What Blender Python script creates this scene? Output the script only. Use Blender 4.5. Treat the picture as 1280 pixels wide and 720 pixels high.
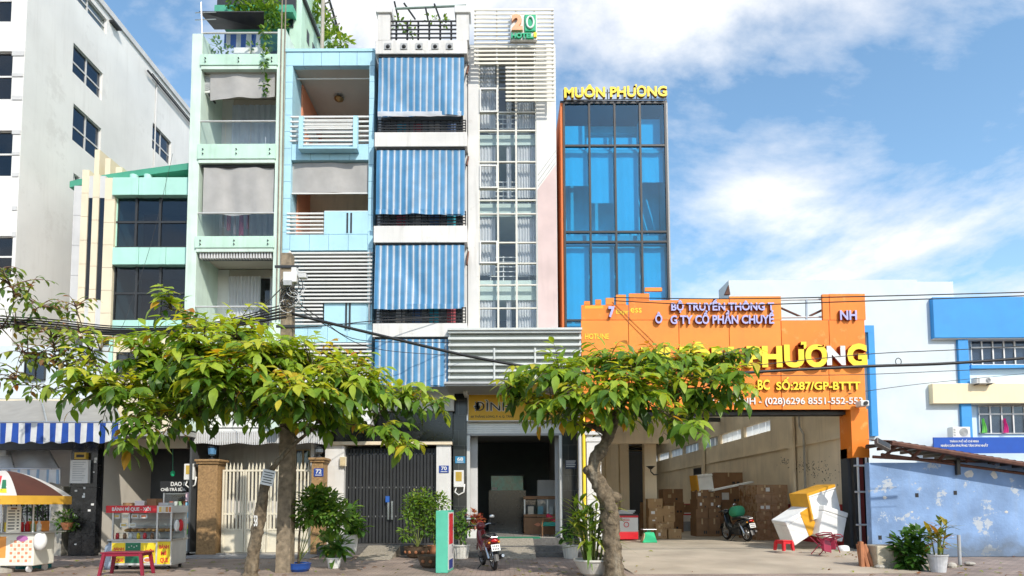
import bpy, bmesh, math, random
from mathutils import Vector, Matrix
random.seed(7)
for _o in list(bpy.data.objects): bpy.data.objects.remove(_o)
sc = bpy.context.scene
C = sc.collection
R_ = math.radians

# ------------------------------------------------------------------ camera
CAM = Vector((0.0, -20.0, 1.6))
FPX, CX, CY = 800.0, 631.0, 577.0          # focal length and principal point of the photograph, in its pixels
PITCH, ROLL = R_(3.7), R_(-0.2)
cam_d = bpy.data.cameras.new('camera')
cam = bpy.data.objects.new('camera', cam_d); C.objects.link(cam)
cam_rot = Matrix.Rotation(R_(90)+PITCH, 3, 'X') @ Matrix.Rotation(ROLL, 3, 'Z')
cam.matrix_world = Matrix.Translation(CAM) @ cam_rot.to_4x4()
cam_d.sensor_fit = 'HORIZONTAL'; cam_d.sensor_width = 36.0
cam_d.lens = 36.0*FPX/1280.0
cam_d.shift_x = (640-CX)/1280.0
cam_d.shift_y = (CY-360)/1280.0
cam_d.clip_start = 0.1; cam_d.clip_end = 2000
sc.camera = cam

# ------------------------------------------------------------------ sky, sun, exposure
SUN_TRAVEL = Vector((-0.60, 1.0, -0.98)).normalized()     # the way the sunlight goes
sd = -SUN_TRAVEL
SUN_EL = math.asin(sd.z); SUN_AZ = math.atan2(sd.x, sd.y)
world = bpy.data.worlds.new('World'); sc.world = world
world.use_nodes = True
wn, wl = world.node_tree.nodes, world.node_tree.links
wn.clear()
w_out = wn.new('ShaderNodeOutputWorld'); w_bg = wn.new('ShaderNodeBackground'); w_bg.inputs['Strength'].default_value = 0.15
sky = wn.new('ShaderNodeTexSky'); sky.sky_type = 'NISHITA'; sky.sun_disc = False
sky.sun_elevation = SUN_EL; sky.sun_rotation = SUN_AZ
sky.air_density = 1.0; sky.dust_density = 0.6; sky.ozone_density = 1.0; sky.altitude = 0
def wnode(t, **kw):
    n = wn.new(t)
    for k, v in kw.items(): setattr(n, k, v)
    return n
tc = wnode('ShaderNodeTexCoord')
sep = wnode('ShaderNodeSeparateXYZ'); wl.new(tc.outputs['Generated'], sep.inputs[0])
zadd = wnode('ShaderNodeMath', operation='ADD'); wl.new(sep.outputs['Z'], zadd.inputs[0]); zadd.inputs[1].default_value = 0.32
zmax = wnode('ShaderNodeMath', operation='MAXIMUM'); wl.new(zadd.outputs[0], zmax.inputs[0]); zmax.inputs[1].default_value = 0.12
dx = wnode('ShaderNodeMath', operation='DIVIDE'); wl.new(sep.outputs['X'], dx.inputs[0]); wl.new(zmax.outputs[0], dx.inputs[1])
dy = wnode('ShaderNodeMath', operation='DIVIDE'); wl.new(sep.outputs['Y'], dy.inputs[0]); wl.new(zmax.outputs[0], dy.inputs[1])
comb = wnode('ShaderNodeCombineXYZ'); wl.new(dx.outputs[0], comb.inputs[0]); wl.new(dy.outputs[0], comb.inputs[1])
cmap = wnode('ShaderNodeMapping'); wl.new(comb.outputs[0], cmap.inputs['Vector'])
cmap.inputs['Location'].default_value = (3.1, 7.4, 1.3); cmap.inputs['Scale'].default_value = (1.0, 1.15, 1.0)
cn = wnode('ShaderNodeTexNoise'); wl.new(cmap.outputs[0], cn.inputs['Vector'])
cn.inputs['Scale'].default_value = 1.25; cn.inputs['Detail'].default_value = 9; cn.inputs['Roughness'].default_value = 0.58; cn.inputs['Distortion'].default_value = 0.25
cr = wnode('ShaderNodeValToRGB'); wl.new(cn.outputs['Fac'], cr.inputs[0])
cr.color_ramp.elements[0].position = 0.455; cr.color_ramp.elements[0].color = (0, 0, 0, 1)
cr.color_ramp.elements[1].position = 0.57; cr.color_ramp.elements[1].color = (1, 1, 1, 1)
cn2 = wnode('ShaderNodeTexNoise'); wl.new(cmap.outputs[0], cn2.inputs['Vector'])
cn2.inputs['Scale'].default_value = 2.6; cn2.inputs['Detail'].default_value = 6
cr2 = wnode('ShaderNodeValToRGB'); wl.new(cn2.outputs['Fac'], cr2.inputs[0])
cr2.color_ramp.elements[0].position = 0.35; cr2.color_ramp.elements[0].color = (5.2, 5.35, 5.7, 1)
cr2.color_ramp.elements[1].position = 0.62; cr2.color_ramp.elements[1].color = (6.3, 6.3, 6.3, 1)
hs = wnode('ShaderNodeHueSaturation'); wl.new(sky.outputs[0], hs.inputs['Color']); hs.inputs['Saturation'].default_value = 1.08; hs.inputs['Hue'].default_value = 0.49; hs.inputs['Value'].default_value = 1.35
wmix = wnode('ShaderNodeMixRGB'); wl.new(cr.outputs[0], wmix.inputs[0]); wl.new(hs.outputs[0], wmix.inputs[1]); wl.new(cr2.outputs[0], wmix.inputs[2])
wl.new(wmix.outputs[0], w_bg.inputs['Color']); wl.new(w_bg.outputs[0], w_out.inputs['Surface'])

sun_d = bpy.data.lights.new('sun', 'SUN'); sun_d.energy = 3.3; sun_d.angle = R_(0.53); sun_d.color = (1.0, 0.94, 0.84)
sun = bpy.data.objects.new('sun', sun_d); C.objects.link(sun)
sun.rotation_euler = SUN_TRAVEL.to_track_quat('-Z', 'Y').to_euler(); sun.location = (15, -40, 40)

vs = sc.view_settings
vs.view_transform = 'Standard'; vs.look = 'None'; vs.exposure = 0.36; vs.gamma = 1.0; vs.use_curve_mapping = False
sc.cycles.use_denoising = True
sc.cycles.max_bounces = 6; sc.cycles.diffuse_bounces = 4; sc.cycles.transparent_max_bounces = 14; sc.cycles.use_adaptive_sampling = True; sc.cycles.adaptive_threshold = 0.02; sc.cycles.caustics_reflective = False; sc.cycles.caustics_refractive = False

# ------------------------------------------------------------------ measuring: a pixel of the photograph at depth Y -> a place in metres
AXR, AXU, AXW = cam_rot.col[0], cam_rot.col[1], -cam_rot.col[2]
def at(px, py, Y):
    d = AXW*FPX + AXR*(px-CX) + AXU*(CY-py)
    return CAM + d*((Y-CAM.y)/d.y)
def on(px, py, z=0.0):                       # where the sight line meets the level z
    d = AXW*FPX + AXR*(px-CX) + AXU*(CY-py)
    return CAM + d*((z-CAM.z)/d.z)
def RX(px0, px1, py0, py1, Y):
    pm, pn = (py0+py1)/2, (px0+px1)/2
    return at(px0, pm, Y).x, at(px1, pm, Y).x, at(pn, py1, Y).z, at(pn, py0, Y).z

# ------------------------------------------------------------------ mesh helpers
class MB:
    def __init__(s): s.v = []; s.f = []; s.t = None
    def add(s, vs, fs):
        n = len(s.v); s.v += [Vector(p) for p in vs]; s.f += [tuple(i+n for i in f) for f in fs]; return s
    def box(s, x0, x1, y0, y1, z0, z1):
        return s.add([(x0,y0,z0),(x1,y0,z0),(x1,y1,z0),(x0,y1,z0),(x0,y0,z1),(x1,y0,z1),(x1,y1,z1),(x0,y1,z1)],
                     [(0,3,2,1),(4,5,6,7),(0,1,5,4),(1,2,6,5),(2,3,7,6),(3,0,4,7)])
    def obox(s, m, sx, sy, sz):              # a box sx,sy,sz centred on matrix m
        vs = [m @ Vector((a*sx/2, b*sy/2, c*sz/2)) for c in (-1,1) for a, b in ((-1,-1),(1,-1),(1,1),(-1,1))]
        return s.add(vs, [(0,3,2,1),(4,5,6,7),(0,1,5,4),(1,2,6,5),(2,3,7,6),(3,0,4,7)])
    def prism(s, pts, ext):                  # polygon pushed along ext
        n = len(pts); e = Vector(ext)
        vs = [Vector(p) for p in pts] + [Vector(p)+e for p in pts]
        return s.add(vs, [tuple(range(n)), tuple(range(2*n-1, n-1, -1))] + [(i, i+n, (i+1)%n+n, (i+1)%n) for i in range(n)])
    def tube(s, path, r, n=8, caps=True):
        path = [Vector(p) for p in path]; rs = r if isinstance(r, (list, tuple)) else [r]*len(path)
        t0 = (path[1]-path[0]).normalized()
        a = t0.orthogonal().normalized(); rings = []
        for i, p in enumerate(path):
            t = (path[min(i+1, len(path)-1)]-path[max(i-1, 0)])
            t = t.normalized() if t.length > 1e-9 else t0
            a = (a - t*a.dot(t)); a = a.normalized() if a.length > 1e-6 else t.orthogonal().normalized()
            b = t.cross(a)
            rings.append([p + (a*math.cos(2*math.pi*k/n)+b*math.sin(2*math.pi*k/n))*rs[i] for k in range(n)])
        return s.loft(rings, caps)
    def loft(s, rings, caps=True):
        n = len(rings[0]); vs = [p for r in rings for p in r]; fs = []
        for i in range(len(rings)-1):
            for k in range(n): fs.append((i*n+k, i*n+(k+1)%n, (i+1)*n+(k+1)%n, (i+1)*n+k))
        if caps: fs += [tuple(range(n-1, -1, -1)), tuple(range((len(rings)-1)*n, len(rings)*n))]
        return s.add(vs, fs)
    def lathe(s, prof, c=(0,0,0), n=20, sq=0):     # profile of (radius, height)
        c = Vector(c); rings = []
        for r, h in prof:
            rings.append([c+Vector((r*math.cos(2*math.pi*k/n), r*math.sin(2*math.pi*k/n), h)) for k in range(n)])
        return s.loft(rings)
    def ell(s, c, rx, ry, rz, n=12, m=8, rot=None):
        rings = []
        for j in range(m+1):
            a = -math.pi/2+math.pi*j/m
            ring = [Vector((rx*math.cos(a)*math.cos(2*math.pi*k/n), ry*math.cos(a)*math.sin(2*math.pi*k/n), rz*math.sin(a))) for k in range(n)]
            if j in (0, m): ring = [p*0.02+Vector((0,0,rz*math.sin(a)))*0.98 for p in ring]
            rings.append([(rot @ p if rot else p)+Vector(c) for p in ring])
        return s.loft(rings)
    def rings_xz(s, secs, n=14, p=2.4):      # sections (y, cx, cz, rx, rz): superellipses across the Y axis
        rings = []
        for y, cx, cz, rx, rz in secs:
            ring = []
            for k in range(n):
                a = 2*math.pi*k/n; ca, sa = math.cos(a), math.sin(a)
                ring.append(Vector((cx+rx*math.copysign(abs(ca)**(2/p), ca), y, cz+rz*math.copysign(abs(sa)**(2/p), sa))))
            rings.append(ring)
        return s.loft(rings)
    def sheet(s, fn, nu, nv):                # fn(u, v) with u, v in 0..1
        vs = [fn(i/nu, j/nv) for j in range(nv+1) for i in range(nu+1)]
        w = nu+1
        return s.add(vs, [(j*w+i, j*w+i+1, (j+1)*w+i+1, (j+1)*w+i) for j in range(nv) for i in range(nu)])
    def xf(s, m): s.v = [m @ p for p in s.v]; return s
    def mesh(s, name, m, smooth=False):
        me = bpy.data.meshes.new(name); me.from_pydata([tuple(p) for p in s.v], [], s.f)
        if m: me.materials.append(m)
        if s.t is not None:
            at_ = me.attributes.new('tint', 'FLOAT', 'POINT'); at_.data.foreach_set('value', s.t)
        if smooth: me.polygons.foreach_set('use_smooth', [True]*len(me.polygons))
        me.update(); return me
    def build(s, name, m, parent=None, smooth=False, bevel=0, fix=True):
        me = s.mesh(name, m, smooth)
        if fix:
            bm = bmesh.new(); bm.from_mesh(me); bmesh.ops.recalc_face_normals(bm, faces=bm.faces); bm.to_mesh(me); bm.free()
        return link(name, me, parent, bevel)
BASE = {}
def link(name, me, parent=None, bevel=0):
    o = bpy.data.objects.new(name, me); C.objects.link(o)
    if parent is not None:
        o.parent = parent; b = BASE.get(parent.name, Vector((0,0,0))); BASE[o.name] = Vector((0,0,0))
        o.matrix_parent_inverse = Matrix.Translation(-b)
    if bevel:
        md = o.modifiers.new('bevel', 'BEVEL'); md.width = bevel; md.segments = 2; md.limit_method = 'ANGLE'; md.angle_limit = R_(40)
    return o
def tag(o, label=None, cat=None, group=None, kind=None):
    if label: o['label'] = label
    if cat: o['category'] = cat
    if group: o['group'] = group
    if kind: o['kind'] = kind
    return o
def T(name, label, cat, loc=(0,0,0), group=None):
    o = bpy.data.objects.new(name, None); C.objects.link(o); o.empty_display_size = 0.2
    o.location = loc; BASE[o.name] = Vector(loc)
    return tag(o, label, cat, group)
def copy_tree(o, parent=None):
    c = o.copy(); C.objects.link(c)
    if parent is not None: c.parent = parent; c.matrix_parent_inverse = o.matrix_parent_inverse.copy()
    for ch in list(o.children): copy_tree(ch, c)
    return c
def place(o, loc, rz=0, s=1.0, tilt=None):
    o.location = loc; o.rotation_euler = (tilt[0] if tilt else 0, tilt[1] if tilt else 0, rz); o.scale = (s, s, s); return o
def bx(par, name, m, px0, px1, py0, py1, Y0, Y1, bevel=0):
    x0, x1, z0, z1 = RX(px0, px1, py0, py1, Y0)
    return MB().box(x0, x1, min(Y0,Y1), max(Y0,Y1), z0, z1).build(name, m, par, bevel=bevel, fix=False)
def wbox(par, name, m, x0, x1, y0, y1, z0, z1, bevel=0):
    return MB().box(x0, x1, y0, y1, z0, z1).build(name, m, par, bevel=bevel, fix=False)
def wall_holes(x0, x1, z0, z1, holes, Y, th, side=False):
    """a wall in the X-Z plane (or Y-Z when side) with rectangular openings right through it"""
    xs = sorted({x0, x1, *[h[0] for h in holes], *[h[1] for h in holes]}); zs = sorted({z0, z1, *[h[2] for h in holes], *[h[3] for h in holes]})
    xs = [a for a in xs if x0 <= a <= x1]; zs = [a for a in zs if z0 <= a <= z1]
    mb = MB()
    def p(a, d, z): return (Y-d, a, z) if side else (a, Y+d, z)
    def hole(i, j):
        a, c = (xs[i]+xs[i+1])/2, (zs[j]+zs[j+1])/2
        return any(h[0] < a < h[1] and h[2] < c < h[3] for h in holes)
    for i in range(len(xs)-1):
        for j in range(len(zs)-1):
            if hole(i, j): continue
            a, b, c, d = xs[i], xs[i+1], zs[j], zs[j+1]
            mb.add([p(a,0,c), p(b,0,c), p(b,0,d), p(a,0,d)], [(0,1,2,3)])
            mb.add([p(a,th,c), p(b,th,c), p(b,th,d), p(a,th,d)], [(3,2,1,0)])
            for ii, jj, q in ((i-1,j,((a,c),(a,d))), (i+1,j,((b,d),(b,c))), (i,j-1,((b,c),(a,c))), (i,j+1,((a,d),(b,d)))):
                if not (0 <= ii < len(xs)-1 and 0 <= jj < len(zs)-1) or hole(ii, jj):
                    (u0, w0), (u1, w1) = q
                    mb.add([p(u0,0,w0), p(u0,th,w0), p(u1,th,w1), p(u1,0,w1)], [(0,1,2,3)])
    return mb
def drape(par, name, m, x0, x1, z0, z1, Y, folds, amp=0.04, sag=0.0, seed=0, skew=0.0):
    rnd = random.Random(seed); ph = [rnd.uniform(0, 6.28) for _ in range(4)]
    def fn(u, v):
        wv = math.sin(u*folds*6.283+ph[0]+0.5*math.sin(v*3+ph[1])) + 0.45*math.sin(u*folds*14.1+ph[2]+v*1.5)
        z = z0+(z1-z0)*v
        if v == 0: z += sag*math.sin(u*9+ph[3])+skew*(u-.5)
        return (x0+(x1-x0)*u, Y+amp*wv*(1.15-0.5*v), z)
    return MB().sheet(fn, max(24, int(folds*10)), 6).build(name, m, par, smooth=True, fix=False)
def window(par, m, gm, px0, px1, py0, py1, Y, cols=2, rows=2, fw=0.05, d=0.07, name='window', hs=None, vsp=None):
    x0, x1, z0, z1 = RX(px0, px1, py0, py1, Y)
    return window_w(par, m, gm, x0, x1, z0, z1, Y, cols, rows, fw, d, name, hs, vsp)
def window_w(par, m, gm, x0, x1, z0, z1, Y, cols=2, rows=2, fw=0.05, d=0.07, name='window', hs=None, vsp=None, side=False):
    us = [x0+(x1-x0)*k/cols for k in range(cols+1)] if vsp is None else [x0+(x1-x0)*k for k in vsp]
    ws = [z0+(z1-z0)*k/rows for k in range(rows+1)] if hs is None else [z0+(z1-z0)*k for k in hs]
    mb = MB()
    def b(m_, a0, a1, d0, d1, c0, c1):
        if side: m_.box(Y-d1, Y-d0, a0, a1, c0, c1)
        else: m_.box(a0, a1, Y+d0, Y+d1, c0, c1)
    h = fw/2
    for k, u in enumerate(us):
        b(mb, u-h if k else u, u+h if k < len(us)-1 else u, 0, d, z0, z1)
    for j, wv in enumerate(ws):
        for k in range(len(us)-1):
            b(mb, us[k]+(h if k else 0), us[k+1]-(h if k < len(us)-2 else 0), 0.004, d-.004, wv-h if j else wv, wv+h if j < len(ws)-1 else wv)
    f = mb.build(name, m, par, fix=False)
    for k in range(len(us)-1):
        for j in range(len(ws)-1):
            g = MB(); b(g, us[k]+h*.6, us[k+1]-h*.6, d*.45, d*.6, ws[j]+h*.6, ws[j+1]-h*.6)
            g.build('pane', gm, f, fix=False)
    return f

# ------------------------------------------------------------------ materials
MATS = {}
def nd(nt, t, **kw):
    n = nt.nodes.new(t)
    for k, v in kw.items(): setattr(n, k, v)
    return n
def mat(name, col, rough=0.6, var=0.12, scale=2.5, streak=0.0, bump=0.0, metal=0.0, spec=0.4, dirt=(0.12,0.10,0.08), bscale=40, coat=0.0):
    if name in MATS: return MATS[name]
    m = bpy.data.materials.new(name); m.use_nodes = True; nt = m.node_tree; L = nt.links
    bs = nt.nodes['Principled BSDF']
    bs.inputs['Roughness'].default_value = rough; bs.inputs['Metallic'].default_value = metal; bs.inputs['Specular IOR Level'].default_value = spec
    if coat: bs.inputs['Coat Weight'].default_value = coat
    geo = nd(nt, 'ShaderNodeNewGeometry')
    n1 = nd(nt, 'ShaderNodeTexNoise'); n1.inputs['Scale'].default_value = scale; n1.inputs['Detail'].default_value = 6; L.new(geo.outputs['Position'], n1.inputs['Vector'])
    mr = nd(nt, 'ShaderNodeMapRange'); L.new(n1.outputs['Fac'], mr.inputs['Value'])
    mr.inputs['From Min'].default_value = 0.3; mr.inputs['From Max'].default_value = 0.7; mr.inputs['To Min'].default_value = 1-var; mr.inputs['To Max'].default_value = 1+var*.5
    mx = nd(nt, 'ShaderNodeMixRGB', blend_type='MULTIPLY'); mx.inputs[0].default_value = 1; mx.inputs[1].default_value = (*col, 1)
    L.new(mr.outputs[0], mx.inputs[2]); out = mx.outputs[0]
    if streak:
        mp = nd(nt, 'ShaderNodeMapping'); mp.inputs['Scale'].default_value = (3.0, 3.0, 0.25); L.new(geo.outputs['Position'], mp.inputs['Vector'])
        n2 = nd(nt, 'ShaderNodeTexNoise'); n2.inputs['Scale'].default_value = 1.6; n2.inputs['Detail'].default_value = 8; n2.inputs['Roughness'].default_value = 0.65; L.new(mp.outputs[0], n2.inputs['Vector'])
        mr2 = nd(nt, 'ShaderNodeMapRange'); L.new(n2.outputs['Fac'], mr2.inputs['Value'])
        mr2.inputs['From Min'].default_value = 0.52; mr2.inputs['From Max'].default_value = 0.78; mr2.inputs['To Min'].default_value = 0; mr2.inputs['To Max'].default_value = streak
        mx2 = nd(nt, 'ShaderNodeMixRGB'); L.new(mr2.outputs[0], mx2.inputs[0]); L.new(out, mx2.inputs[1]); mx2.inputs[2].default_value = (*dirt, 1); out = mx2.outputs[0]
    L.new(out, bs.inputs['Base Color'])
    mr3 = nd(nt, 'ShaderNodeMapRange'); L.new(n1.outputs['Fac'], mr3.inputs['Value']); mr3.inputs['To Min'].default_value = max(0, rough-.1); mr3.inputs['To Max'].default_value = min(1, rough+.1)
    L.new(mr3.outputs[0], bs.inputs['Roughness'])
    if bump:
        n3 = nd(nt, 'ShaderNodeTexNoise'); n3.inputs['Scale'].default_value = bscale; n3.inputs['Detail'].default_value = 5; L.new(geo.outputs['Position'], n3.inputs['Vector'])
        bp = nd(nt, 'ShaderNodeBump'); bp.inputs['Strength'].default_value = bump; bp.inputs['Distance'].default_value = 0.02; L.new(n3.outputs['Fac'], bp.inputs['Height']); L.new(bp.outputs[0], bs.inputs['Normal'])
    MATS[name] = m; return m
def glass(name, tint=(0.85,0.92,0.93), refl=0.0, rough=0.02):
    if name in MATS: return MATS[name]
    m = bpy.data.materials.new(name); m.use_nodes = True; nt = m.node_tree; L = nt.links; nt.nodes.clear()
    o = nd(nt, 'ShaderNodeOutputMaterial'); tr = nd(nt, 'ShaderNodeBsdfTransparent'); tr.inputs[0].default_value = (*tint, 1)
    gl = nd(nt, 'ShaderNodeBsdfGlossy'); gl.inputs['Roughness'].default_value = rough; gl.inputs['Color'].default_value = (.9,.95,1,1)
    lw = nd(nt, 'ShaderNodeLayerWeight'); lw.inputs[0].default_value = 0.5; pw = nd(nt, 'ShaderNodeMath', operation='POWER'); L.new(lw.outputs['Facing'], pw.inputs[0]); pw.inputs[1].default_value = 4.0
    fr = nd(nt, 'ShaderNodeMath', operation='MULTIPLY_ADD'); L.new(pw.outputs[0], fr.inputs[0]); fr.inputs[1].default_value = .9; fr.inputs[2].default_value = .03
    ad = nd(nt, 'ShaderNodeMath', operation='ADD'); L.new(fr.outputs[0], ad.inputs[0]); ad.inputs[1].default_value = refl; ad.use_clamp = True
    geo = nd(nt, 'ShaderNodeNewGeometry'); n3 = nd(nt, 'ShaderNodeTexNoise'); n3.inputs['Scale'].default_value = 1.3; L.new(geo.outputs['Position'], n3.inputs['Vector'])
    bp = nd(nt, 'ShaderNodeBump'); bp.inputs['Strength'].default_value = 0.05; bp.inputs['Distance'].default_value = 0.05; L.new(n3.outputs['Fac'], bp.inputs['Height']); L.new(bp.outputs[0], gl.inputs['Normal'])
    mx = nd(nt, 'ShaderNodeMixShader'); L.new(ad.outputs[0], mx.inputs[0]); L.new(tr.outputs[0], mx.inputs[1]); L.new(gl.outputs[0], mx.inputs[2]); L.new(mx.outputs[0], o.inputs[0])
    MATS[name] = m; return m
def stripes(name, c1, c2, period, frac, axis='X', off=0.0, thin=None, trans=0.25, rough=0.6):
    m = bpy.data.materials.new(name); m.use_nodes = True; nt = m.node_tree; L = nt.links
    bs = nt.nodes['Principled BSDF']; bs.inputs['Roughness'].default_value = rough
    geo = nd(nt, 'ShaderNodeNewGeometry'); sp = nd(nt, 'ShaderNodeSeparateXYZ'); L.new(geo.outputs['Position'], sp.inputs[0])
    a = nd(nt, 'ShaderNodeMath', operation='ADD'); L.new(sp.outputs[axis], a.inputs[0]); a.inputs[1].default_value = 100*period+off
    d = nd(nt, 'ShaderNodeMath', operation='DIVIDE'); L.new(a.outputs[0], d.inputs[0]); d.inputs[1].default_value = period
    fr = nd(nt, 'ShaderNodeMath', operation='FRACT'); L.new(d.outputs[0], fr.inputs[0])
    rp = nd(nt, 'ShaderNodeValToRGB'); rp.color_ramp.interpolation = 'CONSTANT'; L.new(fr.outputs[0], rp.inputs[0])
    e = rp.color_ramp.elements; e[0].position = 0; e[0].color = (*c1, 1); e[1].position = frac; e[1].color = (*c2, 1)
    if thin:
        for p0, p1, cc in thin:
            k = e.new(p0); k.color = (*cc, 1); k = e.new(p1); k.color = (*c2, 1)
    n1 = nd(nt, 'ShaderNodeTexNoise'); n1.inputs['Scale'].default_value = 3; n1.inputs['Detail'].default_value = 5; L.new(geo.outputs['Position'], n1.inputs['Vector'])
    mr = nd(nt, 'ShaderNodeMapRange'); L.new(n1.outputs['Fac'], mr.inputs['Value']); mr.inputs['From Min'].default_value = .3; mr.inputs['From Max'].default_value = .7; mr.inputs['To Min'].default_value = .8; mr.inputs['To Max'].default_value = 1.05
    mx = nd(nt, 'ShaderNodeMixRGB', blend_type='MULTIPLY'); mx.inputs[0].default_value = 1; L.new(rp.outputs[0], mx.inputs[1]); L.new(mr.outputs[0], mx.inputs[2]); L.new(mx.outputs[0], bs.inputs['Base Color'])
    tr = nd(nt, 'ShaderNodeBsdfTranslucent'); L.new(mx.outputs[0], tr.inputs[0]); ms = nd(nt, 'ShaderNodeMixShader'); ms.inputs[0].default_value = trans
    o = nt.nodes['Material Output']; L.new(bs.outputs[0], ms.inputs[1]); L.new(tr.outputs[0], ms.inputs[2]); L.new(ms.outputs[0], o.inputs[0])
    MATS[name] = m; return m
def cloth(name, col, trans=0.3, rough=0.8):
    if name in MATS: return MATS[name]
    m = mat(name, col, rough, 0.12, 3, bump=.15, bscale=12); nt = m.node_tree; L = nt.links; bs = nt.nodes['Principled BSDF']
    tr = nd(nt, 'ShaderNodeBsdfTranslucent'); tr.inputs[0].default_value = (*col, 1); ms = nd(nt, 'ShaderNodeMixShader'); ms.inputs[0].default_value = trans
    o = nt.nodes['Material Output']; L.new(bs.outputs[0], ms.inputs[1]); L.new(tr.outputs[0], ms.inputs[2]); L.new(ms.outputs[0], o.inputs[0]); return m
def leafmat(name, ramp, trans=0.35):
    m = bpy.data.materials.new(name); m.use_nodes = True; nt = m.node_tree; L = nt.links; bs = nt.nodes['Principled BSDF']; bs.inputs['Roughness'].default_value = 0.42; bs.inputs['Specular IOR Level'].default_value = 0.35
    a = nd(nt, 'ShaderNodeAttribute', attribute_name='tint'); rp = nd(nt, 'ShaderNodeValToRGB'); L.new(a.outputs['Fac'], rp.inputs[0]); e = rp.color_ramp.elements
    e[0].position = ramp[0][0]; e[0].color = (*ramp[0][1], 1); e[1].position = ramp[-1][0]; e[1].color = (*ramp[-1][1], 1)
    for p, c in ramp[1:-1]: k = e.new(p); k.color = (*c, 1)
    geo = nd(nt, 'ShaderNodeNewGeometry'); n1 = nd(nt, 'ShaderNodeTexNoise'); n1.inputs['Scale'].default_value = 9; L.new(geo.outputs['Position'], n1.inputs['Vector'])
    mr = nd(nt, 'ShaderNodeMapRange'); L.new(n1.outputs['Fac'], mr.inputs['Value']); mr.inputs['To Min'].default_value = .65; mr.inputs['To Max'].default_value = 1.3
    mx = nd(nt, 'ShaderNodeMixRGB', blend_type='MULTIPLY'); mx.inputs[0].default_value = 1; L.new(rp.outputs[0], mx.inputs[1]); L.new(mr.outputs[0], mx.inputs[2]); L.new(mx.outputs[0], bs.inputs['Base Color'])
    br = nd(nt, 'ShaderNodeMixRGB', blend_type='MULTIPLY'); br.inputs[0].default_value = 1; L.new(mx.outputs[0], br.inputs[1]); br.inputs[2].default_value = (1.9, 1.7, .6, 1)
    tr = nd(nt, 'ShaderNodeBsdfTranslucent'); L.new(br.outputs[0], tr.inputs[0]); ms = nd(nt, 'ShaderNodeMixShader'); ms.inputs[0].default_value = trans
    o = nt.nodes['Material Output']; L.new(bs.outputs[0], ms.inputs[1]); L.new(tr.outputs[0], ms.inputs[2]); L.new(ms.outputs[0], o.inputs[0])
    MATS[name] = m; return m
def brickmat(name, c1, c2, mortar, w, h, msize=0.012, axes='XY', rot=0.0, rough=0.8, bump=0.4):
    m = bpy.data.materials.new(name); m.use_nodes = True; nt = m.node_tree; L = nt.links; bs = nt.nodes['Principled BSDF']; bs.inputs['Roughness'].default_value = rough
    geo = nd(nt, 'ShaderNodeNewGeometry'); sp = nd(nt, 'ShaderNodeSeparateXYZ'); L.new(geo.outputs['Position'], sp.inputs[0])
    cb = nd(nt, 'ShaderNodeCombineXYZ'); L.new(sp.outputs[axes[0]], cb.inputs[0]); L.new(sp.outputs[axes[1]], cb.inputs[1])
    mp = nd(nt, 'ShaderNodeMapping'); mp.inputs['Rotation'].default_value = (0,0,rot); L.new(cb.outputs[0], mp.inputs[0])
    b = nd(nt, 'ShaderNodeTexBrick'); L.new(mp.outputs[0], b.inputs['Vector']); b.inputs['Scale'].default_value = 1; b.inputs['Brick Width'].default_value = w; b.inputs['Row Height'].default_value = h; b.inputs['Mortar Size'].default_value = msize
    b.inputs['Color1'].default_value = (*c1,1); b.inputs['Color2'].default_value = (*c2,1); b.inputs['Mortar'].default_value = (*mortar,1); b.inputs['Bias'].default_value = -.2
    n1 = nd(nt, 'ShaderNodeTexNoise'); n1.inputs['Scale'].default_value = 1.1; n1.inputs['Detail'].default_value = 8; L.new(geo.outputs['Position'], n1.inputs['Vector'])
    mr = nd(nt, 'ShaderNodeMapRange'); L.new(n1.outputs['Fac'], mr.inputs['Value']); mr.inputs['From Min'].default_value=.3; mr.inputs['From Max'].default_value=.7; mr.inputs['To Min'].default_value = .65; mr.inputs['To Max'].default_value = 1.25
    mx = nd(nt, 'ShaderNodeMixRGB', blend_type='MULTIPLY'); mx.inputs[0].default_value = 1; L.new(b.outputs['Color'], mx.inputs[1]); L.new(mr.outputs[0], mx.inputs[2]); L.new(mx.outputs[0], bs.inputs['Base Color'])
    bp = nd(nt, 'ShaderNodeBump'); bp.inputs['Strength'].default_value = bump; bp.inputs['Distance'].default_value = .01; bp.invert = True; L.new(b.outputs['Fac'], bp.inputs['Height']); L.new(bp.outputs[0], bs.inputs['Normal'])
    MATS[name] = m; return m

m_white = mat('white_plaster', (.70,.69,.67), .75, .12, 1.2, .42, .15, dirt=(.30,.28,.25))
m_white2 = mat('white_paint', (.72,.72,.70), .55, .08, 2, .2, dirt=(.36,.34,.30))
m_tower = mat('tower_white', (.78,.775,.755), .8, .10, .5, .28, .25, dirt=(.52,.50,.47))
m_grey = mat('grey_paint', (.42,.43,.44), .6, .12, 2, .15)
m_lgrey = mat('light_grey', (.6,.6,.6), .6, .1, 2, .15, dirt=(.3,.28,.26))
m_dark = mat('dark_frame', (.035,.037,.04), .4, .1, 3)
m_black = mat('black_metal', (.02,.02,.022), .45, .2, 4)
m_granite = mat('black_granite', (.018,.019,.021), .15, .4, 14, spec=.5)
m_steel = mat('steel', (.55,.56,.57), .3, .1, 5, metal=.9)
m_alu = mat('aluminium', (.66,.66,.64), .4, .1, 4, metal=.3)
m_mint = mat('mint_paint', (.52,.74,.61), .6, .14, 1.5, .4, .05, dirt=(.25,.33,.27))
m_mint2 = mat('mint_light', (.62,.76,.67), .6, .12, 1.5, .4, dirt=(.3,.36,.3))
m_green = mat('deep_green', (.08,.38,.25), .5, .15, 1.5, .15)
m_aqua = mat('aqua_panel', (.42,.71,.62), .5, .1, 1.5, .25, dirt=(.2,.4,.34))
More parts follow.
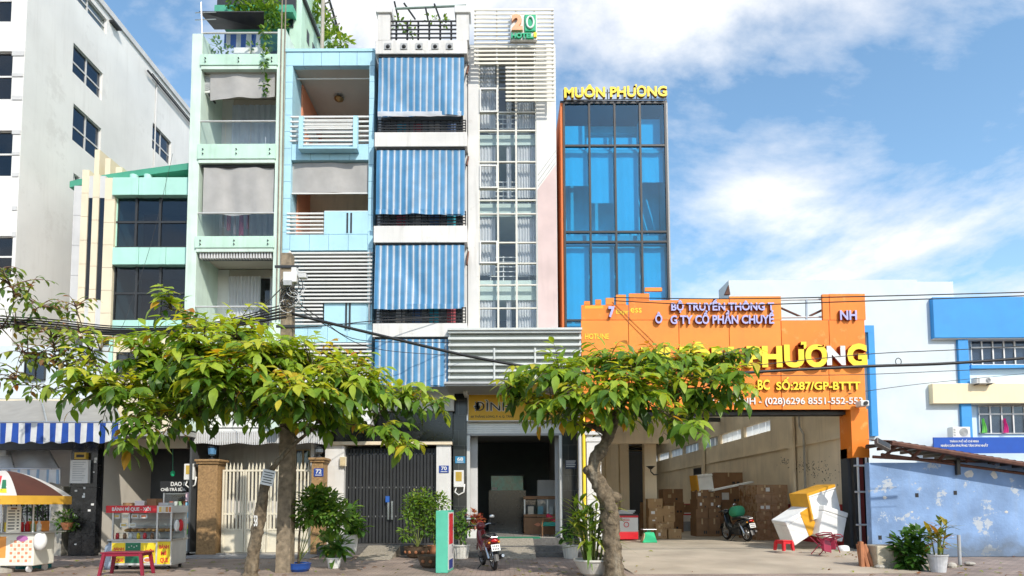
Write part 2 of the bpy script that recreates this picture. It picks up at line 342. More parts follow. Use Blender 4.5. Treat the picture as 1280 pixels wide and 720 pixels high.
m_cream = mat('cream_fin', (.76,.67,.50), .65, .07, 1.5, .15, dirt=(.45,.36,.25))
m_sky = mat('pale_blue_paint', (.42,.68,.80), .55, .10, 1.5, .3, dirt=(.3,.42,.48))
m_beige = mat('beige_wall', (.84,.71,.52), .8, .12, 1.2, .3, .15, dirt=(.25,.19,.14))
m_soffit = mat('soffit', (.55,.50,.44), .8, .08, 1.5)
m_salmon = mat('salmon_wall', (.72,.28,.16), .75, .1, 2)
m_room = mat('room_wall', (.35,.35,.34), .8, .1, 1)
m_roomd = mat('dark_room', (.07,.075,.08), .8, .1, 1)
m_blind = cloth('grey_canvas', (.46,.45,.44), .15)
m_drape = cloth('white_drape', (.82,.83,.86), .4)
m_bluedrape = cloth('blue_grey_drape', (.66,.72,.82), .35)
m_glass = glass('clear_glass', (.975,.99,.99), .0)
m_gglass = glass('green_glass', (.86,.92,.90), .06)
m_dglass = glass('dark_glass', (.46,.50,.56), .015)
m_bglass = glass('blue_film_glass', (.30,.80,.965), .03)
m_wood = mat('wood', (.26,.13,.06), .45, .25, 6, bump=.1)
m_wood2 = mat('cream_wood', (.62,.50,.30), .5, .15, 5)
m_rust = mat('rusty_iron', (.15,.07,.05), .8, .45, 5, .3, .3, dirt=(.05,.03,.025))
m_conc = mat('concrete', (.42,.39,.34), .85, .18, 1.6, .25, .3, dirt=(.2,.17,.14))
m_floor = mat('apron_concrete', (.45,.385,.30), .85, .25, .7, .18, .25, bscale=25, dirt=(.22,.18,.13))
m_orange = mat('orange_panel', (.86,.225,.018), .5, .09, 1.4, .32, dirt=(.52,.13,.02))
m_yellow = mat('yellow_letter', (.95,.68,.04), .4, .05, 3)
m_red = mat('red_plastic', (.62,.02,.03), .35, .08, 5)
m_dred = mat('dark_red_side', (.28,.04,.02), .5, .1, 3)
m_blue = mat('cobalt_paint', (.05,.30,.68), .6, .08, 1.3, .12, dirt=(.08,.2,.4))
m_lblue = mat('ice_blue_wall', (.62,.78,.90), .7, .05, 1.0, .1, dirt=(.45,.55,.62))
m_ice = mat('ice_white_wall', (.60,.67,.71), .75, .08, .8, .2, dirt=(.6,.66,.7))
m_bluewall = mat('weathered_blue_wall', (.22,.34,.56), .9, .3, 1.3, .35, .5, dirt=(.30,.36,.44), bscale=14)
def weather(m, patch, damp, zmax, lo=.60, hi=.645, sc_=1.7):
    nt = m.node_tree; L = nt.links; bs = nt.nodes['Principled BSDF']; src = bs.inputs['Base Color'].links[0].from_socket; geo = nd(nt, 'ShaderNodeNewGeometry')
    n = nd(nt, 'ShaderNodeTexNoise'); n.inputs['Scale'].default_value = sc_; n.inputs['Detail'].default_value = 12; n.inputs['Roughness'].default_value = .72; L.new(geo.outputs['Position'], n.inputs['Vector'])
    r = nd(nt, 'ShaderNodeValToRGB'); L.new(n.outputs['Fac'], r.inputs[0]); r.color_ramp.elements[0].position = lo; r.color_ramp.elements[1].position = hi
    mx = nd(nt, 'ShaderNodeMixRGB'); L.new(r.outputs[0], mx.inputs[0]); L.new(src, mx.inputs[1]); mx.inputs[2].default_value = (*patch, 1)
    sp = nd(nt, 'ShaderNodeSeparateXYZ'); L.new(geo.outputs['Position'], sp.inputs[0]); n2 = nd(nt, 'ShaderNodeTexNoise'); n2.inputs['Scale'].default_value = 2.6; n2.inputs['Detail'].default_value = 9; L.new(geo.outputs['Position'], n2.inputs['Vector'])
    a = nd(nt, 'ShaderNodeMath', operation='MULTIPLY'); L.new(n2.outputs['Fac'], a.inputs[0]); a.inputs[1].default_value = zmax*2
    b = nd(nt, 'ShaderNodeMath', operation='SUBTRACT'); L.new(a.outputs[0], b.inputs[0]); L.new(sp.outputs['Z'], b.inputs[1]); c = nd(nt, 'ShaderNodeMath', operation='MULTIPLY'); c.use_clamp = True; L.new(b.outputs[0], c.inputs[0]); c.inputs[1].default_value = 2.2
    c2 = nd(nt, 'ShaderNodeMath', operation='MULTIPLY'); L.new(c.outputs[0], c2.inputs[0]); c2.inputs[1].default_value = .75
    my = nd(nt, 'ShaderNodeMixRGB'); L.new(c2.outputs[0], my.inputs[0]); L.new(mx.outputs[0], my.inputs[1]); my.inputs[2].default_value = (*damp, 1); L.new(my.outputs[0], bs.inputs['Base Color'])
weather(m_bluewall, (.42,.46,.51), (.11,.13,.15), .6, .575, .59, 1.4)
weather(m_tower, (.69,.68,.66), (.5,.49,.47), .8, .56, .64, .7)
weather(m_orange, (.90,.36,.09), (.3,.1,.02), .0, .57, .66, 2.2)
weather(m_white, (.52,.50,.47), (.3,.29,.27), .5, .58, .66, 1.3)
weather(m_ice, (.54,.61,.65), (.4,.4,.4), .3, .54, .68, .6)
m_trunk = mat('bark', (.17,.13,.085), .9, .6, 11, .75, 1.0, dirt=(.40,.36,.28), bscale=22)
m_pcon = mat('pole_concrete', (.27,.215,.15), .9, .5, 7, .55, .5, dirt=(.12,.10,.075))
m_card = mat('cardboard', (.40,.25,.12), .8, .16, 3)
m_card2 = mat('dark_cardboard', (.27,.15,.075), .7, .2, 3)
m_orange2 = mat('orange_panel_faded', (.88,.27,.035), .55, .12, 1.4, .22, dirt=(.56,.17,.04))
m_tape = mat('parcel_tape', (.55,.40,.22), .3, .1, 3)
m_foam = mat('foam_white', (.80,.80,.78), .7, .1, 4, .15, dirt=(.5,.42,.3))
m_rubber = mat('rubber', (.015,.015,.016), .75, .2, 8)
m_terra = mat('terracotta', (.42,.17,.08), .8, .2, 4)
m_pot = mat('grey_white_pot', (.62,.60,.55), .7, .15, 4, .3, dirt=(.3,.27,.2))
m_soil = mat('soil', (.06,.04,.025), .95, .3, 12)
m_stem = mat('green_stem', (.20,.24,.06), .6, .2, 6)
m_step = mat('granite_step', (.13,.125,.12), .6, .35, 18, .0, .2)
m_stone = mat('gate_post_stone', (.36,.22,.10), .7, .35, 16, .15, .4, dirt=(.15,.1,.06))
m_gate = mat('cream_gate_paint', (.74,.68,.54), .45, .08, 3, .1, dirt=(.4,.34,.25))
m_stripe = stripes('blue_striped_blind', (.64,.68,.72), (.06,.245,.47), .205, .2, thin=[(.27,.31,(.36,.47,.60)),(.86,.91,(.42,.52,.64))], trans=.12)
m_stripeaw = stripes('blue_white_awning', (.82,.84,.86), (.02,.09,.45), .36, .5, trans=.3)
m_stripelt = stripes('faded_awning', (.80,.82,.84), (.36,.52,.72), .30, .72, trans=.3)
m_pave = brickmat('paving_brick', (.36,.27,.22), (.28,.22,.19), (.17,.145,.125), .22, .11, .010)
m_tile = brickmat('floor_tile', (.45,.42,.38), (.40,.38,.35), (.2,.19,.18), .6, .6, .006, rough=.25, bump=.05)
m_asph = mat('asphalt', (.05,.05,.052), .9, .25, 3, 0, .4, bscale=120)
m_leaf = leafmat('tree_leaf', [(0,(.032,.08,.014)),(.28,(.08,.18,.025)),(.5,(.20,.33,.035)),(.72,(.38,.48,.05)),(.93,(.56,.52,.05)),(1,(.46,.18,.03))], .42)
m_dry = leafmat('dry_leaf', [(0,(.05,.11,.02)),(.35,(.13,.21,.03)),(.6,(.30,.34,.05)),(.72,(.28,.17,.06)),(.88,(.20,.10,.05)),(1,(.45,.15,.03))])
m_plant = leafmat('plant_leaf', [(0,(.02,.07,.012)),(.5,(.07,.17,.025)),(.85,(.20,.32,.05)),(1,(.40,.42,.06))])
m_red_leaf = leafmat('red_leaf', [(0,(.12,.02,.02)),(.6,(.30,.05,.04)),(1,(.35,.22,.05))])

# ------------------------------------------------------------------ lettering
def text_mesh(body, bold=0.0, spacing=1.0):
    cu = bpy.data.curves.new('lettering', 'FONT'); cu.body = body; cu.size = 1.0; cu.offset = bold; cu.extrude = 0.0; cu.space_character = spacing
    cu.resolution_u = 3; cu.fill_mode = 'FRONT'
    o = bpy.data.objects.new('lettering', cu); C.objects.link(o)
    dg = bpy.context.evaluated_depsgraph_get(); me = bpy.data.meshes.new_from_object(o.evaluated_get(dg))
    bpy.data.objects.remove(o); bpy.data.curves.remove(cu)
    vs = [v.co.copy() for v in me.vertices]; fs = [tuple(p.vertices) for p in me.polygons]; bpy.data.meshes.remove(me)
    return vs, fs
def lettering(par, body, x0, x1, z0, z1, Y, depth, m, bold=0.02, each=False, name='letter', keep=False, slope=0.0, side_m=None):
    """letters filling the rectangle x0..x1, z0..z1, standing proud of plane Y by depth"""
    vs, fs = text_mesh(body, bold)
    if not vs: return []
    a0, a1 = min(v.x for v in vs), max(v.x for v in vs); b0, b1 = min(v.y for v in vs), max(v.y for v in vs)
    sx = (x1-x0)/max(a1-a0, 1e-6); sz = (z1-z0)/max(b1-b0, 1e-6)
    n = len(vs); par_i = list(range(n))
    def find(i):
        while par_i[i] != i: par_i[i] = par_i[par_i[i]]; i = par_i[i]
        return i
    for f in fs:
        for k in f[1:]: par_i[find(k)] = find(f[0])
    groups = {}
    for i in range(n): groups.setdefault(find(i), []).append(i)
    cl = [[min(vs[i].x for i in g), max(vs[i].x for i in g), set(g)] for g in groups.values()]
    cl.sort(key=lambda c: c[0])
    if each:
        out = [cl[0]]
        for c in cl[1:]:
            ov = min(out[-1][1], c[1])-c[0]
            if ov > .35*min(c[1]-c[0], out[-1][1]-out[-1][0]): out[-1][1] = max(out[-1][1], c[1]); out[-1][2] |= c[2]
            else: out.append(c)
        cl = out
    else: cl = [[a0, a1, set(range(n))]]
    res = []
    for c in cl:
        idx = {i: k for k, i in enumerate(sorted(c[2]))}
        P = []
        for i in sorted(c[2]):
            x = x0+(vs[i].x-a0)*sx; z = z0+(vs[i].y-b0)*sz+slope*(x-x0)
            P.append(Vector((x, Y-depth, z)))
        F = [tuple(idx[i] for i in f) for f in fs if f[0] in c[2]]
        k = len(P); edges = {}
        for f in F:
            for a, b in zip(f, f[1:]+f[:1]): edges[(a, b)] = edges.get((a, b), 0)+1
        bd = [e for e in edges if (e[1], e[0]) not in edges]
        V = P+[p+Vector((0, depth, 0)) for p in P]
        if side_m is None:
            res.append(MB().add(V, F+[(b, a, a+k, b+k) for a, b in bd]).build(name, m, par, fix=False))
        else:
            o = MB().add(V, F+[(b, a, a+k, b+k) for a, b in bd]).build(name, m, par, fix=False); o.data.materials.append(side_m)
            for q in o.data.polygons[len(F):]: q.material_index = 1
            res.append(o)
    return res
def lettering_px(par, body, px0, px1, py0, py1, Y, depth, m, **kw):
    return lettering(par, body, *RX(px0, px1, py0, py1, Y), Y, depth, m, **kw)
def atX(px, py, X):
    d = AXW*FPX + AXR*(px-CX) + AXU*(CY-py)
    return CAM + d*((X-CAM.x)/d.x)
def plate(par, name, m, pts, ext): return MB().prism(pts, ext).build(name, m, par)

# ================================================================== THE SETTING
tag(MB().add([(-400,-400,-.14),(400,-400,-.14),(400,400,-.14),(-400,400,-.14)], [(0,1,2,3)]).build('ground', m_asph, fix=False), kind='structure')
tag(MB().add([(-120,-24,-.125),(120,-24,-.125),(120,-7.9,-.125),(-120,-7.9,-.125)], [(0,1,2,3)]).build('road', m_asph, fix=False), kind='structure')
tag(wbox(None, 'kerb', m_conc, -60, 60, -7.9, -7.6, -.14, .0, bevel=.02), kind='structure')
tag(wbox(None, 'pavement', m_pave, -60, 60, -7.6, 6, -.14, -.004), kind='structure')
FL = 0.2                                                    # the warehouse floor
ap = MB()
_pl = [(3.0, -5.4), (9.6, -5.4), (10.9, -2.6), (11.2, 0.6)]
ap.add([(2.9,-5.5,-.002),(9.3,-5.5,-.002),(10.6,-3.2,.06),(11.3,.8,FL),(2.7,.8,FL)], [(0,1,2,3,4)])
ap.add([(2.9,-5.5,-.05),(9.3,-5.5,-.05),(9.3,-5.5,-.002),(2.9,-5.5,-.002)], [(0,1,2,3)])
ap.add([(2.7,.8,FL),(11.3,.8,FL),(11.3,45,FL),(2.7,45,FL)], [(0,1,2,3)])
tag(ap.build('apron_pavement', m_floor), kind='structure')

# ================================================================== A: white block at the far left
XA = at(25, 200, 1.0).x
A = T('white_block', 'tall white rendered building with bare side wall at the far left', 'building', (XA, 1.0, 0))
ZA = atX(137, 20, XA).z
sw = [((92,53),(130,118)), ((92,129),(128,187)), ((191,153),(215,187)), ((92,216),(100,233)), ((90,-60),(137,40))]
holes = []
for (a0, b0), (a1, b1) in sw:
    p0 = atX(a0, b0, XA); p1 = atX(a1, b0, XA); q0 = atX(a0, b1, XA)
    zt = p0.z
    ztop = atX(a0, b0, XA).z; 
    holes.append([p0.y, p1.y, 0, ztop])
# window heights read off the near jamb
for h, (y0, y1) in zip(holes, ((53,91),(129,176),(153,186),(216,231),(-20,-2))):
    a = sw[holes.index(h)][0][0]
    h[3] = atX(a, y0, XA).z; h[2] = atX(a, y1, XA).z
holes[4][3] = ZA-.3; holes[4][2] = atX(137, 48, XA).z
holes = [tuple(h) for h in holes]
wall_holes(1.2, 17, 0, ZA, holes, XA, .25, side=True).build('side_wall', m_tower, A, fix=False)
fh = []
for y0, y1 in ((-30,27),(64,124),(163,220),(295,345)):
    x0, x1, z0, z1 = RX(-30, 15, y0, y1, 1.0); fh.append((x0, x1, z0, z1))
wall_holes(XA-8, XA, 0, ZA, fh, 1.0, .2).build('front_wall', m_tower, A, fix=False)
wbox(A, 'roof_slab', m_lgrey, XA-8, XA+.08, 1.1, 17.1, ZA, ZA+.25)
wbox(A, 'back_wall', m_roomd, XA-3, XA-2.8, 1.3, 16.9, 0, ZA-.1)
for h in holes:
    window_w(A, m_lgrey, m_gglass if h is holes[4] else m_dglass, h[0], h[1], h[2], h[3], XA-.08, 2, 2, .06, .07, side=True, hs=(0,.42,1) if h is not holes[4] else None)
for h in fh: window_w(A, m_white2, m_dglass, *h, 1.08, 2, 2, .06, .07)
for y0, y1 in ((64,70),(92,96),(120,125),(163,168),(190,194),(216,221),(258,263),(290,296)):
    x0, x1, z0, z1 = RX(15.5, 25, y0, y1, 1.0); wbox(A, 'grey_band', m_lgrey, x0, XA-.02, .975, .998, z0, z1)
# gutter and pipes along the roof edge
g0 = atX(182, 72, XA); g1 = atX(238, 132, XA)
MB().tube([(XA+.12, g0.y, ZA-.5), (XA+.12, 17, ZA-.5)], .05).build('gutter', m_dark, A)
MB().tube([(XA+.10, 8.5, ZA-.35), (XA+.10, 17, ZA-.35)], .025).build('cable', m_black, A)
MB().tube([(XA+.04, 9, 0.5), (XA+.04, 9, ZA-.2)], .03).build('downpipe', m_lgrey, A)
aw = atX(139, 4, XA); wbox(A, 'vent_hood', m_dark, XA, XA+.22, aw.y-.1, aw.y+.45, ZA-.25, ZA-.18)

# ================================================================== B: mint glass office
YB = 0.55
B = T('glass_office', 'mint green office front with dark glazing and round roof columns', 'building', (at(185,300,YB).x, YB, 0))
x0, x1, _, _ = RX(140, 236, 220, 400, YB); XB0, XB1 = x0, x1
zt = at(190, 222, YB).z
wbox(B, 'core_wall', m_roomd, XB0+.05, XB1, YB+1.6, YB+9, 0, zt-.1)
wbox(B, 'side_wall', m_aqua, XB0-.02, XB0+.1, YB+.06, YB+1.6, 0, zt)
bands = [(221.5,243.5), (309,330.5), (400,414)]
for y0, y1 in bands:
    xs = [140, 173, 207, 236]
    for a, b in zip(xs, xs[1:]): 
        q = RX(a, b, y0, y1, YB-.15); wbox(B, 'panel', m_aqua, q[0]+.008, q[1]-.008, YB-.15, YB+.25, q[2], q[3], bevel=.012)
    q = RX(140, 236, y0, y1, YB); wbox(B, 'floor_slab', m_conc, q[0], q[1], YB+.26, YB+1.6, q[2]+.05, q[3]-.05)
for y0, y1 in ((243.5,309),(330.5,400)):
    window(B, m_dark, m_dglass, 142, 235, y0, y1, YB+.05, 3, 2, .07, .08, hs=(0,.48,1), vsp=(0,.30,.62,1), name='ribbon_window')
q = RX(140, 236, 414, 560, YB); wbox(B, 'lower_wall', m_cream, q[0], q[1], YB, YB+.3, q[2], q[3])
window(B, m_dark, m_dglass, 145, 172, 440, 472, YB-.08, 2, 1, .05, .07)
# roof slab with rounded edge, columns
za, zb = at(200, 190, YB-1).z, 0
pts = []
zs = at(210, 194, YB-.9).z
X_l = at(99, 205, YB+1.6).x
for k in range(15):
    t = k/14; pts.append((X_l+(XB1-X_l)*t, YB+1.15-1.2*(t**.85), zs))
pts += [(XB1, YB+4, zs), (X_l, YB+4, zs)]
plate(B, 'roof_canopy', m_green, pts, (0,0,.22))
for px in (168, 185.5):
    c = at(px, 215, YB+.35); MB().lathe([(.13,0),(.13,zs-zt)], (c.x, YB+.35, zt), 18).build('roof_column', m_aqua, B, smooth=False)
wbox(B, 'roof_back_wall', m_white2, XB0+.3, XB1, YB+2.2, YB+2.4, zt-.1, zs-.01)
# cream fins with dark strip windows between them
for px0, px1, top, yy in ((99,107.5,212,-.05),(113,121,218,-.05),(128,141,222,-.05)):
    z1 = at(px0, top, YB+yy).z; q = RX(px0, px1, top, 420, YB+yy); n = 7
    for k in range(n):
        wbox(B, 'fin_panel', m_cream, q[0], q[1], YB+yy, YB+1.2, q[2]+(q[3]-q[2])*k/n+.006, q[2]+(q[3]-q[2])*(k+1)/n-.006)
for px0, px1, top, yy in ((107,117,181,1.0),(120.5,131,192,.8),(134,146,203,.6)):
    q = RX(px0, px1, top, 420, YB+yy); wbox(B, 'tall_fin', m_cream, q[0], q[1]-.1, YB+yy+.3, YB+2.4, q[2], q[3])
for px0, px1 in ((107.5,113),(121,128)):
    q = RX(px0, px1, 247, 375, YB-.05); wbox(B, 'strip_window', m_dglass, q[0]+.002, q[1]-.002, YB-.02, YB+.0, q[2], q[3]); wbox(B, 'strip_back', m_roomd, q[0]+.002, q[1]-.002, YB+.03, YB+.2, q[2]-1, q[3]+.02)
    for c, d in ((q[3], q[3]+.75), (q[2]-1.6, q[2])): wbox(B, 'spandrel', m_lgrey, q[0]+.002, q[1]-.002, YB-.03, YB+.15, c, d)
q = RX(89, 99, 232, 420, YB+.4)
for k in range(5): wbox(B, 'edge_panel', m_lgrey, q[0], q[1], YB+.4, YB+1.6, q[2]+(q[3]-q[2])*k/5+.006, q[2]+(q[3]-q[2])*(k+1)/5-.006)

# ================================================================== C: mint townhouse
YC = 0.0
Ch = T('mint_townhouse', 'narrow mint green townhouse with glass balconies and grey canvas blinds', 'house', (at(295,300,0).x, 0, 0))
XC0, XC1 = at(235.5, 210, 0).x, at(354, 210, 0).x
CL1 = at(248.5, 210, 0).x; CR0 = at(343.5, 210, 0).x
ztl = at(240, 42, 0).z; ztr = at(350, 36, 0).z
wbox(Ch, 'column', m_mint2, XC0, CL1, 0, 1.7, at(240,538,0).z, ztl, bevel=.01); wbox(Ch, 'column', m_mint2, CR0, XC1, 0, 1.7, at(350,538,0).z, ztr, bevel=.01)
slabs = [(69,87),(181,204),(296,315),(409,430)]
zsl = []
for y0, y1 in slabs:
    z0, z1 = at(296, y1, 0).z, at(296, y0, 0).z; zsl.append((z0, z1))
    wbox(Ch, 'floor_slab', m_soffit, CL1, CR0, .12, 1.7, z0+.03, z1)
    wbox(Ch, 'fascia', m_mint, CL1-.04, CR0+.04, -.06, .12, z0+.12, z1, bevel=.01)
    wbox(Ch, 'fascia_lip', m_mint2, CL1-.002, CR0+.002, -.03, .12, z0, z0+.115)
    for k in (.06, .5, .94):
        for dz in (.18, .32):
            x = CL1+(CR0-CL1)*k; MB().tube([(x,-.06,z1-dz*(z1-z0)/.6),(x,-.10,z1-dz*(z1-z0)/.6)], .022, 8).build('bolt', m_dark, Ch)
wbox(Ch, 'core_wall', m_white2, XC0, XC1, 2.42, 11, 0, zsl[0][1])
m_rail = m_alu
for i, (y_r, y_b) in enumerate(((40.5,69),(151,181),(266,296),(383,409))):
    zr, zb_ = at(296, y_r, 0).z, zsl[i][1]
    MB().tube([(CL1, .03, zr), (CR0, .03, zr)], .03).build('handrail', m_rail, Ch)
    for k in range(3):
        a, b = CL1+(CR0-CL1)*k/3+.02, CL1+(CR0-CL1)*(k+1)/3-.02
        wbox(Ch, 'glass_panel', m_glass, a, b, .025, .037, zb_+.02, zr-.03)
# storeys behind the balconies
for i in (0, 1, 2):
    z1 = zsl[i][0]; z0 = zsl[i+1][1]
    wbox(Ch, 'side_lining', m_white2, CL1, CL1+.38, 1.55, 2.4, z0, z1)
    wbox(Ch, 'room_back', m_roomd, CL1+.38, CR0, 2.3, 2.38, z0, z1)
    window_w(Ch, m_alu, m_glass, CL1+.40, CR0-.02, z0+.02, z1-.25, 1.6, 4, 1, .05, .06, name='sliding_door')
    wbox(Ch, 'door_head', m_soffit, CL1+.38, CR0, 1.58, 1.75, z1-.25, z1)
    drape(Ch, 'curtain', m_bluedrape if i != 2 else m_drape, CL1+.42, CL1+(CR0-CL1)*(.62 if i == 2 else .985), z0+.06, z1-.28, 1.42, 9, .03, seed=i)
    if i == 2: drape(Ch, 'curtain', m_drape, CL1+(CR0-CL1)*.75, CR0-.05, z0+.06, z1-.28, 1.42, 3, .03, seed=9)
q = RX(262, 343, 92, 122, .12); drape(Ch, 'blind', m_blind, q[0], q[1], q[2], q[3], .14, 1.3, .03, seed=3, sag=.01, skew=.1)
q = RX(253, 341, 207, 267, .02); drape(Ch, 'blind', m_blind, q[0], q[1], q[2], q[3], .1, 1.6, .04, seed=5, sag=.02, skew=.08)
MB().tube([(CL1+.05,.1,q[3]+.01),(CR0,.1,q[3]+.01)], .045).build('blind_roller', m_dark, Ch)
q = RX(250, 341, 315, 323, .05); mb = MB()
for k in range(26): mb.box(q[0]+(q[1]-q[0])*k/26, q[0]+(q[1]-q[0])*(k+.55)/26, .03, .2, q[2], q[3]-.01)
mb.build('shutter_roll', m_lgrey, Ch); wbox(Ch, 'shutter_box', m_dark, q[0], q[1], .12, .3, q[2]+.01, q[3]-.02)
for k, (px, w, h, c_) in enumerate(((282,5,20,(.55,.25,.30)),(290,4,24,(.6,.55,.58)),(297,6,26,(.45,.14,.22)),(306,4,18,(.50,.30,.42)),(276,4,16,(.5,.5,.55)))):
    q = RX(px, px+w, 267, 267+h, .5); drape(Ch, 'hanging_laundry', cloth('laundry%d'%k, c_, .2), q[0], q[1], q[2], q[3], .6, 1.5, .03, seed=70+k, sag=.02)
MB().tube([(CL1,.6,at(296,266.5,.6).z),(CR0,.6,at(296,266.5,.6).z)], .012).build('laundry_line', m_steel, Ch)
# roof-top storey set back behind the terrace
zr0 = zsl[0][1]
xq0, xq1 = at(268, 10, 2.2).x, at(377, 30, 2.4).x
zru = at(380, 0, 2.6).z
wbox(Ch, 'roof_storey', m_mint, at(362,30,2.4).x, xq1, 2.4, 11, zr0-.2, zru+1.2)
q = RX(268, 366, 6, 15, 2.0); wbox(Ch, 'roof_edge', m_green, q[0], q[1], 2.0, 6, q[2], q[3]); wbox(Ch, 'roof_top', m_dark, q[0]-.05, q[1], 2.3, 6, q[3], q[3]+1.5)
wbox(Ch, 'terrace_back_wall', m_roomd, q[0], q[1]-.3, 4.0, 4.2, zr0, q[2])
wbox(Ch, 'ridge_gutter', m_dark, xq1, xq1+.10, 2.4, 11, zru-.15, zru)
for k in range(4): wbox(Ch, 'vent_slot', m_dark, xq1, xq1+.01, 3.0+k*.7, 3.3+k*.7, zru-1.3, zru-.8)
window(Ch, m_dark, m_dglass, 360, 366.5, 14, 33, 2.34, 1, 2, .04, .05)
mb = MB(); z_ = at(300, 37, 1.0).z
p0, p1 = at(252, 15, .4), at(302, 36, .8)
plate(Ch, 'shade_net', m_black, [at(249,15,.2), at(330,15,.6), at(330,37,1.6), at(268,37,1.6)], (0,0,.03))
MB().tube([at(251.5, 3, .1), at(252.5, 42, .1)], .025).build('antenna_pole', m_steel, Ch)
for y in (16, 25): MB().tube([at(244, y, .1), at(270, y-1, .1)], .015).build('antenna_bar', m_steel, Ch)
q = RX(280, 325, 41, 61, 1.4); drape(Ch, 'striped_sheet', m_stripeaw, q[0], q[1], q[2], q[3], 1.4, 3, .04, seed=21)
for px in (346, 350.5):
    MB().tube([at(px+7, -8, -.05), at(px+5.5, 60, -.05), at(px+3, 200, -.05), at(px-1, 400, -.05)], .02).build('drainpipe', mat('old_pipe', (.26,.21,.16), .7, .3, 6), Ch)

# ================================================================== D: pale blue house
Dh = T('blue_house', 'pale blue tiled house with open loggia and slatted balcony railings', 'house', (at(408,300,0).x, .02, 0))
YD = 0.02
XD0, XD1 = XC1+.012, at(467, 210, 0).x
DL, DR = at(364, 210, YD).x, at(460.5, 210, YD).x
Zd = lambda y: at(408, y, YD).z
rows = [(62,82,XD0,XD1)]
def panels(par, x0, x1, z0, z1, Y0, Y1, n, m=3, mt=None):
    for i in range(n):
        for j in range(m):
            wbox(par, 'tile_panel', mt or m_sky, x0+(x1-x0)*i/n+.006, x0+(x1-x0)*(i+1)/n-.006, Y0, Y1, z0+(z1-z0)*j/m+.006, z0+(z1-z0)*(j+1)/m-.006)
panels(Dh, XD0, XD1, Zd(82), Zd(65), YD, YD+.2, 5, 1)
wbox(Dh, 'coping', m_sky, XD0-.02, XD1, YD-.03, YD+.3, Zd(65)+.004, Zd(61.5))
wbox(Dh, 'roof_slab', m_soffit, XD0, XD1, YD+.2, 11, Zd(82)+.02, Zd(66))
panels(Dh, XD0, DL, Zd(440), Zd(82), YD, YD+.25, 1, 17); panels(Dh, DR, XD1, Zd(440), Zd(82), YD, YD+.25, 1, 17)
wbox(Dh, 'pier_core', m_sky, XD0, DL-.004, YD+.25, 1.9, Zd(538), Zd(82)); wbox(Dh, 'pier_core', m_sky, DR+.004, XD1-.002, YD+.25, 1.9, Zd(512), Zd(82))
wbox(Dh, 'core_wall', m_white2, XD0, XD1, 3.2, 11, 0, Zd(84))
fas = [(180,200),(293,313),(405,428)]
for y0, y1 in fas:
    panels(Dh, DL, DR, Zd(y1), Zd(y0), YD, YD+.2, 4, 1)
    wbox(Dh, 'floor_slab', m_soffit, DL, DR, YD+.2, 3.2, Zd(y1)+.02, Zd(y0)-.02)
# loggia
wbox(Dh, 'salmon_wall', m_salmon, DL, DL+.05, .9, 3.2, Zd(180), Zd(84)); wbox(Dh, 'loggia_back', m_soffit, DL+.05, DR, 3.05, 3.2, Zd(180), Zd(150)+1.0)
for k, z in enumerate((Zd(120), Zd(150))): wbox(Dh, 'wall_panel', m_white2, DL+.05, DL+.09, 1.3, 2.6, z-.4, z+.1)
mb = MB()
for k in range(15): x = DL+.6+(DR-DL-.7)*k/14; mb.box(x, x+.02, 2.5, 2.52, Zd(162), Zd(128))
for k in range(5): z = Zd(162)+(Zd(128)-Zd(162))*k/4; mb.box(DL+.6, DR, 2.52, 2.54, z, z+.02)
mb.build('window_grille', m_white2, Dh)
cl_ = T('ceiling_lamp', 'small brass ceiling lamp in the blue house loggia', 'lamp', (at(424,105,1.6).x, 1.6, Zd(83)))
_l = cl_.location; MB().lathe([(.06,-.01),(.17,-.06),(.14,-.12),(.03,-.17)], _l, 16).build('lamp_bowl', mat('brass', (.35,.22,.09), .4, .2, 5, metal=.6), cl_, smooth=True); MB().lathe([(.05,0),(.05,-.03)], _l, 12).build('lamp_base', m_dark, cl_)
MB().tube([(DL, .4, Zd(89)), (DR, .4, Zd(89))], .02).build('curtain_rail', m_white2, Dh)
for k in range(6):
    z = Zd(180-6*k-3); wbox(Dh, 'rail_slat', m_white2, DL-.05, DR, YD-.02, YD+.04, z, z+.05)
q = RX(373.5, 447, 145, 184, -.25)
wbox(Dh, 'balcony_floor', m_sky, q[0], q[1], -.28, YD-.025, q[2]-.06, q[2])
for x in (q[0], q[1]-.14): wbox(Dh, 'balcony_pier', m_sky, x, x+.14, -.27, -.12, q[2], q[3])
for k in range(7):
    z = q[2]+.08+k*(q[3]-q[2]-.1)/7; wbox(Dh, 'rail_slat', m_white2, q[0]+.14, q[1]-.14, -.24, -.2, z, z+.05)
# third floor
q = RX(363, 460, 203, 240, .1); drape(Dh, 'blind', m_blind, q[0]+.03, q[1], q[2], q[3], .14, 1.2, .03, seed=8); wbox(Dh, 'blind_bar', m_white2, q[0]+.03, q[1], .12, .17, q[2]-.05, q[2]-.01)
wbox(Dh, 'room_back', m_beige, DL, DR, 1.9, 2.0, Zd(293), Zd(200)+.02); wbox(Dh, 'salmon_wall', m_salmon, DL, DL+.05, .6, 1.9, Zd(293), Zd(200))
for a in (.36, .68): window_w(Dh, m_wood2, m_dglass, DL+(DR-DL)*a, DL+(DR-DL)*(a+.27), Zd(293), Zd(246), 1.8, 2, 3, .12, .08, name='panel_door')
wbox(Dh, 'parapet', m_sky, at(405,280,YD).x, DR, YD, YD+.12, Zd(293)+.004, Zd(264), bevel=.01)
for px in (433, 437.8): q = RX(px, px+2.2, 266, 291, YD-.01); wbox(Dh, 'slit', m_dark, q[0], q[1], YD-.012, YD-.002, q[2], q[3])
for k in range(6):
    z = Zd(292-4.8*k); wbox(Dh, 'rail_slat', m_white2, DL-.1, at(404.5,280,YD).x, YD-.03, YD+.03, z, z+.05)
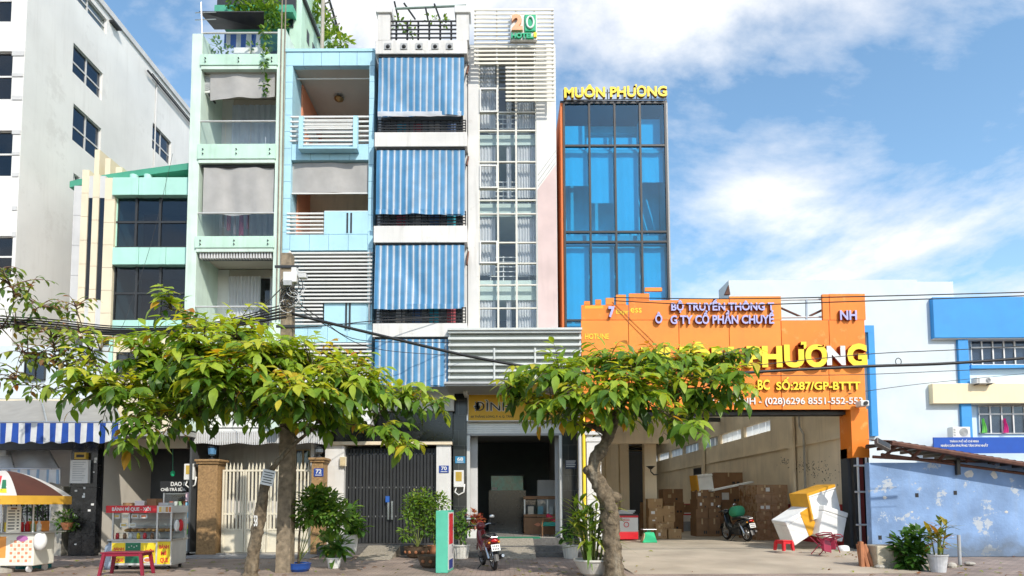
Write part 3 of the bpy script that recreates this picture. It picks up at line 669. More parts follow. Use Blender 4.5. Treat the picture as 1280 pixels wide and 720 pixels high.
MB().tube([(at(405,264,YD).x,YD+.06,Zd(264)+.02),(DR,YD+.06,Zd(264)+.02)], .02).build('handrail', m_white2, Dh)
# second floor louvre screen
xl = at(359.5, 350, -.05).x; xr = at(465.5, 350, -.05).x; xm = at(403.5, 390, -.05).x
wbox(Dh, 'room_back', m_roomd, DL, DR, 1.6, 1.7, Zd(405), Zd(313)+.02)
for k in range(14):
    z = at(408, 316.5+k*4.7, -.06).z; wbox(Dh, 'louvre_slat', m_white2, xl, xr, -.09, -.03, z-.025, z+.025)
for k in range(6):
    z = at(408, 382+k*4.6, -.06).z; wbox(Dh, 'louvre_slat', m_white2, xl, xm, -.09, -.03, z-.025, z+.025)
for x in (xl+.02, xr-.12): wbox(Dh, 'louvre_post', m_white2, x, x+.05, -.03, YD-.004, Zd(405), Zd(314))
wbox(Dh, 'parapet', m_sky, xm+.03, DR, YD-.03, YD+.12, Zd(405)+.004, Zd(378), bevel=.01)
for px in (431.5, 436): q = RX(px, px+2.2, 378, 411, YD-.05); wbox(Dh, 'slit', m_dark, q[0], q[1], YD-.052, YD-.034, q[2], q[3])
for k in range(6):
    z = at(408, 430+k*4.7, -.06).z; wbox(Dh, 'louvre_slat', m_white2, xl, xr, -.09, -.03, z-.025, z+.025)
wbox(Dh, 'room_back', m_roomd, DL, DR, 1.2, 1.3, Zd(470), Zd(428))
wbox(Dh, 'lower_wall', m_white2, XD0, XD1, YD+.1, .5, Zd(530), Zd(458))
# garden frame on the roof
MB().tube([at(404, -12, 3.0), at(402.5, 66, 3.0)], .07).build('roof_post', m_conc, Dh)
MB().tube([at(408, -12, 3.2), at(424, 42, 6.0)], .05).build('roof_beam', m_dark, Dh); MB().tube([at(398, -8, 3.2), at(420, 35, 6.0)], .05).build('roof_beam', m_dark, Dh)
for k in range(5): MB().tube([at(399+5*k, -4+9*k, 3.3+.5*k), at(409+4*k, -7+9*k, 3.3+.5*k)], .03).build('roof_batten', m_conc, Dh)

# ================================================================== E: house with the blue striped blinds
YE = -0.42
Eh = T('striped_blind_house', 'white narrow house with tall blue striped blinds on every floor', 'house', (at(527,300,YE).x, YE, 0))
XE0, XE1 = at(468.5, 210, YE).x, at(584, 210, YE).x
Ze = lambda y: at(527, y, YE).z
slE = [(50,67),(165,183),(282,303),(404,421)]
for y0, y1 in slE:
    wbox(Eh, 'floor_slab', m_white, XE0-.02, XE1, YE, 1.8, Ze(y1), Ze(y0), bevel=.015)
wbox(Eh, 'side_wall', m_grey, XE0-.01, XE0+.1, YE+.45, 1.8, Ze(512), Ze(67)); wbox(Eh, 'side_wall', m_white, XE1-.16, XE1-.02, YE+.45, 1.8, Ze(488), Ze(67))
wbox(Eh, 'core_wall', m_room, XE0, XE1-.03, 1.8, 11, Ze(500), Ze(52))
for i, (yt, yb, x_l, x_r) in enumerate(((69,146,472.5,580),(185,268,470,581),(304,386,468.5,580.5),(422,483,468,560))):
    q = RX(x_l, x_r, yt, yb, YE+.02)
    def fn(u, v, q=q, i=i):
        z = q[2]+(q[3]-q[2])*v; w = .028*math.sin(u*21+i*2+1.6*v)*(1-v)+.05*math.sin(u*5+2*i+v*2)*(1-v)+.004*math.sin(u*82+i)+.05*math.exp(-((u-.35-.13*i-.45*v*(1 if i%2 else -1))*9)**2)*math.sin(v*3.1)
        z += (.03*math.sin(u*4+i*1.7)+.05*(u-.5)*(1,-1.3,.8,-.5)[i])*(1-v)
        return (q[0]+(q[1]-q[0])*u, YE+.08-.10*(1-v)+w, z)
    MB().sheet(fn, 130, 14).build('striped_blind', m_stripe, Eh, smooth=True, fix=False)
    MB().tube([(q[0],YE+.08,q[3]),(q[1],YE+.08,q[3])], .035).build('blind_roller', m_dark, Eh)
    drape(Eh, 'blind_hem', m_stripe if i else m_drape, q[0]+.01, q[0]+(q[1]-q[0])*.97, q[2]-.02, q[2]+.14, YE-.045, 3, .012, seed=40+i)
for i, (yt, yb) in enumerate(((147,164),(262,281),(383,403))):
    zt_, zb_ = Ze(yt), Ze(yb); x0, x1 = XE0+.05, XE1-.06
    for k in range(6): wbox(Eh, 'rail_bar', m_black, x0, x1, YE+.14, YE+.17, zb_+(zt_-zb_)*k/5.2, zb_+(zt_-zb_)*k/5.2+.03)
    for k in range(15): x = x0+(x1-x0)*k/14; wbox(Eh, 'rail_post', m_black, x-.015, x+.015, YE+.172, YE+.2, zb_, zt_+.03)
    for k in range(4): wbox(Eh, 'hanging_cloth', mat('cloth%d'%((i+k)%4), [(.05,.35,.45),(.45,.10,.12),(.5,.45,.4),(.10,.16,.3)][(i+k)%4], .9), x0+.5+k*.55, x0+.8+k*.55, YE+.8, YE+.83, zb_+.1, zt_+.3)
# roof parapet
for px0, px1 in ((472,487.5),(570.5,586)):
    q = RX(px0, px1, 17, 50, YE); wbox(Eh, 'parapet_post', m_white, q[0], q[1], YE, YE+.42, q[2], q[3]); wbox(Eh, 'post_cap', m_white2, q[0]-.06, q[1]+.06, YE-.06, YE+.48, q[3], q[3]+.24, bevel=.02)
q = RX(487.5, 570.5, 24, 50, YE)
for k in range(6): wbox(Eh, 'roof_rail', m_black, q[0], q[1], YE+.1, YE+.13, q[2]+(q[3]-q[2])*k/5, q[2]+(q[3]-q[2])*k/5+.04)
for k in range(6): x = q[0]+(q[1]-q[0])*(k+.5)/6; wbox(Eh, 'roof_rail_post', m_black, x-.03, x+.03, YE+.132, YE+.17, q[2], q[3])
for k in range(4): wbox(Eh, 'planter_box', mat('planter_brown', (.22,.09,.05), .8, .2, 4), q[0]+.1+k*.5, q[0]+.5+k*.5, YE+.6, YE+.9, q[2], q[2]+.35)
for k, px in enumerate((484, 504, 523, 543, 561)):
    c = at(px+1, 58, YE); MB().prism([(c.x-.11,YE-.003,c.z-.10),(c.x+.11,YE-.003,c.z-.10),(c.x+.11,YE-.003,c.z+.10),(c.x-.11,YE-.003,c.z+.10)], (0,-.025,0)).build('wall_ornament', m_grey, Eh)
    MB().lathe([(.07,0),(.05,.03),(.02,.05)], (0,0,0), 10).xf(Matrix.Translation((c.x, YE-.028, c.z-.02)) @ Matrix.Rotation(R_(90), 4, 'X')).build('ornament_boss', m_dark, Eh)
for a, b in (((493,2),(498,24)), ((505,4),(519,24)), ((532,10),(535,25)), ((543,5),(550,24))): MB().tube([at(*a, YE+.3), at(*b, YE+.9)], .03).build('pergola_bar', m_dark, Eh)
MB().tube([at(494, 11, YE+.4), at(583, 7, YE+.4)], .035).build('pergola_beam', mat('verdigris', (.22,.30,.26), .7, .3, 6), Eh)
for y0, y1 in ((67,90),(183,205),(303,330)):
    MB().tube([(XE1+.02, YE+.5, Ze(y0)), (XE1-.02, YE+.1, Ze(y1))], .03).build('blind_bracket', m_rust, Eh)

# ================================================================== F: hotel with glass curtain wall
YF = 0.0
Fh = T('hotel', 'white slim hotel with curtained glass front and louvred crown', 'hotel', (at(640,300,0).x, 0, 0))
XF0, XF1 = XE1+.005, at(696, 260, 0).x
GF0, GF1 = at(598.5, 250, YF).x, at(671, 250, YF).x
Zf = lambda y: at(640, y, YF).z
zf_bot, zf_top = Zf(415), Zf(79)
wbox(Fh, 'left_pier', m_white, XF0, GF0, YF-.02, .6, zf_bot-.5, Zf(60)); wbox(Fh, 'right_wall', m_white2, GF1, XF1, YF-.02, 9, zf_bot, Zf(60))
plate(Fh, 'pink_panel', mat('pink_tone', (.66,.52,.50), .85, .12, 1.5, .35, .2, dirt=(.45,.36,.34)), [(GF1+.02,YF-.02,Zf(412)),(XF1-.01,YF-.02,Zf(412)),(XF1-.01,YF-.02,Zf(206)),(GF1+.02,YF-.02,Zf(238))], (0,-.006,0))  # thin pinkish panel low on the right wall, slanted top edge
for k in range(3): MB().tube([(GF1+.05, YF-.03, Zf(233-7*k)), (XF1-.02, YF-.03, Zf(203-7*k))], .012).build('wall_cable', m_lgrey, Fh)
wbox(Fh, 'core_wall', m_room, XF0, GF1, 2.6, 9, Zf(470), Zf(60)); wbox(Fh, 'roof_slab', m_white2, XF0, XF1, YF+.02, 9.5, Zf(60)+.004, Zf(55))
fy = [79, 121, 152, 163, 176, 217, 240, 250, 266, 330, 347, 356, 372, 413]
floors = [(163,176),(250,266),(347,372)]
for y0, y1 in floors:
    wbox(Fh, 'floor_slab', mat('slab_edge', (.50,.60,.56), .6, .08), GF0+.02, GF1-.02, .25, 2.6, Zf(y1), Zf(y0))
mull = [598.5, 622.5, 645.5, 671]; mx_ = [at(p, 250, YF).x for p in mull]
ro = [79, 110, 140, 163, 202, 235.5, 250, 267, 303, 329, 356, 385, 414]; rz = [Zf(y) for y in ro][::-1]
ff = MB()
for k, x in enumerate(mx_): ff.box(x-.03, x+.03, YF, YF+.1, zf_bot, zf_top)
for z in rz: ff.box(GF0, GF1, YF+.006, YF+.094, z-.022, z+.022)
fr_ = ff.build('curtain_wall_frame', mat('champagne_frame', (.66,.63,.55), .4, .1, 3, metal=.2), Fh, fix=False)
for a, b in zip(mx_, mx_[1:]):
    for c, d in zip(rz, rz[1:]):
        wbox(fr_, 'pane', m_glass, a+.02, b-.02, YF+.045, YF+.055, c+.015, d-.015)
for y0, y1 in ((110,140),(206,235),(301,329)):
    q = RX(599.5, 622, y0, y1, YF-.04); f = MB(); t_ = .045
    f.box(q[0],q[0]+t_,YF-.05,YF-.002,q[2],q[3]); f.box(q[1]-t_,q[1],YF-.05,YF-.002,q[2],q[3]); f.box(q[0]+t_,q[1]-t_,YF-.048,YF-.004,q[2],q[2]+t_); f.box(q[0]+t_,q[1]-t_,YF-.048,YF-.004,q[3]-t_,q[3])
    f.build('opening_sash', m_white2, Fh, fix=False)
for i, (y0, y1) in enumerate(((82,162),(177,249),(267,346),(373,412))):
    for a, b, nf in ((598.5,620,5),(645,671,7),(632,640,2)):
        if i == 2 and a == 632: continue
        q = RX(a, b, y0, y1, YF+.3); drape(Fh, 'curtain', m_drape, q[0]+.03, q[1]-.02, q[2]+.05, q[3]-.02, YF+.32, nf, .026, seed=60+i*3+int(a))
    if i < 3:
        z = Zf(y1-2); mb = MB()
        for k in range(5): mb.box(GF0+.3, GF1-.2, .55, .575, z+.15+k*.16, z+.175+k*.16)
        for k in range(4): x = GF0+.35+k*.42; mb.box(x, x+.03, .578, .60, z, z+.85)
        mb.build('inner_railing', m_white2, Fh)
# louvred crown
LY = -.42
x0, x1, z0, z1 = RX(592.5, 692.5, 10, 80, LY)
zz = [at(640, 10.5+k*5.15, LY).z for k in range(14)]
for z in zz: wbox(Fh, 'louvre_slat', mat('ivory_slat', (.78,.74,.64), .5, .08, 2, .1, dirt=(.4,.36,.28)), x0, x1, LY, LY+.035, z-.065, z-.005)
xr0 = at(632, 100, LY).x
for k in range(9):
    z = at(640, 83+k*5.1, LY).z; wbox(Fh, 'louvre_slat', MATS['ivory_slat'], xr0, x1, LY, LY+.035, z-.065, z-.005)
for px in (594, 621, 645, 668, 690.5):
    a = at(px, 50, LY).x; bot = 123 if px > 640 else 80
    wbox(Fh, 'louvre_post', m_white2, a-.02, a+.02, LY+.037, LY+.09, at(640, bot, LY).z, zz[0]-.01)
wbox(Fh, 'crown_back', m_grey, x0+.5, x1-.9, 2.5, 2.7, Zf(55), at(640, 24, .5).z)
for px in (594, 668): a = at(px, 60, LY).x; wbox(Fh, 'crown_bracket', m_dark, a-.03, a+.03, LY+.09, .0, Zf(70), Zf(68))

# ================================================================== G: blue glass tower
YG = 2.0
Gh = T('blue_glass_tower', 'blue film glass tower with orange side wall behind the shop signs', 'building', (at(770,300,YG).x, YG, 0))
XG0, XG1 = at(706, 260, YG).x, at(834, 260, YG).x
Zg = lambda y: at(770, y, YG).z
zg0, zg1 = 6.62, Zg(127.5)
wbox(Gh, 'side_wall', mat('orange_wall', (.72,.20,.06), .7, .08, 1.2, .2, dirt=(.4,.12,.05)), XG0-.12, XG0-.02, YG+.05, YG+9, 6.62, zg1); wbox(Gh, 'side_wall', m_grey, XG1+.02, XG1+.1, YG+.05, YG+9, 6.62, zg1)
wbox(Gh, 'core_wall', m_white2, XG0, XG1, YG+1.15, YG+9, 6.62, zg1-.2); wbox(Gh, 'roof_slab', m_dark, XG0-.12, XG1+.1, YG+.1, YG+9, zg1, zg1+.12)
cols = [XG0+(XG1-XG0)*k/4 for k in range(5)]; rws = [6.67]+[Zg(y) for y in (400, 302, 289.5, 181.5, 128)]
ff = MB()
for x in cols: ff.box(x-.035, x+.035, YG, YG+.12, zg0, zg1)
for z in rws: ff.box(XG0, XG1, YG+.006, YG+.114, z-.035, z+.035)
gf = ff.build('curtain_wall_frame', m_dark, Gh, fix=False)
for a, b in zip(cols, cols[1:]):
    for c, d in zip(rws, rws[1:]):
        tx_, tz_ = random.uniform(-.006,.006), random.uniform(-.006,.006); x_, z_ = (a+b)/2, (c+d)/2
        MB().obox(Matrix.Translation((x_, YG+.055, z_)) @ Matrix.Rotation(tx_,4,'X') @ Matrix.Rotation(tz_,4,'Z'), b-a-.06, .008, d-c-.06).build('pane', m_bglass, gf, fix=False)
m_screen = mat('roller_screen', (.72,.74,.76), .8, .05, 2)
bl = [(0,182,229),(1,182,251),(2,182,288),(3,182,225),(0,303,400),(1,303,400),(2,303,400),(3,303,400),(0,400,436),(1,400,436),(2,400,436),(3,400,436)]
for k, y0, y1 in bl: drape(Gh, 'roller_blind', m_screen, cols[k]+.06, cols[k+1]-.05, Zg(y1)+.05, Zg(y0)-.04, YG+.28, 1.5, .006, seed=80+k)
for y0, y1 in ((289.5,302),(180,184)): wbox(Gh, 'floor_slab', m_lgrey, XG0, XG1, YG+.35, YG+1.15, Zg(y1), Zg(y0))
for k in range(5): MB().tube([(XG0+.4,YG+1.0,Zg(175)+k*.16+.2),(XG1-.7,YG+1.0,Zg(175)+k*.16+.2)], .018).build('inner_rail', m_white2, Gh)
for a, b, h in ((.02,.22,1.0),(.24,.46,.55),(.5,.74,.55),(.77,.98,1.25)): wbox(Gh, 'roof_tank', m_screen, XG0+(XG1-XG0)*a, XG0+(XG1-XG0)*b, YG+.5, YG+.9, Zg(181), Zg(181)+h)
MB().tube([(XG1-.25,YG+.6,Zg(285)),(XG1-.6,YG+.6,Zg(240))], .03).build('stair_rail', m_white2, Gh); MB().tube([(XG1-.55,YG+.6,Zg(285)),(XG1-.9,YG+.6,Zg(240))], .03).build('stair_rail', m_white2, Gh)
rs = T('roof_sign', 'raised yellow letters on steel frame atop the blue glass tower', 'sign', (XG0, YG, zg1+.12))
q = RX(705, 833, 110, 127.5, YG-.05)
lettering(rs, 'MUÔN PHƯƠNG', q[0], q[1], q[2]+.1, q[3]+.06, YG-.03, .12, m_yellow, bold=.035, each=True, side_m=mat('amber_side', (.45,.25,.02), .5), slope=.012)
for z in (q[2]+.12, q[2]+.38): MB().tube([(q[0]-.02,YG+.02,z),(q[1]+.02,YG+.02,z+.03)], .02).build('frame_rail', m_steel, rs)
for k in range(8): x = q[0]+(q[1]-q[0])*k/7; MB().tube([(x,YG+.04,zg1+.1),(x,YG+.04,q[3])], .018).build('frame_post', m_dark, rs)

# hotel sign board "20 HOTEL"
hs_ = T('hotel_sign', 'square white sign with number and green hotel lettering on the louvres', 'sign', (at(655,32,LY-.1).x, LY-.12, at(655,48,LY-.1).z))
q = RX(637.5, 671.5, 16, 48, LY-.2); wbox(hs_, 'sign_board', m_white2, q[0], q[1], LY-.12, LY-.004, q[2], q[3], bevel=.03)
m_sal = mat('salmon_letter', (.80,.42,.24), .5, .08); m_sgr = mat('sign_green', (.02,.40,.20), .5, .08)
a = RX(639.5, 653.5, 17.5, 37.5, LY-.2); lettering(hs_, '2', *a, LY-.12, .09, m_sal, bold=.05)
a = RX(655.5, 670, 17, 38, LY-.2); wbox(hs_, 'zero_board', m_sgr, a[0], a[1], LY-.17, LY-.121, a[2], a[3], bevel=.03); c_ = ((a[0]+a[1])/2, (a[2]+a[3])/2)
mb = MB(); pts_ = [(c_[0]+.11*math.cos(t*.3142), c_[1]+.19*math.sin(t*.3142)) for t in range(20)]; mb.tube([(p[0], LY-.19, p[1]) for p in pts_+[pts_[0]]], .032, 8, caps=False).build('zero_ring', mat('pale_mint', (.75,.85,.8), .5), hs_)
a = RX(639, 667, 40.5, 47, LY-.2); lettering(hs_, 'HOTEL', *a, LY-.12, .07, m_sgr, bold=.05, each=True); a = RX(667.2, 671, 39.5, 45, LY-.2); wbox(hs_, 'yellow_tab', m_yellow, a[0], a[1], LY-.17, LY-.121, a[2], a[3])
# ================================================================== shop 68 under the hotel
YS = 1.0
Sh = T('corner_shop', 'open shop front with black tiled pillars and roller shutter under the hotel', 'shop', (at(645,600,YS).x, YS, 0))
m_btile = brickmat('black_wall_tile', (.022,.026,.03), (.035,.04,.045), (.10,.10,.10), .38, .5, .006, axes='XZ', rough=.15, bump=.1)
for a, b in ((566.5,583.5),(703,722.5)):
    q = RX(a, b, 490, 695, YS); wbox(Sh, 'pillar', m_btile, q[0], q[1], YS, YS+.5, 0, q[3])
q = RX(583.5, 703, 490, 528, YS); XS0, XS1 = at(583.5,600,YS).x, at(703,600,YS).x
FS = 0.48
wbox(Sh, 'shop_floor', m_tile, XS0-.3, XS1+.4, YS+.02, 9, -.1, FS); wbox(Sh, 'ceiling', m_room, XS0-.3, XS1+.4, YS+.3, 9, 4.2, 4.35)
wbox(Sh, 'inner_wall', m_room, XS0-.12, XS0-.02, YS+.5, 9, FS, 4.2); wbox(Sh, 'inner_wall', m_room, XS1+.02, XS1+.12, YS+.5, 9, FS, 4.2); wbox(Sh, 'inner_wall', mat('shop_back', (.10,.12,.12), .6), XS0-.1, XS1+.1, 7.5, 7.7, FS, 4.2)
zs0, zs1 = at(645,542,YS+.15).z, at(645,527,YS+.15).z
for k in range(6): wbox(Sh, 'shutter_slat', m_alu, XS0, XS1, YS+.12, YS+.16+.02*(k%2), zs0+(zs1-zs0)*k/6+.004, zs0+(zs1-zs0)*(k+1)/6-.002)
wbox(Sh, 'shutter_foot', m_grey, XS0, XS1, YS+.1, YS+.2, zs0-.07, zs0)
for x in (XS0, XS1-.1): wbox(Sh, 'shutter_guide', m_alu, x, x+.1, YS+.05, YS+.3, FS, zs0-.07)
for a, b in ((587,597),(694,702)): q = RX(a, b, 545, 668, YS+.6); wbox(Sh, 'folded_door', m_lgrey, q[0], q[1], YS+.6, YS+.7, FS, q[3]); wbox(Sh, 'door_edge', m_glass, q[0]+.05, q[1]-.05, YS+.75, YS+.77, FS, q[3])
# the sign over the shop
sg = T('shop_sign', 'yellow shop sign with brush lettering below the grey louvre canopy', 'sign', (at(645,527,YS-.1).x, YS-.1, at(645,527,YS-.1).z))
q = RX(584.5, 703, 492, 526.5, YS-.12); m_sy = mat('sign_yellow', (.72,.42,.03), .5, .06, 3)
wbox(sg, 'sign_face', m_sy, q[0]+.03, q[1]-.03, YS-.1, YS-.006, q[2]+.03, q[3]-.03)
f = MB(); f.box(q[0],q[0]+.03,YS-.12,YS-.006,q[2],q[3]); f.box(q[1]-.03,q[1],YS-.12,YS-.006,q[2],q[3]); f.box(q[0]+.03,q[1]-.03,YS-.118,YS-.008,q[2],q[2]+.03); f.box(q[0]+.03,q[1]-.03,YS-.118,YS-.008,q[3]-.03,q[3]); f.build('sign_frame', m_white2, sg)
a = RX(592, 640, 499.5, 514, YS-.1); lettering(sg, 'ĐÌNH', *a, YS-.1, .004, m_white2, bold=.045); lettering(sg, 'ĐÌNH', a[0]+.015, a[1]-.015, a[2]+.014, a[3]-.014, YS-.105, .004, m_black, bold=.0)
a = RX(588.5, 640, 518.5, 522.5, YS-.1); lettering(sg, '68 THĂNG LONG, P. 4, Q. TÂN', *a, YS-.1, .003, m_black, bold=.02)
a = RX(668, 700, 518, 522, YS-.1); lettering(sg, 'ĐT: 08. 38', *a, YS-.1, .003, m_black, bold=.02)
# louvre canopy
cp = T('louvre_canopy', 'pale grey horizontal louvre canopy across the hotel above the shop sign', 'canopy', (at(643,480,-.9).x, -.9, at(643,480,-.9).z))
LYc = -.62
q = RX(560, 727, 413, 478, LYc); m_sil = mat('silver_paint', (.58,.60,.58), .45, .1, 2, .2, metal=.15, dirt=(.3,.3,.28))
for k in range(8):
    z = q[3]-(q[3]-q[2])*(k+.0)/8; wbox(cp, 'louvre_slat', m_sil, q[0], q[1], LYc, LYc+.10, z-.075, z, bevel=.004)
wbox(cp, 'backing_sheet', mat('canopy_back', (.42,.46,.44), .5, .12, 1.5, .2), q[0]+.05, q[1]-.05, LYc+.16, LYc+.2, q[2]+.02, q[3]-.08)
for px in (618, 669): x = at(px, 455, LYc).x; wbox(cp, 'canopy_post', m_sil, x-.025, x+.025, LYc-.03, LYc-.004, q[2]+.05, q[3]-.55)
for x in (q[0]+.01, q[1]-.06): wbox(cp, 'canopy_post', m_sil, x, x+.05, LYc+.102, LYc+.158, q[2], q[3])
wbox(cp, 'canopy_top', m_sil, q[0]-.02, q[1]+.02, LYc-.06, .05, q[3]+.004, q[3]+.07)
zc = q[2]-.02
wbox(cp, 'soffit', m_grey, q[0]-.1, q[1]-.05, LYc-.25, YS-.14, zc-.06, zc)
for k in range(9): y = LYc-.2+k*.17; wbox(cp, 'soffit_rib', m_grey, q[0]-.06, q[1]-.1, y, y+.06, zc-.11, zc-.062)
# number plate, meter box, steps
def number_plate(name, label, text, px0, px1, py0, py1, Y, m_=None, cat='number plate'):
    q = RX(px0, px1, py0, py1, Y); t = T(name, label, cat, ((q[0]+q[1])/2, Y, q[2]))
    m_ = m_ or mat('enamel_blue', (.02,.06,.30), .3)
    wbox(t, 'plate', m_, q[0], q[1], Y-.02, Y-.003, q[2], q[3]); w, h = q[1]-q[0], q[3]-q[2]
    lettering(t, text, q[0]+w*.2, q[1]-w*.2, q[2]+h*.34, q[3]-h*.12, Y-.02, .004, m_white2, bold=.03, name='numeral')
    wbox(t, 'caption_line', m_white2, q[0]+w*.15, q[1]-w*.15, Y-.023, Y-.0205, q[2]+h*.12, q[2]+h*.2); return t
number_plate('number_plate', 'blue enamel number plate 68 on the black tiled pillar', '68', 569, 581.5, 570.5, 579, YS, mat('enamel_teal', (.03,.22,.42), .3))
ns = T('notice_plate', 'small dark notice plate with white lines on the pillar beside the big plant', 'notice', (at(712,582,YS).x, YS, at(712,586,YS).z))
q = RX(706.5, 720.5, 575, 586, YS); wbox(ns, 'plate', mat('plate_navy', (.03,.04,.08), .3), q[0], q[1], YS-.015, YS-.002, q[2], q[3])
for k in range(4): wbox(ns, 'text_line', m_white2, q[0]+.03, q[1]-.03-.02*(k%2), YS-.018, YS-.0155, q[3]-.05-.06*k, q[3]-.025-.06*k)
def meter(label, px0, px1, py0, py1, Y):
    q = RX(px0, px1, py0, py1, Y); t = T('meter_box', label, 'meter box', ((q[0]+q[1])/2, Y, q[2])); w, h = q[1]-q[0], q[3]-q[2]
    wbox(t, 'case', m_white2, q[0], q[1], Y-.14, Y-.003, q[2], q[3], bevel=.015)
    wbox(t, 'dial_window', mat('dial_amber', (.50,.34,.06), .25), q[0]+w*.2, q[1]-w*.2, Y-.148, Y-.141, q[2]+h*.35, q[3]-h*.1)
    MB().tube([(q[0]+w*.3,Y-.06,q[2]+.01),(q[0]+w*.1,Y-.07,q[2]-.16),(q[0]+w*.5,Y-.08,q[2]-.26),(q[1],Y-.06,q[2]-.16),(q[1]+.02,Y-.04,q[2]+.1)], .025, 8).build('conduit', m_white2, t, smooth=True)
meter('white electric meter box on the black tiled pillar', 567.5, 580, 588, 609, YS)
meter('yellowed electric meter box hanging above the glass drinks cabinet', 232.5, 245.5, 580, 600, .5)
for k, (d, z) in enumerate(((1.0, FS-.012), (1.5, .30), (2.0, .14))):
    tag(wbox(None, 'step', m_step, XS0-.25, XS1+.45, YS+.02-d+.0, YS+.018-(d-.5 if k else 0), -.01, z, bevel=.012), kind='structure') if k else None
wbox(Sh, 'threshold', m_step, XS0-.25, XS1+.45, YS-.48, YS+.015, -.01, FS-.02, bevel=.012)
rp = MB(); rx0, rx1 = at(624,680,-.5).x, at(668,680,-.5).x
rp.prism([(rx0,YS-.5,FS+.0),(rx0,YS-2.6,.02),(rx0,YS-2.6,-.01),(rx0,YS-.5,-.01)], (rx1-rx0,0,0))
tag(rp.build('ramp', mat('pebble_concrete', (.35,.31,.25), .9, .4, 20, .0, .8, bscale=30)), kind='structure')
mt = tag(wbox(None, 'door_mat', mat('green_mat', (.02,.22,.12), .9, .2, 10, bump=.4), rx0-.1, rx1+.25, YS-.45, YS+.2, FS-.018, FS+.012), 'green door mat at the threshold of the open shop', 'mat')
# ---- inside the shop
ct = T('wooden_counter', 'brown wooden glass counter inside the dark shop', 'counter', (at(680,668,3).x, 3.0, FS)); q = RX(655, 712, 618, 671, 3.0); qz = FS; h = q[3]-qz
wbox(ct, 'cabinet', m_wood, q[0], q[1], 3.0, 3.6, qz, qz+h*.42); wbox(ct, 'shelf', m_wood, q[0], q[1], 2.97, 3.62, qz+h*.44, qz+h*.50); wbox(ct, 'top_rail', m_wood, q[0], q[1], 2.97, 3.62, qz+h*.88, qz+h*.96)
for x in (q[0], (q[0]+q[1])/2, q[1]-.05): wbox(ct, 'post', m_alu, x, x+.05, 3.0, 3.05, qz+h*.5, qz+h*.88)
wbox(ct, 'glass_front', m_glass, q[0]+.05, q[1]-.05, 3.02, 3.03, qz+h*.52, qz+h*.86)
for k, c in enumerate(((.7,.6,.5),(.2,.4,.5),(.7,.7,.7))): wbox(ct, 'goods', mat('goods%d'%k, c, .6), q[0]+.15+k*.35, q[0]+.35+k*.35, 3.1, 3.4, qz+h*.50, qz+h*.7)
MB().prism([(q[0]+.35,2.99,qz+.35),(q[0]+.5,2.99,qz+.28),(q[0]+.65,2.99,qz+.35),(q[0]+.5,2.99,qz+.42)], (0,-.01,0)).build('carving', m_salmon, ct)
q = RX(672, 696, 600, 626, 4.4); tag(MB().box(q[0],q[1],4.4,4.9,FS,q[3]).build('filing_cabinet', m_lgrey), 'grey steel cabinet behind the wooden counter in the shop', 'cabinet')
aq = T('aquarium', 'teal lit fish tank on a stand deep inside the shop', 'aquarium', (at(636,612,5.5).x, 5.5, FS)); q = RX(614, 654, 593, 613, 5.5)
wbox(aq, 'stand', m_granite, q[0]-.1, q[1]+.1, 5.5, 6.0, FS, q[2]); wbox(aq, 'tank', mat('teal_water', (.04,.35,.30), .1, .5, 6), q[0], q[1], 5.55, 5.95, q[2]+.004, q[3]-.06); wbox(aq, 'tank_lid', m_black, q[0]-.02, q[1]+.02, 5.52, 5.98, q[3]-.055, q[3])
wbox(aq, 'tag_card', m_white2, q[0]+.02, q[0]+.25, 5.53, 5.545, q[2]+.02, q[2]+.12)
lc = T('lounge_chair', 'teal cushioned wooden armchair inside the shop doorway', 'chair', (at(690,672,1.9).x, 1.9, FS)); X_ = lc.location.x
m_teal = cloth('teal_cushion', (.04,.30,.24), 0); wbox(lc, 'seat', m_teal, X_-.35, X_+.3, 1.65, 2.2, FS+.33, FS+.47, bevel=.05); MB().obox(Matrix.Translation((X_+.33,1.95,FS+.65)) @ Matrix.Rotation(R_(14),4,'Y'), .14, .56, .6).build('backrest', m_teal, lc, bevel=.05)
for a in (-.33,.3):
    for b in (1.67,2.18): wbox(lc, 'leg', m_wood, X_+a-.02, X_+a+.02, b-.02, b+.02, FS, FS+.33)
for b in (1.64,2.21): MB().tube([(X_-.36,b,FS+.33),(X_-.3,b,FS+.6),(X_+.3,b,FS+.62)], .025).build('armrest', m_wood, lc)
MB().obox(Matrix.Translation((X_-.02,1.85,FS+.6)) @ Matrix.Rotation(R_(35),4,'Y'), .4, .35, .14).build('red_cushion', mat('crimson_cloth', (.55,.03,.08), .8), None, bevel=.05)
tag(bpy.data.objects['red_cushion'], 'crimson cushion propped on the teal armchair', 'cushion')

# ================================================================== house 70: black gate
H7 = T('gate_house_front', 'ground floor with black granite lintel and white piers around the black gate', 'house front', (at(490,690,.9).x, .9, 0))
Y7 = .9; z7 = at(490, 553, Y7).z
q = RX(415, 566, 514, 553, Y7); wbox(H7, 'lintel', m_granite, q[0], q[1], Y7-.1, Y7+.4, q[2], q[3])
q = RX(415, 566, 552, 555.5, Y7); wbox(H7, 'lintel_trim', m_beige, q[0]+.01, q[1]-.01, Y7-.13, Y7+.3, q[2]-.02, q[3]-.004)
for a, b in ((406,430),(545.5,563.5)): q = RX(a, b, 555.5, 690, Y7); wbox(H7, 'pier', m_white, q[0], q[1], Y7-.05, Y7+.5, 0, q[3]-.01)
q = RX(430, 545.5, 555.5, 686, Y7); wbox(H7, 'inner_wall', m_roomd, q[0]-.4, q[1]+.4, Y7+2.5, Y7+2.6, 0, 4); wbox(H7, 'upper_wall', m_white2, at(350,500,.5).x, at(567,500,.5).x, .62, .78, z7+1.0, at(490,456,.6).z)
gz0 = .30
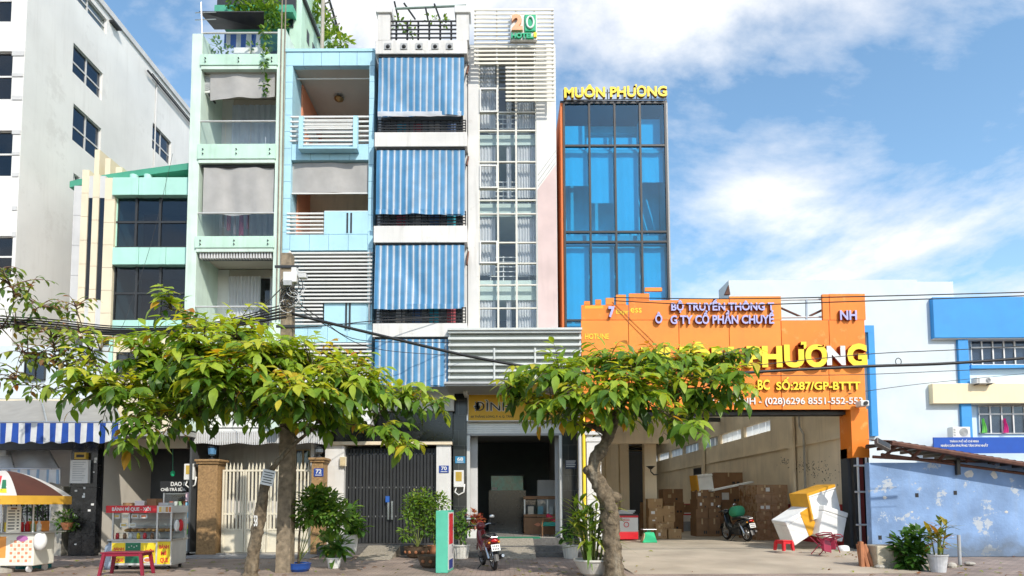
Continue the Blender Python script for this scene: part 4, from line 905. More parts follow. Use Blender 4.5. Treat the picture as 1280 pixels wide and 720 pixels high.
g7 = T('folding_gate', 'black steel folding gate of tall vertical bars behind the bushes', 'gate', ((q[0]+q[1])/2, Y7+.2, gz0)); n = 27; w = (q[1]-q[0])/n
for k in range(n): wbox(g7, 'gate_bar', m_dark, q[0]+w*k+.012, q[0]+w*(k+1)-.02, Y7+.15+.03*(k%2), Y7+.19+.03*(k%2), gz0, q[3]-.12)
for z in (q[3]-.32, gz0+1.8, gz0+.85): wbox(g7, 'cross_rail', m_grey, q[0], q[1], Y7+.215, Y7+.235, z, z+.05)
wbox(g7, 'gate_backing', mat('gate_sheet', (.03,.03,.033), .4, .2, 3), q[0], q[1], Y7+.24, Y7+.26, gz0, q[3]-.12)
for px in (485.5, 490): c = at(px, 636, Y7+.1); wbox(g7, 'handle', m_steel, c.x-.03, c.x+.03, Y7+.08, Y7+.145, c.z-.35, c.z+.25)
c = at(484.5, 624, Y7+.1); wbox(g7, 'padlock', mat('lock_blue', (.03,.12,.45), .4), c.x-.06, c.x+.06, Y7+.06, Y7+.14, c.z-.1, c.z+.1)
number_plate('number_plate', 'blue enamel number plate 70 on the white pier', '70', 549, 561, 582, 591, Y7-.05)
tag(wbox(None, 'step', m_step, q[0]-.6, q[1]+.5, Y7-.9, Y7+1.2, -.01, gz0-.01, bevel=.012), kind='structure')
rx0, rx1 = at(456,700,-.5).x, at(497,700,-.5).x
tag(MB().prism([(rx0,Y7-.9,gz0),(rx0,Y7-2.6,.02),(rx0,Y7-2.6,-.01),(rx0,Y7-.9,-.01)], (rx1-rx0,0,0)).build('ramp', MATS['pebble_concrete']), kind='structure')
q = RX(425, 433, 571, 583, Y7-.1); b_ = T('switch_box', 'small cream switch box on the pier beside the black gate', 'switch box', ((q[0]+q[1])/2, Y7-.05, q[2])); wbox(b_, 'case', m_gate, q[0], q[1], Y7-.16, Y7-.052, q[2], q[3], bevel=.01); wbox(b_, 'case_lid', m_wood2, q[0]+.02, q[1]-.02, Y7-.17, Y7-.161, q[2]+.02, q[3]-.02)

# ================================================================== house 72: cream gate and stone posts
H2 = T('courtyard_wall', 'white courtyard front under a metal eave behind the cream gate', 'house front', (at(330,600,2).x, 2.0, 0))
q = RX(244, 412, 550, 690, 2.2); wbox(H2, 'wall', m_white, q[0], q[1]-.3, 2.2, 2.4, 0, q[3]+.3); wbox(H2, 'floor', m_conc, q[0], q[1], .3, 2.2, -.01, .05)
wbox(H2, 'side_wall', m_white, q[1]-.28, q[1]-.18, .9, 2.4, 0, q[3])
q = RX(241, 412, 539, 555, .4)
mb = MB()
for k in range(60):
    x = q[0]+(q[1]-q[0])*k/60; mb.box(x, x+.045, .36, .40, q[2]+.03*math.sin(k*.4), q[3])
mb.build('eave_corrugation', m_lgrey, H2); plate(H2, 'eave_roof', m_lgrey, [(q[0],.38,q[3]-.05),(q[1],.38,q[3]-.05),(q[1],2.4,q[3]+.5),(q[0],2.4,q[3]+.5)], (0,0,.03))
wbox(H2, 'eave_sheet', m_white2, q[0], q[1], .401, .42, q[2]+.06, q[3]); wbox(H2, 'upper_wall', m_white2, q[0], q[1], 1.0, 1.2, q[3]+.2, q[3]+2.6)
window(H2, m_wood2, m_dglass, 369, 388, 562, 600, 2.12, 2, 1, .06, .07)
Yg = .55
def gate_post(px0, px1, ytop, label):
    q = RX(px0, px1, ytop, 690, Yg); t = T('gate_post', label, 'gate post', ((q[0]+q[1])/2, Yg, 0), 'brown stone gate posts')
    wbox(t, 'shaft', m_stone, q[0]+.05, q[1]-.05, Yg-.28, Yg+.28, 0, q[3]-.12, bevel=.01); wbox(t, 'cap_lower', m_stone, q[0], q[1], Yg-.33, Yg+.33, q[3]-.118, q[3]-.05, bevel=.015); wbox(t, 'cap', m_stone, q[0]-.04, q[1]+.04, Yg-.37, Yg+.37, q[3]-.048, q[3]+.03, bevel=.02)
    return q
def post_lamp(px, ybase, ytop, label, m_):
    c = at(px, ybase, Yg); h = at(px, ytop, Yg).z-c.z; t = T('post_lamp', label, 'lamp', (c.x, Yg, c.z+.0))
    MB().lathe([(.10,0.0),(.10,.03),(.03,.06),(.03,.12)], (c.x,Yg,c.z), 12).build('lamp_foot', m_dark, t); MB().lathe([(.06,.12),(.12,.17),(.13,h*.7),(.09,h*.78)], (c.x,Yg,c.z), 8).build('lamp_glass', m_, t); MB().lathe([(.15,h*.78),(.08,h*.93),(.02,h)], (c.x,Yg,c.z), 8).build('lamp_cap', m_dark, t)
qa = gate_post(249.5, 277.5, 576, 'thick brown stone gate post beside the drinks cabinet'); qb = gate_post(390, 408, 574, 'narrow brown stone gate post carrying the number plate 72')
post_lamp(265, 574.5, 555, 'blue lantern on the thick stone gate post', mat('lamp_blue', (.10,.24,.42), .3)); post_lamp(399, 572, 557, 'dark lantern on the narrow stone gate post', mat('lamp_smoke', (.12,.14,.16), .3))
number_plate('number_plate', 'blue enamel number plate 72 on the narrow stone gate post', '72', 392.5, 404.5, 585.5, 595.5, Yg-.28)
gt = T('cream_gate', 'cream painted steel gate with vertical bars between stone posts', 'gate', ((qa[1]+qb[0])/2, Yg, .03)); zt_ = at(330, 587, Yg).z; xs = [qa[1]+(qb[0]-qa[1])*k/4 for k in range(5)]
for k in range(4):
    a, b = xs[k]+.01, xs[k+1]-.01; f = MB(); t_ = .055
    f.box(a,a+t_,Yg-.03,Yg+.03,.06,zt_); f.box(b-t_,b,Yg-.03,Yg+.03,.06,zt_)
    for z in (.06, .75, 1.25, zt_-.06): f.box(a+t_, b-t_, Yg-.027, Yg+.027, z, z+.06)
    lf = f.build('gate_leaf', m_gate, gt); wbox(lf, 'kick_panel', m_gate, a+t_, b-t_, Yg-.01, Yg+.01, .12, .75)
    for j in range(5):
        x = a+t_+(b-a-2*t_)*(j+.5)/5; wbox(lf, 'gate_bar', m_gate, x-.026, x+.026, Yg-.02, Yg+.02, 1.31, zt_+.10); wbox(lf, 'short_bar', m_gate, x-.03, x+.03, Yg-.022, Yg+.022, .81, 1.25)
        MB().lathe([(.028,0),(.018,.06),(.002,.13)], (x,Yg,zt_+.10), 6).build('spear', m_gate, lf)
# stairs / path stones in front
tag(wbox(None, 'threshold_pavement', mat('grey_paving', (.30,.30,.31), .8, .3, 6, 0, .3), qa[0], qb[1], -1.1, .5, -.003, .012), kind='structure')

# ================================================================== H: warehouse with the orange sign
YW = -0.4
W = T('warehouse', 'open parcel warehouse with concrete pillars and high slit windows', 'warehouse', (at(900,690,0).x, 0, FL))
XWr = at(1060, 600, 0).x; XWl = 2.75
hol = []
for k in range(11):
    y0 = 5.7+k*3.2; hol.append((y0, y0+2.85, 4.48, 4.95))
wl_ = MB(); 
wm = wall_holes(0.3, 42, FL, 6.4, hol, XWr+.25, .25, side=True)
wm.build('right_wall', m_beige, W, fix=False)
wbox(W, 'dado', mat('red_dado', (.42,.03,.03), .7, .15, 2, .15), XWr-.012, XWr-.002, .3, 42, FL, FL+1.32); 
wbox(W, 'wall_ledge', m_beige, XWr-.06, XWr-.002, .3, 42, 3.62, 3.70)
for h in hol:
    for j in range(4):
        a = h[0]+(h[1]-h[0])*j/4; wbox(W, 'slit_pane', cloth('frosted_pane', (.9,.92,.93), .8), XWr+.1, XWr+.11, a+.03, a+.68, h[2]+.02, h[3]-.02)
sp_ = MB(); rnd = random.Random(3)
for _k in range(230):
    _t = rnd.random(); _y = 1.0+3.6*_t+rnd.gauss(0,.35); _z = 2.45+.75*_t+rnd.gauss(0,.16)*(1.3-_t); _r = rnd.uniform(.012,.045)
    sp_.box(XWr-.004, XWr-.0025, _y, _y+_r*rnd.uniform(.6,1.6), _z, _z+_r)
o = sp_.build('mould_specks', mat('mould', (.12,.10,.08), .9), W); o['kind'] = 'stuff'
wbox(W, 'back_wall', m_roomd, XWl, XWr, 41.8, 42, FL, 6.4)
wbox(W, 'left_wall', m_beige, XWl-.2, XWl, 3, 42, FL, 6.4)
m_skl = cloth('added_fill_sheet', (.90,.90,.86), .85)  # translucent roof strips, out of view, added to brighten the warehouse interior
for _k, (_a, _b) in enumerate(((.2,.8),(.8,5.0),(5.0,6),(6,10),(10,11),(11,15),(15,17),(17,22),(22,42))): wbox(W, 'added_skylight' if _k%2 else 'roof_sheet', m_skl if _k%2 else m_grey, XWl-.2, XWr+.3, _a+.002, _b-.002, 6.4, 6.43 if _k%2 else 6.5)
for k in range(9): y = 3+k*4.3; wbox(W, 'roof_beam', m_dark, XWl, XWr-.01, y, y+.14, 5.6, 5.8); wbox(W, 'roof_purlin', m_dark, XWl+.8+k*.9, XWl+.86+k*.9, .4, 41, 6.2, 6.38)
for k in range(6): MB().tube([(XWl+.5, 3.07+k*4.3, 5.62), ((XWl+XWr)/2, 3.07+k*4.3, 6.35), (XWr-.4, 3.07+k*4.3, 5.62)], .04).build('truss', m_grey, W)
for px0, px1, Y in ((805.5,820.5,6.0),(775,786,8.0),(757,764,10.0)):
    q = RX(px0, px1, 500, 640, Y); wbox(W, 'pillar', m_beige, q[0], q[1], Y, Y+.4, FL, 6.4)
q = RX(750, 834, 534, 555, 5.8); wbox(W, 'cross_beam', m_beige, XWl, q[1], 5.55, 5.9, q[2], q[3]+.6)
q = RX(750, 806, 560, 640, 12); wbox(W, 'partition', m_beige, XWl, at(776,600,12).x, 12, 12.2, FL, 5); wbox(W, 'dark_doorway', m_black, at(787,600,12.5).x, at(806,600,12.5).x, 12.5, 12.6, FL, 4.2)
for Y in (3.4, 14): x = XWr-.16; wbox(W, 'wall_pier', m_beige, x, XWr-.07, Y, Y+.35, FL, 6.3)
MB().tube([(XWr-.12,2.9,6.2),(XWr-.12,2.9,4.3),(XWr-.12,2.6,4.0),(XWr-.12,2.6,FL+1.0)], .04).build('downpipe', m_conc, W)
q = RX(878, 890, 564, 576, 13); wbox(W, 'vent_grille', m_dark, XWr-.05, XWr-.01, 14.8, 16.2, 3.0, 3.5)
wbox(W, 'front_lintel', m_dark, at(745,515,-.1).x, XWr+.02, -.1, .2, at(900,517,-.4).z, at(900,512,-.4).z-.02)
wbox(W, 'roof_front', m_dark, XWl-.2, XWr+.3, .05, .2, at(900,520,0).z, 6.5)
q = RX(734, 752, 540, 700, -.1); wbox(W, 'white_pillar', m_white, q[0], q[1], -.1, .5, 0, q[3]-.1); wbox(W, 'pillar_cap', m_white, q[0]-.07, q[1]+.07, -.18, .58, q[3]-.1, q[3]+.02, bevel=.02); wbox(W, 'pillar_neck', m_white, q[0]-.03, q[1]+.03, -.13, .53, q[3]-.3, q[3]-.2)
MB().tube([(q[0]-.09,-.12,0),(q[0]-.09,-.12,q[3]+.8)], .05).build('yellow_pipe', m_yellow, W); MB().tube([(q[0]-.2,-.05,0),(q[0]-.2,-.05,q[3]+.8)], .06).build('grey_pipe', m_lgrey, W)
wbox(W, 'pillar_head', m_orange, q[0], q[1]+.05, -.1, .3, q[3]+.03, q[3]+.75)
# right post: orange head on steel channels
q = RX(1064.5, 1086, 512, 572, YW); XP0, XP1 = q[0], q[1]
wbox(W, 'post_head', m_orange, q[0], q[1], YW, .28, q[2], q[3]+.02); zph = q[2]
for x, m_ in ((XP0+.05,m_dark),(XP1-.1,m_dark)): wbox(W, 'steel_channel', m_, x, x+.08, YW+.02, YW+.2, 0, zph)
wbox(W, 'red_strip', mat('red_oxide', (.30,.05,.04), .7, .2, 4), (XP0+XP1)/2-.03, (XP0+XP1)/2+.1, YW+.1, YW+.24, 0, zph)
for x in (XP0+.14, XP1-.13): MB().tube([(x,YW-.02,0),(x,YW-.02,zph)], .035).build('white_pipe', m_white2, W)
for z in (.9, 1.9, 2.7): MB().tube([(XP0,YW-.06,z),(XP1-.05,YW-.06,z)], .03).build('pipe_rung', m_lgrey, W)
wbox(W, 'post_back', m_roomd, XP0, XP1, YW+.3, YW+.7, 0, zph+.3)
# the sign itself
SG = T('warehouse_sign', 'big orange panel sign with raised lettering over the warehouse entrance', 'sign', (at(905,512,YW).x, YW, at(905,512,YW).z))
def pan(px0, px1, py0, py1, m_=None):
    q = RX(px0, px1, py0, py1, YW); return wbox(SG, 'panel', m_ or (m_orange, m_orange2, m_orange)[(int(px0)+int(py0))%3], q[0]+.010, q[1]-.010, YW+.012*((int(px0)+int(py0))%3)/2, YW+.09, q[2]+.007, q[3]-.007)
SX = [726.5, 786, 849, 912, 977, 1037, 1082]
tops = [381, 375, 373, 370, 397.5, 367]
for (a, b), t in zip(zip(SX, SX[1:]), tops):
    if t < 395: pan(a, b, t, 400)
    pan(a, b, 400, 458); pan(a, b, 458, 512)
pan(1028, 1037, 367.5, 400)
for a, b, c, d in ((730,738,376,381),(744,752,374,381),(757,768,372,381),(770,783,368,381),(786,812,366.5,375),(806,828,359,364)): pan(a, b, c, d)
wbox(SG, 'sign_back', m_dark, at(728,450,YW).x, at(1081,450,YW).x, YW+.2, YW+.3, at(905,512,YW).z+.02, at(905,402,YW).z)
for a, b in (((975,375),(1030,374)), ((975,397),(1030,396))): MB().tube([at(*a, YW+.15), at(*b, YW+.15)], .03).build('frame_bar', m_lgrey, SG)
MB().tube([at(1008,374,YW+.15), at(1008,399,YW+.15)], .035).build('frame_bar', m_steel, SG)
for a, b in (((976,385),(1001,396)), ((1012,395),(1029,387))): MB().tube([at(*a, YW+.2), at(*b, YW+.2)], .035).build('frame_brace', m_rust, SG)
MB().prism([at(906,368,YW+.5), at(913,368,YW+.5), at(911,356,YW+.5)], (0,.1,0)).build('sign_stay', m_rust, SG)
m_lil = mat('lilac_letter', (.42,.42,.72), .45, .1, 4); DR_ = m_dred
def L_(t, a, b, c, d, dep, m_, bold=.03, **k): lettering_px(SG, t, a, b, c, d, YW, dep, m_, bold=bold, each=True, side_m=DR_, **k)
L_('BỘ TRUYỀN THÔNG T', 838, 966, 374, 392, .10, m_lil); L_('Ô', 818, 827, 391, 405.5, .10, m_lil); L_('G TY CỔ PHẦN CHUYỂ', 837, 966, 389, 406, .10, m_lil); L_('NH', 1048, 1069, 389, 401, .10, m_lil)
L_('PHƯƠ', 930.5, 1031, 429, 461, .18, m_yellow, .05); lettering_px(SG, 'N', 1030, 1053, 434, 458, YW, .18, mat('faded_white_letter', (.75,.73,.72), .6, .2, 6), bold=.05, side_m=DR_); L_('G', 1055, 1080, 431, 460, .18, m_yellow, .05)
L_('MUÔN', 800, 915, 429, 461, .18, m_yellow, .05)
L_('SỐ:287/GP-BTTT', 969, 1074, 472, 488, .07, m_yellow); L_('BC', 946, 961, 475, 488, .07, m_yellow)
L_('P.4,Q.TÂN BÌNH - (028)6296 8551-552-553', 858, 1078, 495, 508, .02, m_white2, .02)
L_('HOTLINE', 731, 761, 417, 424, .01, m_yellow, .015); L_('Expr', 770, 786, 387, 394, .01, m_yellow, .01); L_('ess', 788, 802, 385, 391, .01, m_yellow, .01); L_('7', 760, 768, 384, 398, .10, m_lil, .05)
for y in (382.5, 384.5): q = RX(731, 754, y, y+.8, YW); wbox(SG, 'print_line', m_yellow, q[0], q[1], YW-.006, YW-.001, q[2], q[3])
cc = T('security_camera', 'white security camera on the corner of the orange sign', 'camera', at(1078,505,YW-.1)); c = at(1078, 505, YW-.25)
wbox(cc, 'housing', m_white2, c.x-.14, c.x+.12, YW-.42, YW-.1, c.z-.09, c.z+.09, bevel=.03); MB().lathe([(.06,0),(.06,.04)], (0,0,0), 14).xf(Matrix.Translation((c.x, YW-.42, c.z)) @ Matrix.Rotation(R_(90),4,'X')).build('lens', m_black, cc); wbox(cc, 'bracket', m_white2, c.x+.0, c.x+.05, YW-.1, YW+.0, c.z-.03, c.z+.03)
gl_ = T('gooseneck_lamp', 'black gooseneck wall lamp on the beige warehouse pillar', 'lamp', at(818,590,5.9)); c = at(816, 590, 5.9)
MB().tube([(c.x+.2,5.98,c.z-.1),(c.x,5.7,c.z-.12),(c.x-.15,5.6,c.z+.0),(c.x-.15,5.6,c.z+.1)], .025).build('lamp_arm', m_black, gl_); MB().lathe([(.05,.1),(.16,.2),(.2,.22)], (c.x-.15,5.6,c.z), 14).build('lamp_shade', m_black, gl_)

# ================================================================== I: pale blue public building on the right
YI = 11.5
Ih = T('public_building', 'ice white and blue public building with cream canopy behind the blue wall', 'building', (at(1150,500,YI).x, YI, 0))
Zi = lambda y: at(1150, y, YI).z
wbox(Ih, 'white_wall', m_ice, XWr+.55, at(1151,450,YI).x, YI, YI+1.5, 0, Zi(349.5)); wbox(Ih, 'corner_wall', m_ice, at(1151,450,YI).x+.004, at(1200.5,450,YI).x, YI+.25, YI+12, 0, Zi(350)); 
wbox(Ih, 'window_wall', m_lblue, at(1200.5,450,YI).x, at(1330,450,YI).x, YI+.6, YI+12, 0, Zi(372))
q = RX(1167, 1330, 371, 422, YI-.02); wbox(Ih, 'blue_parapet', m_blue, q[0], q[1], YI-.02, YI+.9, q[2], q[3], bevel=.02); wbox(Ih, 'parapet_soffit', m_lgrey, q[0]+.02, q[1], YI+.04, YI+.55, q[2]-.05, q[2]-.004)
q = RX(1166, 1330, 479, 504, YI-.05); wbox(Ih, 'cream_canopy', mat('cream_canopy', (.86,.72,.48), .7, .05, 1, .1), q[0], q[1], YI-.05, YI+.55, q[2], q[3], bevel=.02)
q = RX(1200.5, 1213, 422, 545, YI+.1); wbox(Ih, 'pilaster', m_blue, q[0], q[1], YI+.1, YI+.6, 0, Zi(422))
window(Ih, m_white2, m_dglass, 1214, 1310, 423, 456, YI+.5, 7, 2, .07, .08, hs=(0,.66,1)); window(Ih, m_white2, m_dglass, 1224, 1310, 507, 542, YI+.5, 6, 2, .07, .08, hs=(0,.70,1))
q = RX(1214, 1330, 456, 460, YI+.3); wbox(Ih, 'window_sill', m_blue, q[0], q[1], YI+.3, YI+.598, q[2], q[3])
q = RX(1080, 1092, 407, 545, YI-.2); f = MB(); f.box(q[0],q[1]+.1,YI-.25,YI-.004,q[3]-.35,q[3]); f.box(q[1]-.2,q[1]+.1,YI-.25,YI-.004,q[2],q[3]-.354); f.box(q[0],q[1]-.204,YI-.25,YI-.004,q[3]-1.9-.1,q[3]-1.7); f.build('window_surround', m_blue, Ih)
window_w(Ih, m_white2, m_dglass, q[0]-.6, q[1]-.21, q[3]-1.65, q[3]-.36, YI-.1, 2, 2, .06, .07)
def aircon(label, px0, px1, py0, py1, Y, d=.4):
    q = RX(px0, px1, py0, py1, Y); t = T('air_conditioner', label, 'air conditioner', ((q[0]+q[1])/2, Y, q[2])); w, h = q[1]-q[0], q[3]-q[2]
    wbox(t, 'casing', m_white2, q[0], q[1], Y, Y+d, q[2], q[3], bevel=.02); c = (q[0]+w*.62, q[2]+h*.5); r = h*.38
    for k in range(4): MB().tube([(c[0]+r*(k+1)/4*math.cos(a*.3927), Y-.012, c[1]+r*(k+1)/4*math.sin(a*.3927)) for a in range(17)], .008, 5, caps=False).build('fan_ring', m_grey, t)
    MB().lathe([(r,0),(r,.006)], (0,0,0), 18).xf(Matrix.Translation((c[0],Y-.001,c[1])) @ Matrix.Rotation(R_(90),4,'X')).build('fan_grille', m_grey, t)
    for k in range(5): wbox(t, 'slot', m_dark, q[0]+w*.04, q[0]+w*.16, Y-.004, Y-.001, q[2]+h*(.15+.15*k), q[2]+h*(.2+.15*k))
    for x in (q[0]+w*.1, q[1]-w*.2): wbox(t, 'bracket', m_dark, x, x+.05, Y+.02, Y+d+.1, q[2]-.05, q[2]-.003)
aircon('air conditioner outdoor unit above the cream canopy', 1221, 1244, 471.5, 479, YI-.4); aircon('air conditioner outdoor unit above the blue public sign', 1191, 1213, 533.5, 547, YI-.6)
aircon('air conditioner outdoor unit on the mint townhouse balcony wall', 249.5, 262.5, 93, 116, .25)
cs = T('public_sign', 'royal blue long sign with white lettering below the windows', 'sign', (at(1230,567,YI-.7).x, YI-.7, at(1230,567,YI-.7).z)); q = RX(1167.5, 1330, 546.5, 566.5, YI-.7)
wbox(cs, 'sign_face', mat('royal_blue', (.01,.08,.42), .4, .08), q[0], q[1], YI-.7, YI-.62, q[2], q[3])
a = RX(1187, 1223, 549, 553, YI-.7); lettering(cs, 'THÀNH PHỐ HỒ CHÍ MINH', *a, YI-.7, .01, m_white2, bold=.02); a = RX(1176, 1235, 554, 558.5, YI-.7); lettering(cs, 'NHÂN DÂN PHƯỜNG TÂN SƠN NHẤT', *a, YI-.7, .01, m_white2, bold=.02)
for lab, px, c in (('lime green cloth hanging in the public building window',1230,(.25,.75,.15)), ('hot pink cloth hanging in the public building window',1257,(.80,.04,.28))):
    q = RX(px-3, px+3.5, 523, 541, YI+.4)
    def fn(u, v, q=q): w = (.35+.65*(1-v)); return (q[0]+(q[1]-q[0])*(.5+(u-.5)*w)+.03*math.sin(v*5), YI+.42+.03*math.sin(u*12), q[2]+(q[3]-q[2])*v)
    tag(MB().sheet(fn, 10, 8).build('hanging_cloth', cloth('cloth_%d'%px, c, .3), None, smooth=True, fix=False), lab, 'cloth')

# ---- weathered blue wall with its rusty lean-to roof
YL = -1.4
bw = T('blue_boundary_wall', 'weathered pale blue plaster boundary wall with peeling patches', 'wall', (at(1180,700,YL).x, YL, 0)); q = RX(1088.5, 1330, 578, 700, YL)
wbox(bw, 'plaster_wall', m_bluewall, q[0], q[1], YL, YL+.25, 0, q[3], bevel=.02)
rnd = random.Random(4)
for px, py, w, h in ((1212,592,12,9),(1243,594,8,8),(1106,622,6,3),(1140,640,3,2),(1258,640,5,3)):
    c = at(px, py, YL); pts = []
    for k in range(12): a = k*.5236; r_ = rnd.uniform(.7,1.2); pts.append((c.x+w/43*math.cos(a)*r_*.5, YL-.0005, c.z+h/43*math.sin(a)*r_*.6))
    MB().prism(pts, (0,-.003,0)).build('peeled_patch', mat('bare_plaster', (.62,.60,.56), .9, .25, 6), bw)
for px, py in ((1100,672),(1113.5,670),(1146,619),(1194,616)): c = at(px, py, YL); wbox(bw, 'wall_hole', m_black, c.x-.05, c.x+.05, YL-.004, YL-.001, c.z-.06, c.z+.06)
c = at(1195, 585, YL); wbox(bw, 'hanging_pipe', m_dark, c.x-.05, c.x+.05, YL-.12, YL-.02, c.z-.2, c.z+.35)
lr = T('lean_to_roof', 'rusty sagging tin roof on iron trusses along the blue wall', 'roof', (at(1180,575,YL).x, YL, at(1180,580,YL).z))
A0, A1 = at(1114, 551, YL-.5), at(1330, 586, YL-.5); B0, B1 = at(1091, 571, YL+.05), at(1330, 585, YL+.05)
mb = MB()
for k in range(46):
    t0, t1 = k/46, (k+1)/46; p = A0.lerp(A1, t0); q2 = A0.lerp(A1, t1); up = .03 if k%2 else 0
    mb.add([p+Vector((0,0,up)), q2+Vector((0,0,.03-up)), q2+Vector((0,1.3,.16+.03-up)), p+Vector((0,1.3,.16+up))], [(0,1,2,3)])
mb.build('tin_sheet', m_rust, lr, fix=False)
MB().tube([A0-Vector((0,0,.06)), A1-Vector((0,0,.06))], .07, 6).build('top_rail', m_rust, lr); MB().tube([B0, B1], .045, 6).build('bottom_rail', m_rust, lr)
MB().tube([A0+Vector((0,.5,-.35)), A1+Vector((0,.5,-.22))], .045, 6).build('mid_rail', m_rust, lr)
for k in range(7): t = (k+.4)/7; a, b = A0.lerp(A1, t), B0.lerp(B1, t); MB().tube([a+Vector((0,.1,0)), b], .05, 6).build('strut', m_rust, lr)
for k in range(3): t = (k+.1)/3.4; MB().tube([A0.lerp(A1, t+.02)+Vector((0,.2,-.05)), B0.lerp(B1, t+.22)], .03, 6).build('brace', m_rust, lr)
for k in range(14): t = k/14; p = A0.lerp(A1, t); wbox(lr, 'purlin', m_dark, p.x-.04, p.x+.04, YL-.4, YL+.75, p.z-.12, p.z-.03)
fl = T('floodlight', 'tilted square floodlight at the end of the rusty roof', 'floodlight', at(1103,560,YL-.6)); c = at(1103, 556, YL-.7)
M_ = Matrix.Translation(c) @ Matrix.Rotation(R_(28),4,'Y') @ Matrix.Rotation(R_(-40),4,'X'); MB().obox(M_, .42, .12, .26).build('lamp_body', mat('worn_lamp', (.16,.14,.13), .6, .3, 5), fl, bevel=.01); MB().obox(M_ @ Matrix.Translation((0,-.065,0)), .36, .01, .2).build('lamp_glass', m_dark, fl); MB().tube([c, (c.x-.05,YL+.0,c.z+.05)], .025).build('lamp_bracket', m_dark, fl)

# ================================================================== shop at the far left
LS = T('awning_shop', 'shaded shop recess with black granite pillar beside beige side wall', 'shop', (at(170,690,.5).x, .5, 0))
wbox(LS, 'back_wall', mat('recess_wall', (.50,.46,.40), .8, .1, 1), at(118,620,3.2).x, at(250,620,3.2).x, 3.2, 3.35, 0, 4.6); wbox(LS, 'ceiling', m_room, at(-60,560,.5).x, at(247,560,.5).x, -.2, 3.2, at(150,548,.5).z, at(150,548,.5).z+.15)
wbox(LS, 'floor', m_conc, at(118,690,.5).x, at(248,690,.5).x, .3, 3.2, -.01, .08)
wbox(LS, 'side_wall', m_roomd, at(246,600,.8).x, at(248.5,600,.8).x, .3, 3.2, 0, 4.4)
x0_ = at(121, 620, .3).x; plate(LS, 'beige_side_wall', MATS['recess_wall'], [(x0_,.3,0),(x0_+.1,.3,0),(x0_+1.0,3.2,0),(x0_+.9,3.2,0)], (0,0,4.5))
q = RX(88, 121, 553, 692, .1)
for k in range(2):
    for j in range(5): wbox(LS, 'granite_tile', m_granite, q[0]+(q[1]-q[0])*k/2+.004, q[0]+(q[1]-q[0])*(k+1)/2-.004, .08, .3, q[3]*j/5+.004, q[3]*(j+1)/5-.004)
wbox(LS, 'granite_core', m_black, q[0], q[1], .301, .6, 0, q[3]+.3)
rnd = random.Random(11)
for k in range(16): x = rnd.uniform(q[0]+.1, q[1]-.1); z = rnd.uniform(.3, 3.0); wbox(LS, 'sticker', m_white2, x, x+rnd.uniform(.04,.09), .07, .078, z, z+rnd.uniform(.04,.10))
q = RX(0, 88, 553, 692, 1.6); wbox(LS, 'inner_wall', m_white2, at(-60,600,1.6).x, at(88,600,1.6).x, 1.6, 1.75, 0, 4.4)
wbox(LS, 'shelf_beam', m_dark, at(-60,560,.2).x, at(121,556,.2).x, .15, .4, at(60,562,.2).z, at(60,553,.2).z)
q = RX(64, 79, 608, 692, .2); wbox(LS, 'stone_pier', mat('mossy_plaster', (.45,.42,.36), .9, .35, 3, .5, .3), q[0], q[1], .15, .5, 0, q[3])
up = T('upper_wall', 'pale wall and cornice above the striped shop awning', 'wall', (at(60,480,.8).x, .8, at(60,545,.8).z)); q = RX(-60, 142, 432, 520, .8); wbox(up, 'wall_face', m_ice, q[0], q[1], .8, 1.0, q[2]-.8, q[3])
window(up, m_dark, m_dglass, 30, 56, 440, 475, .72, 2, 1, .05, .07); q = RX(-60,142,500,506,.75); wbox(up, 'cornice', m_cream, q[0], q[1], .6, .798, q[2], q[3])
# awnings
def awning(name, label, px0, px1, yb, yv, yt, Yf, Yb, mv, mt_, wav=.03):
    a0, a1 = at(px0, yv, Yf), at(px1, yv, Yf); b0, b1 = at(px0, yt, Yb), at(px1-14, yt, Yb); zb_ = at(px1, yb, Yf).z
    t = T(name, label, 'awning', ((a0.x+a1.x)/2, Yf, zb_))
    def top(u, v): p = a0.lerp(a1, u).lerp(b0.lerp(b1, u), v); return p+Vector((0,0,.05*math.sin(u*18)*math.sin(v*3.1)-.10*math.sin(v*3.14)))
    MB().sheet(top, 40, 8).build('canopy_cloth', mt_, t, smooth=True, fix=False)
    def val(u, v):
        p = a0.lerp(a1, u); z = p.z+(zb_-p.z)*v; return Vector((p.x, Yf-.02+wav*math.sin(u*40)*v, z+(.03*math.sin(u*50) if v == 1 else 0)))
    MB().sheet(val, 90, 4).build('valance', mv, t, smooth=True, fix=False)
    MB().tube([a0, a1], .03).build('front_bar', m_steel, t)
    for u in (.02,.5,.98): MB().tube([a0.lerp(a1,u), b0.lerp(b1,u)], .025).build('arm', m_steel, t)
awning('shop_awning', 'grey shop awning with bold blue and white striped valance', -40, 157, 553, 528, 498, -1.6, .75, m_stripeaw, cloth('grey_awning', (.34,.33,.31), .15))
awning('inner_awning', 'pale faded awning under the bold striped one', -40, 76, 604, 586, 561, -.2, 1.5, m_stripelt, cloth('white_awning', (.75,.76,.77), .3))
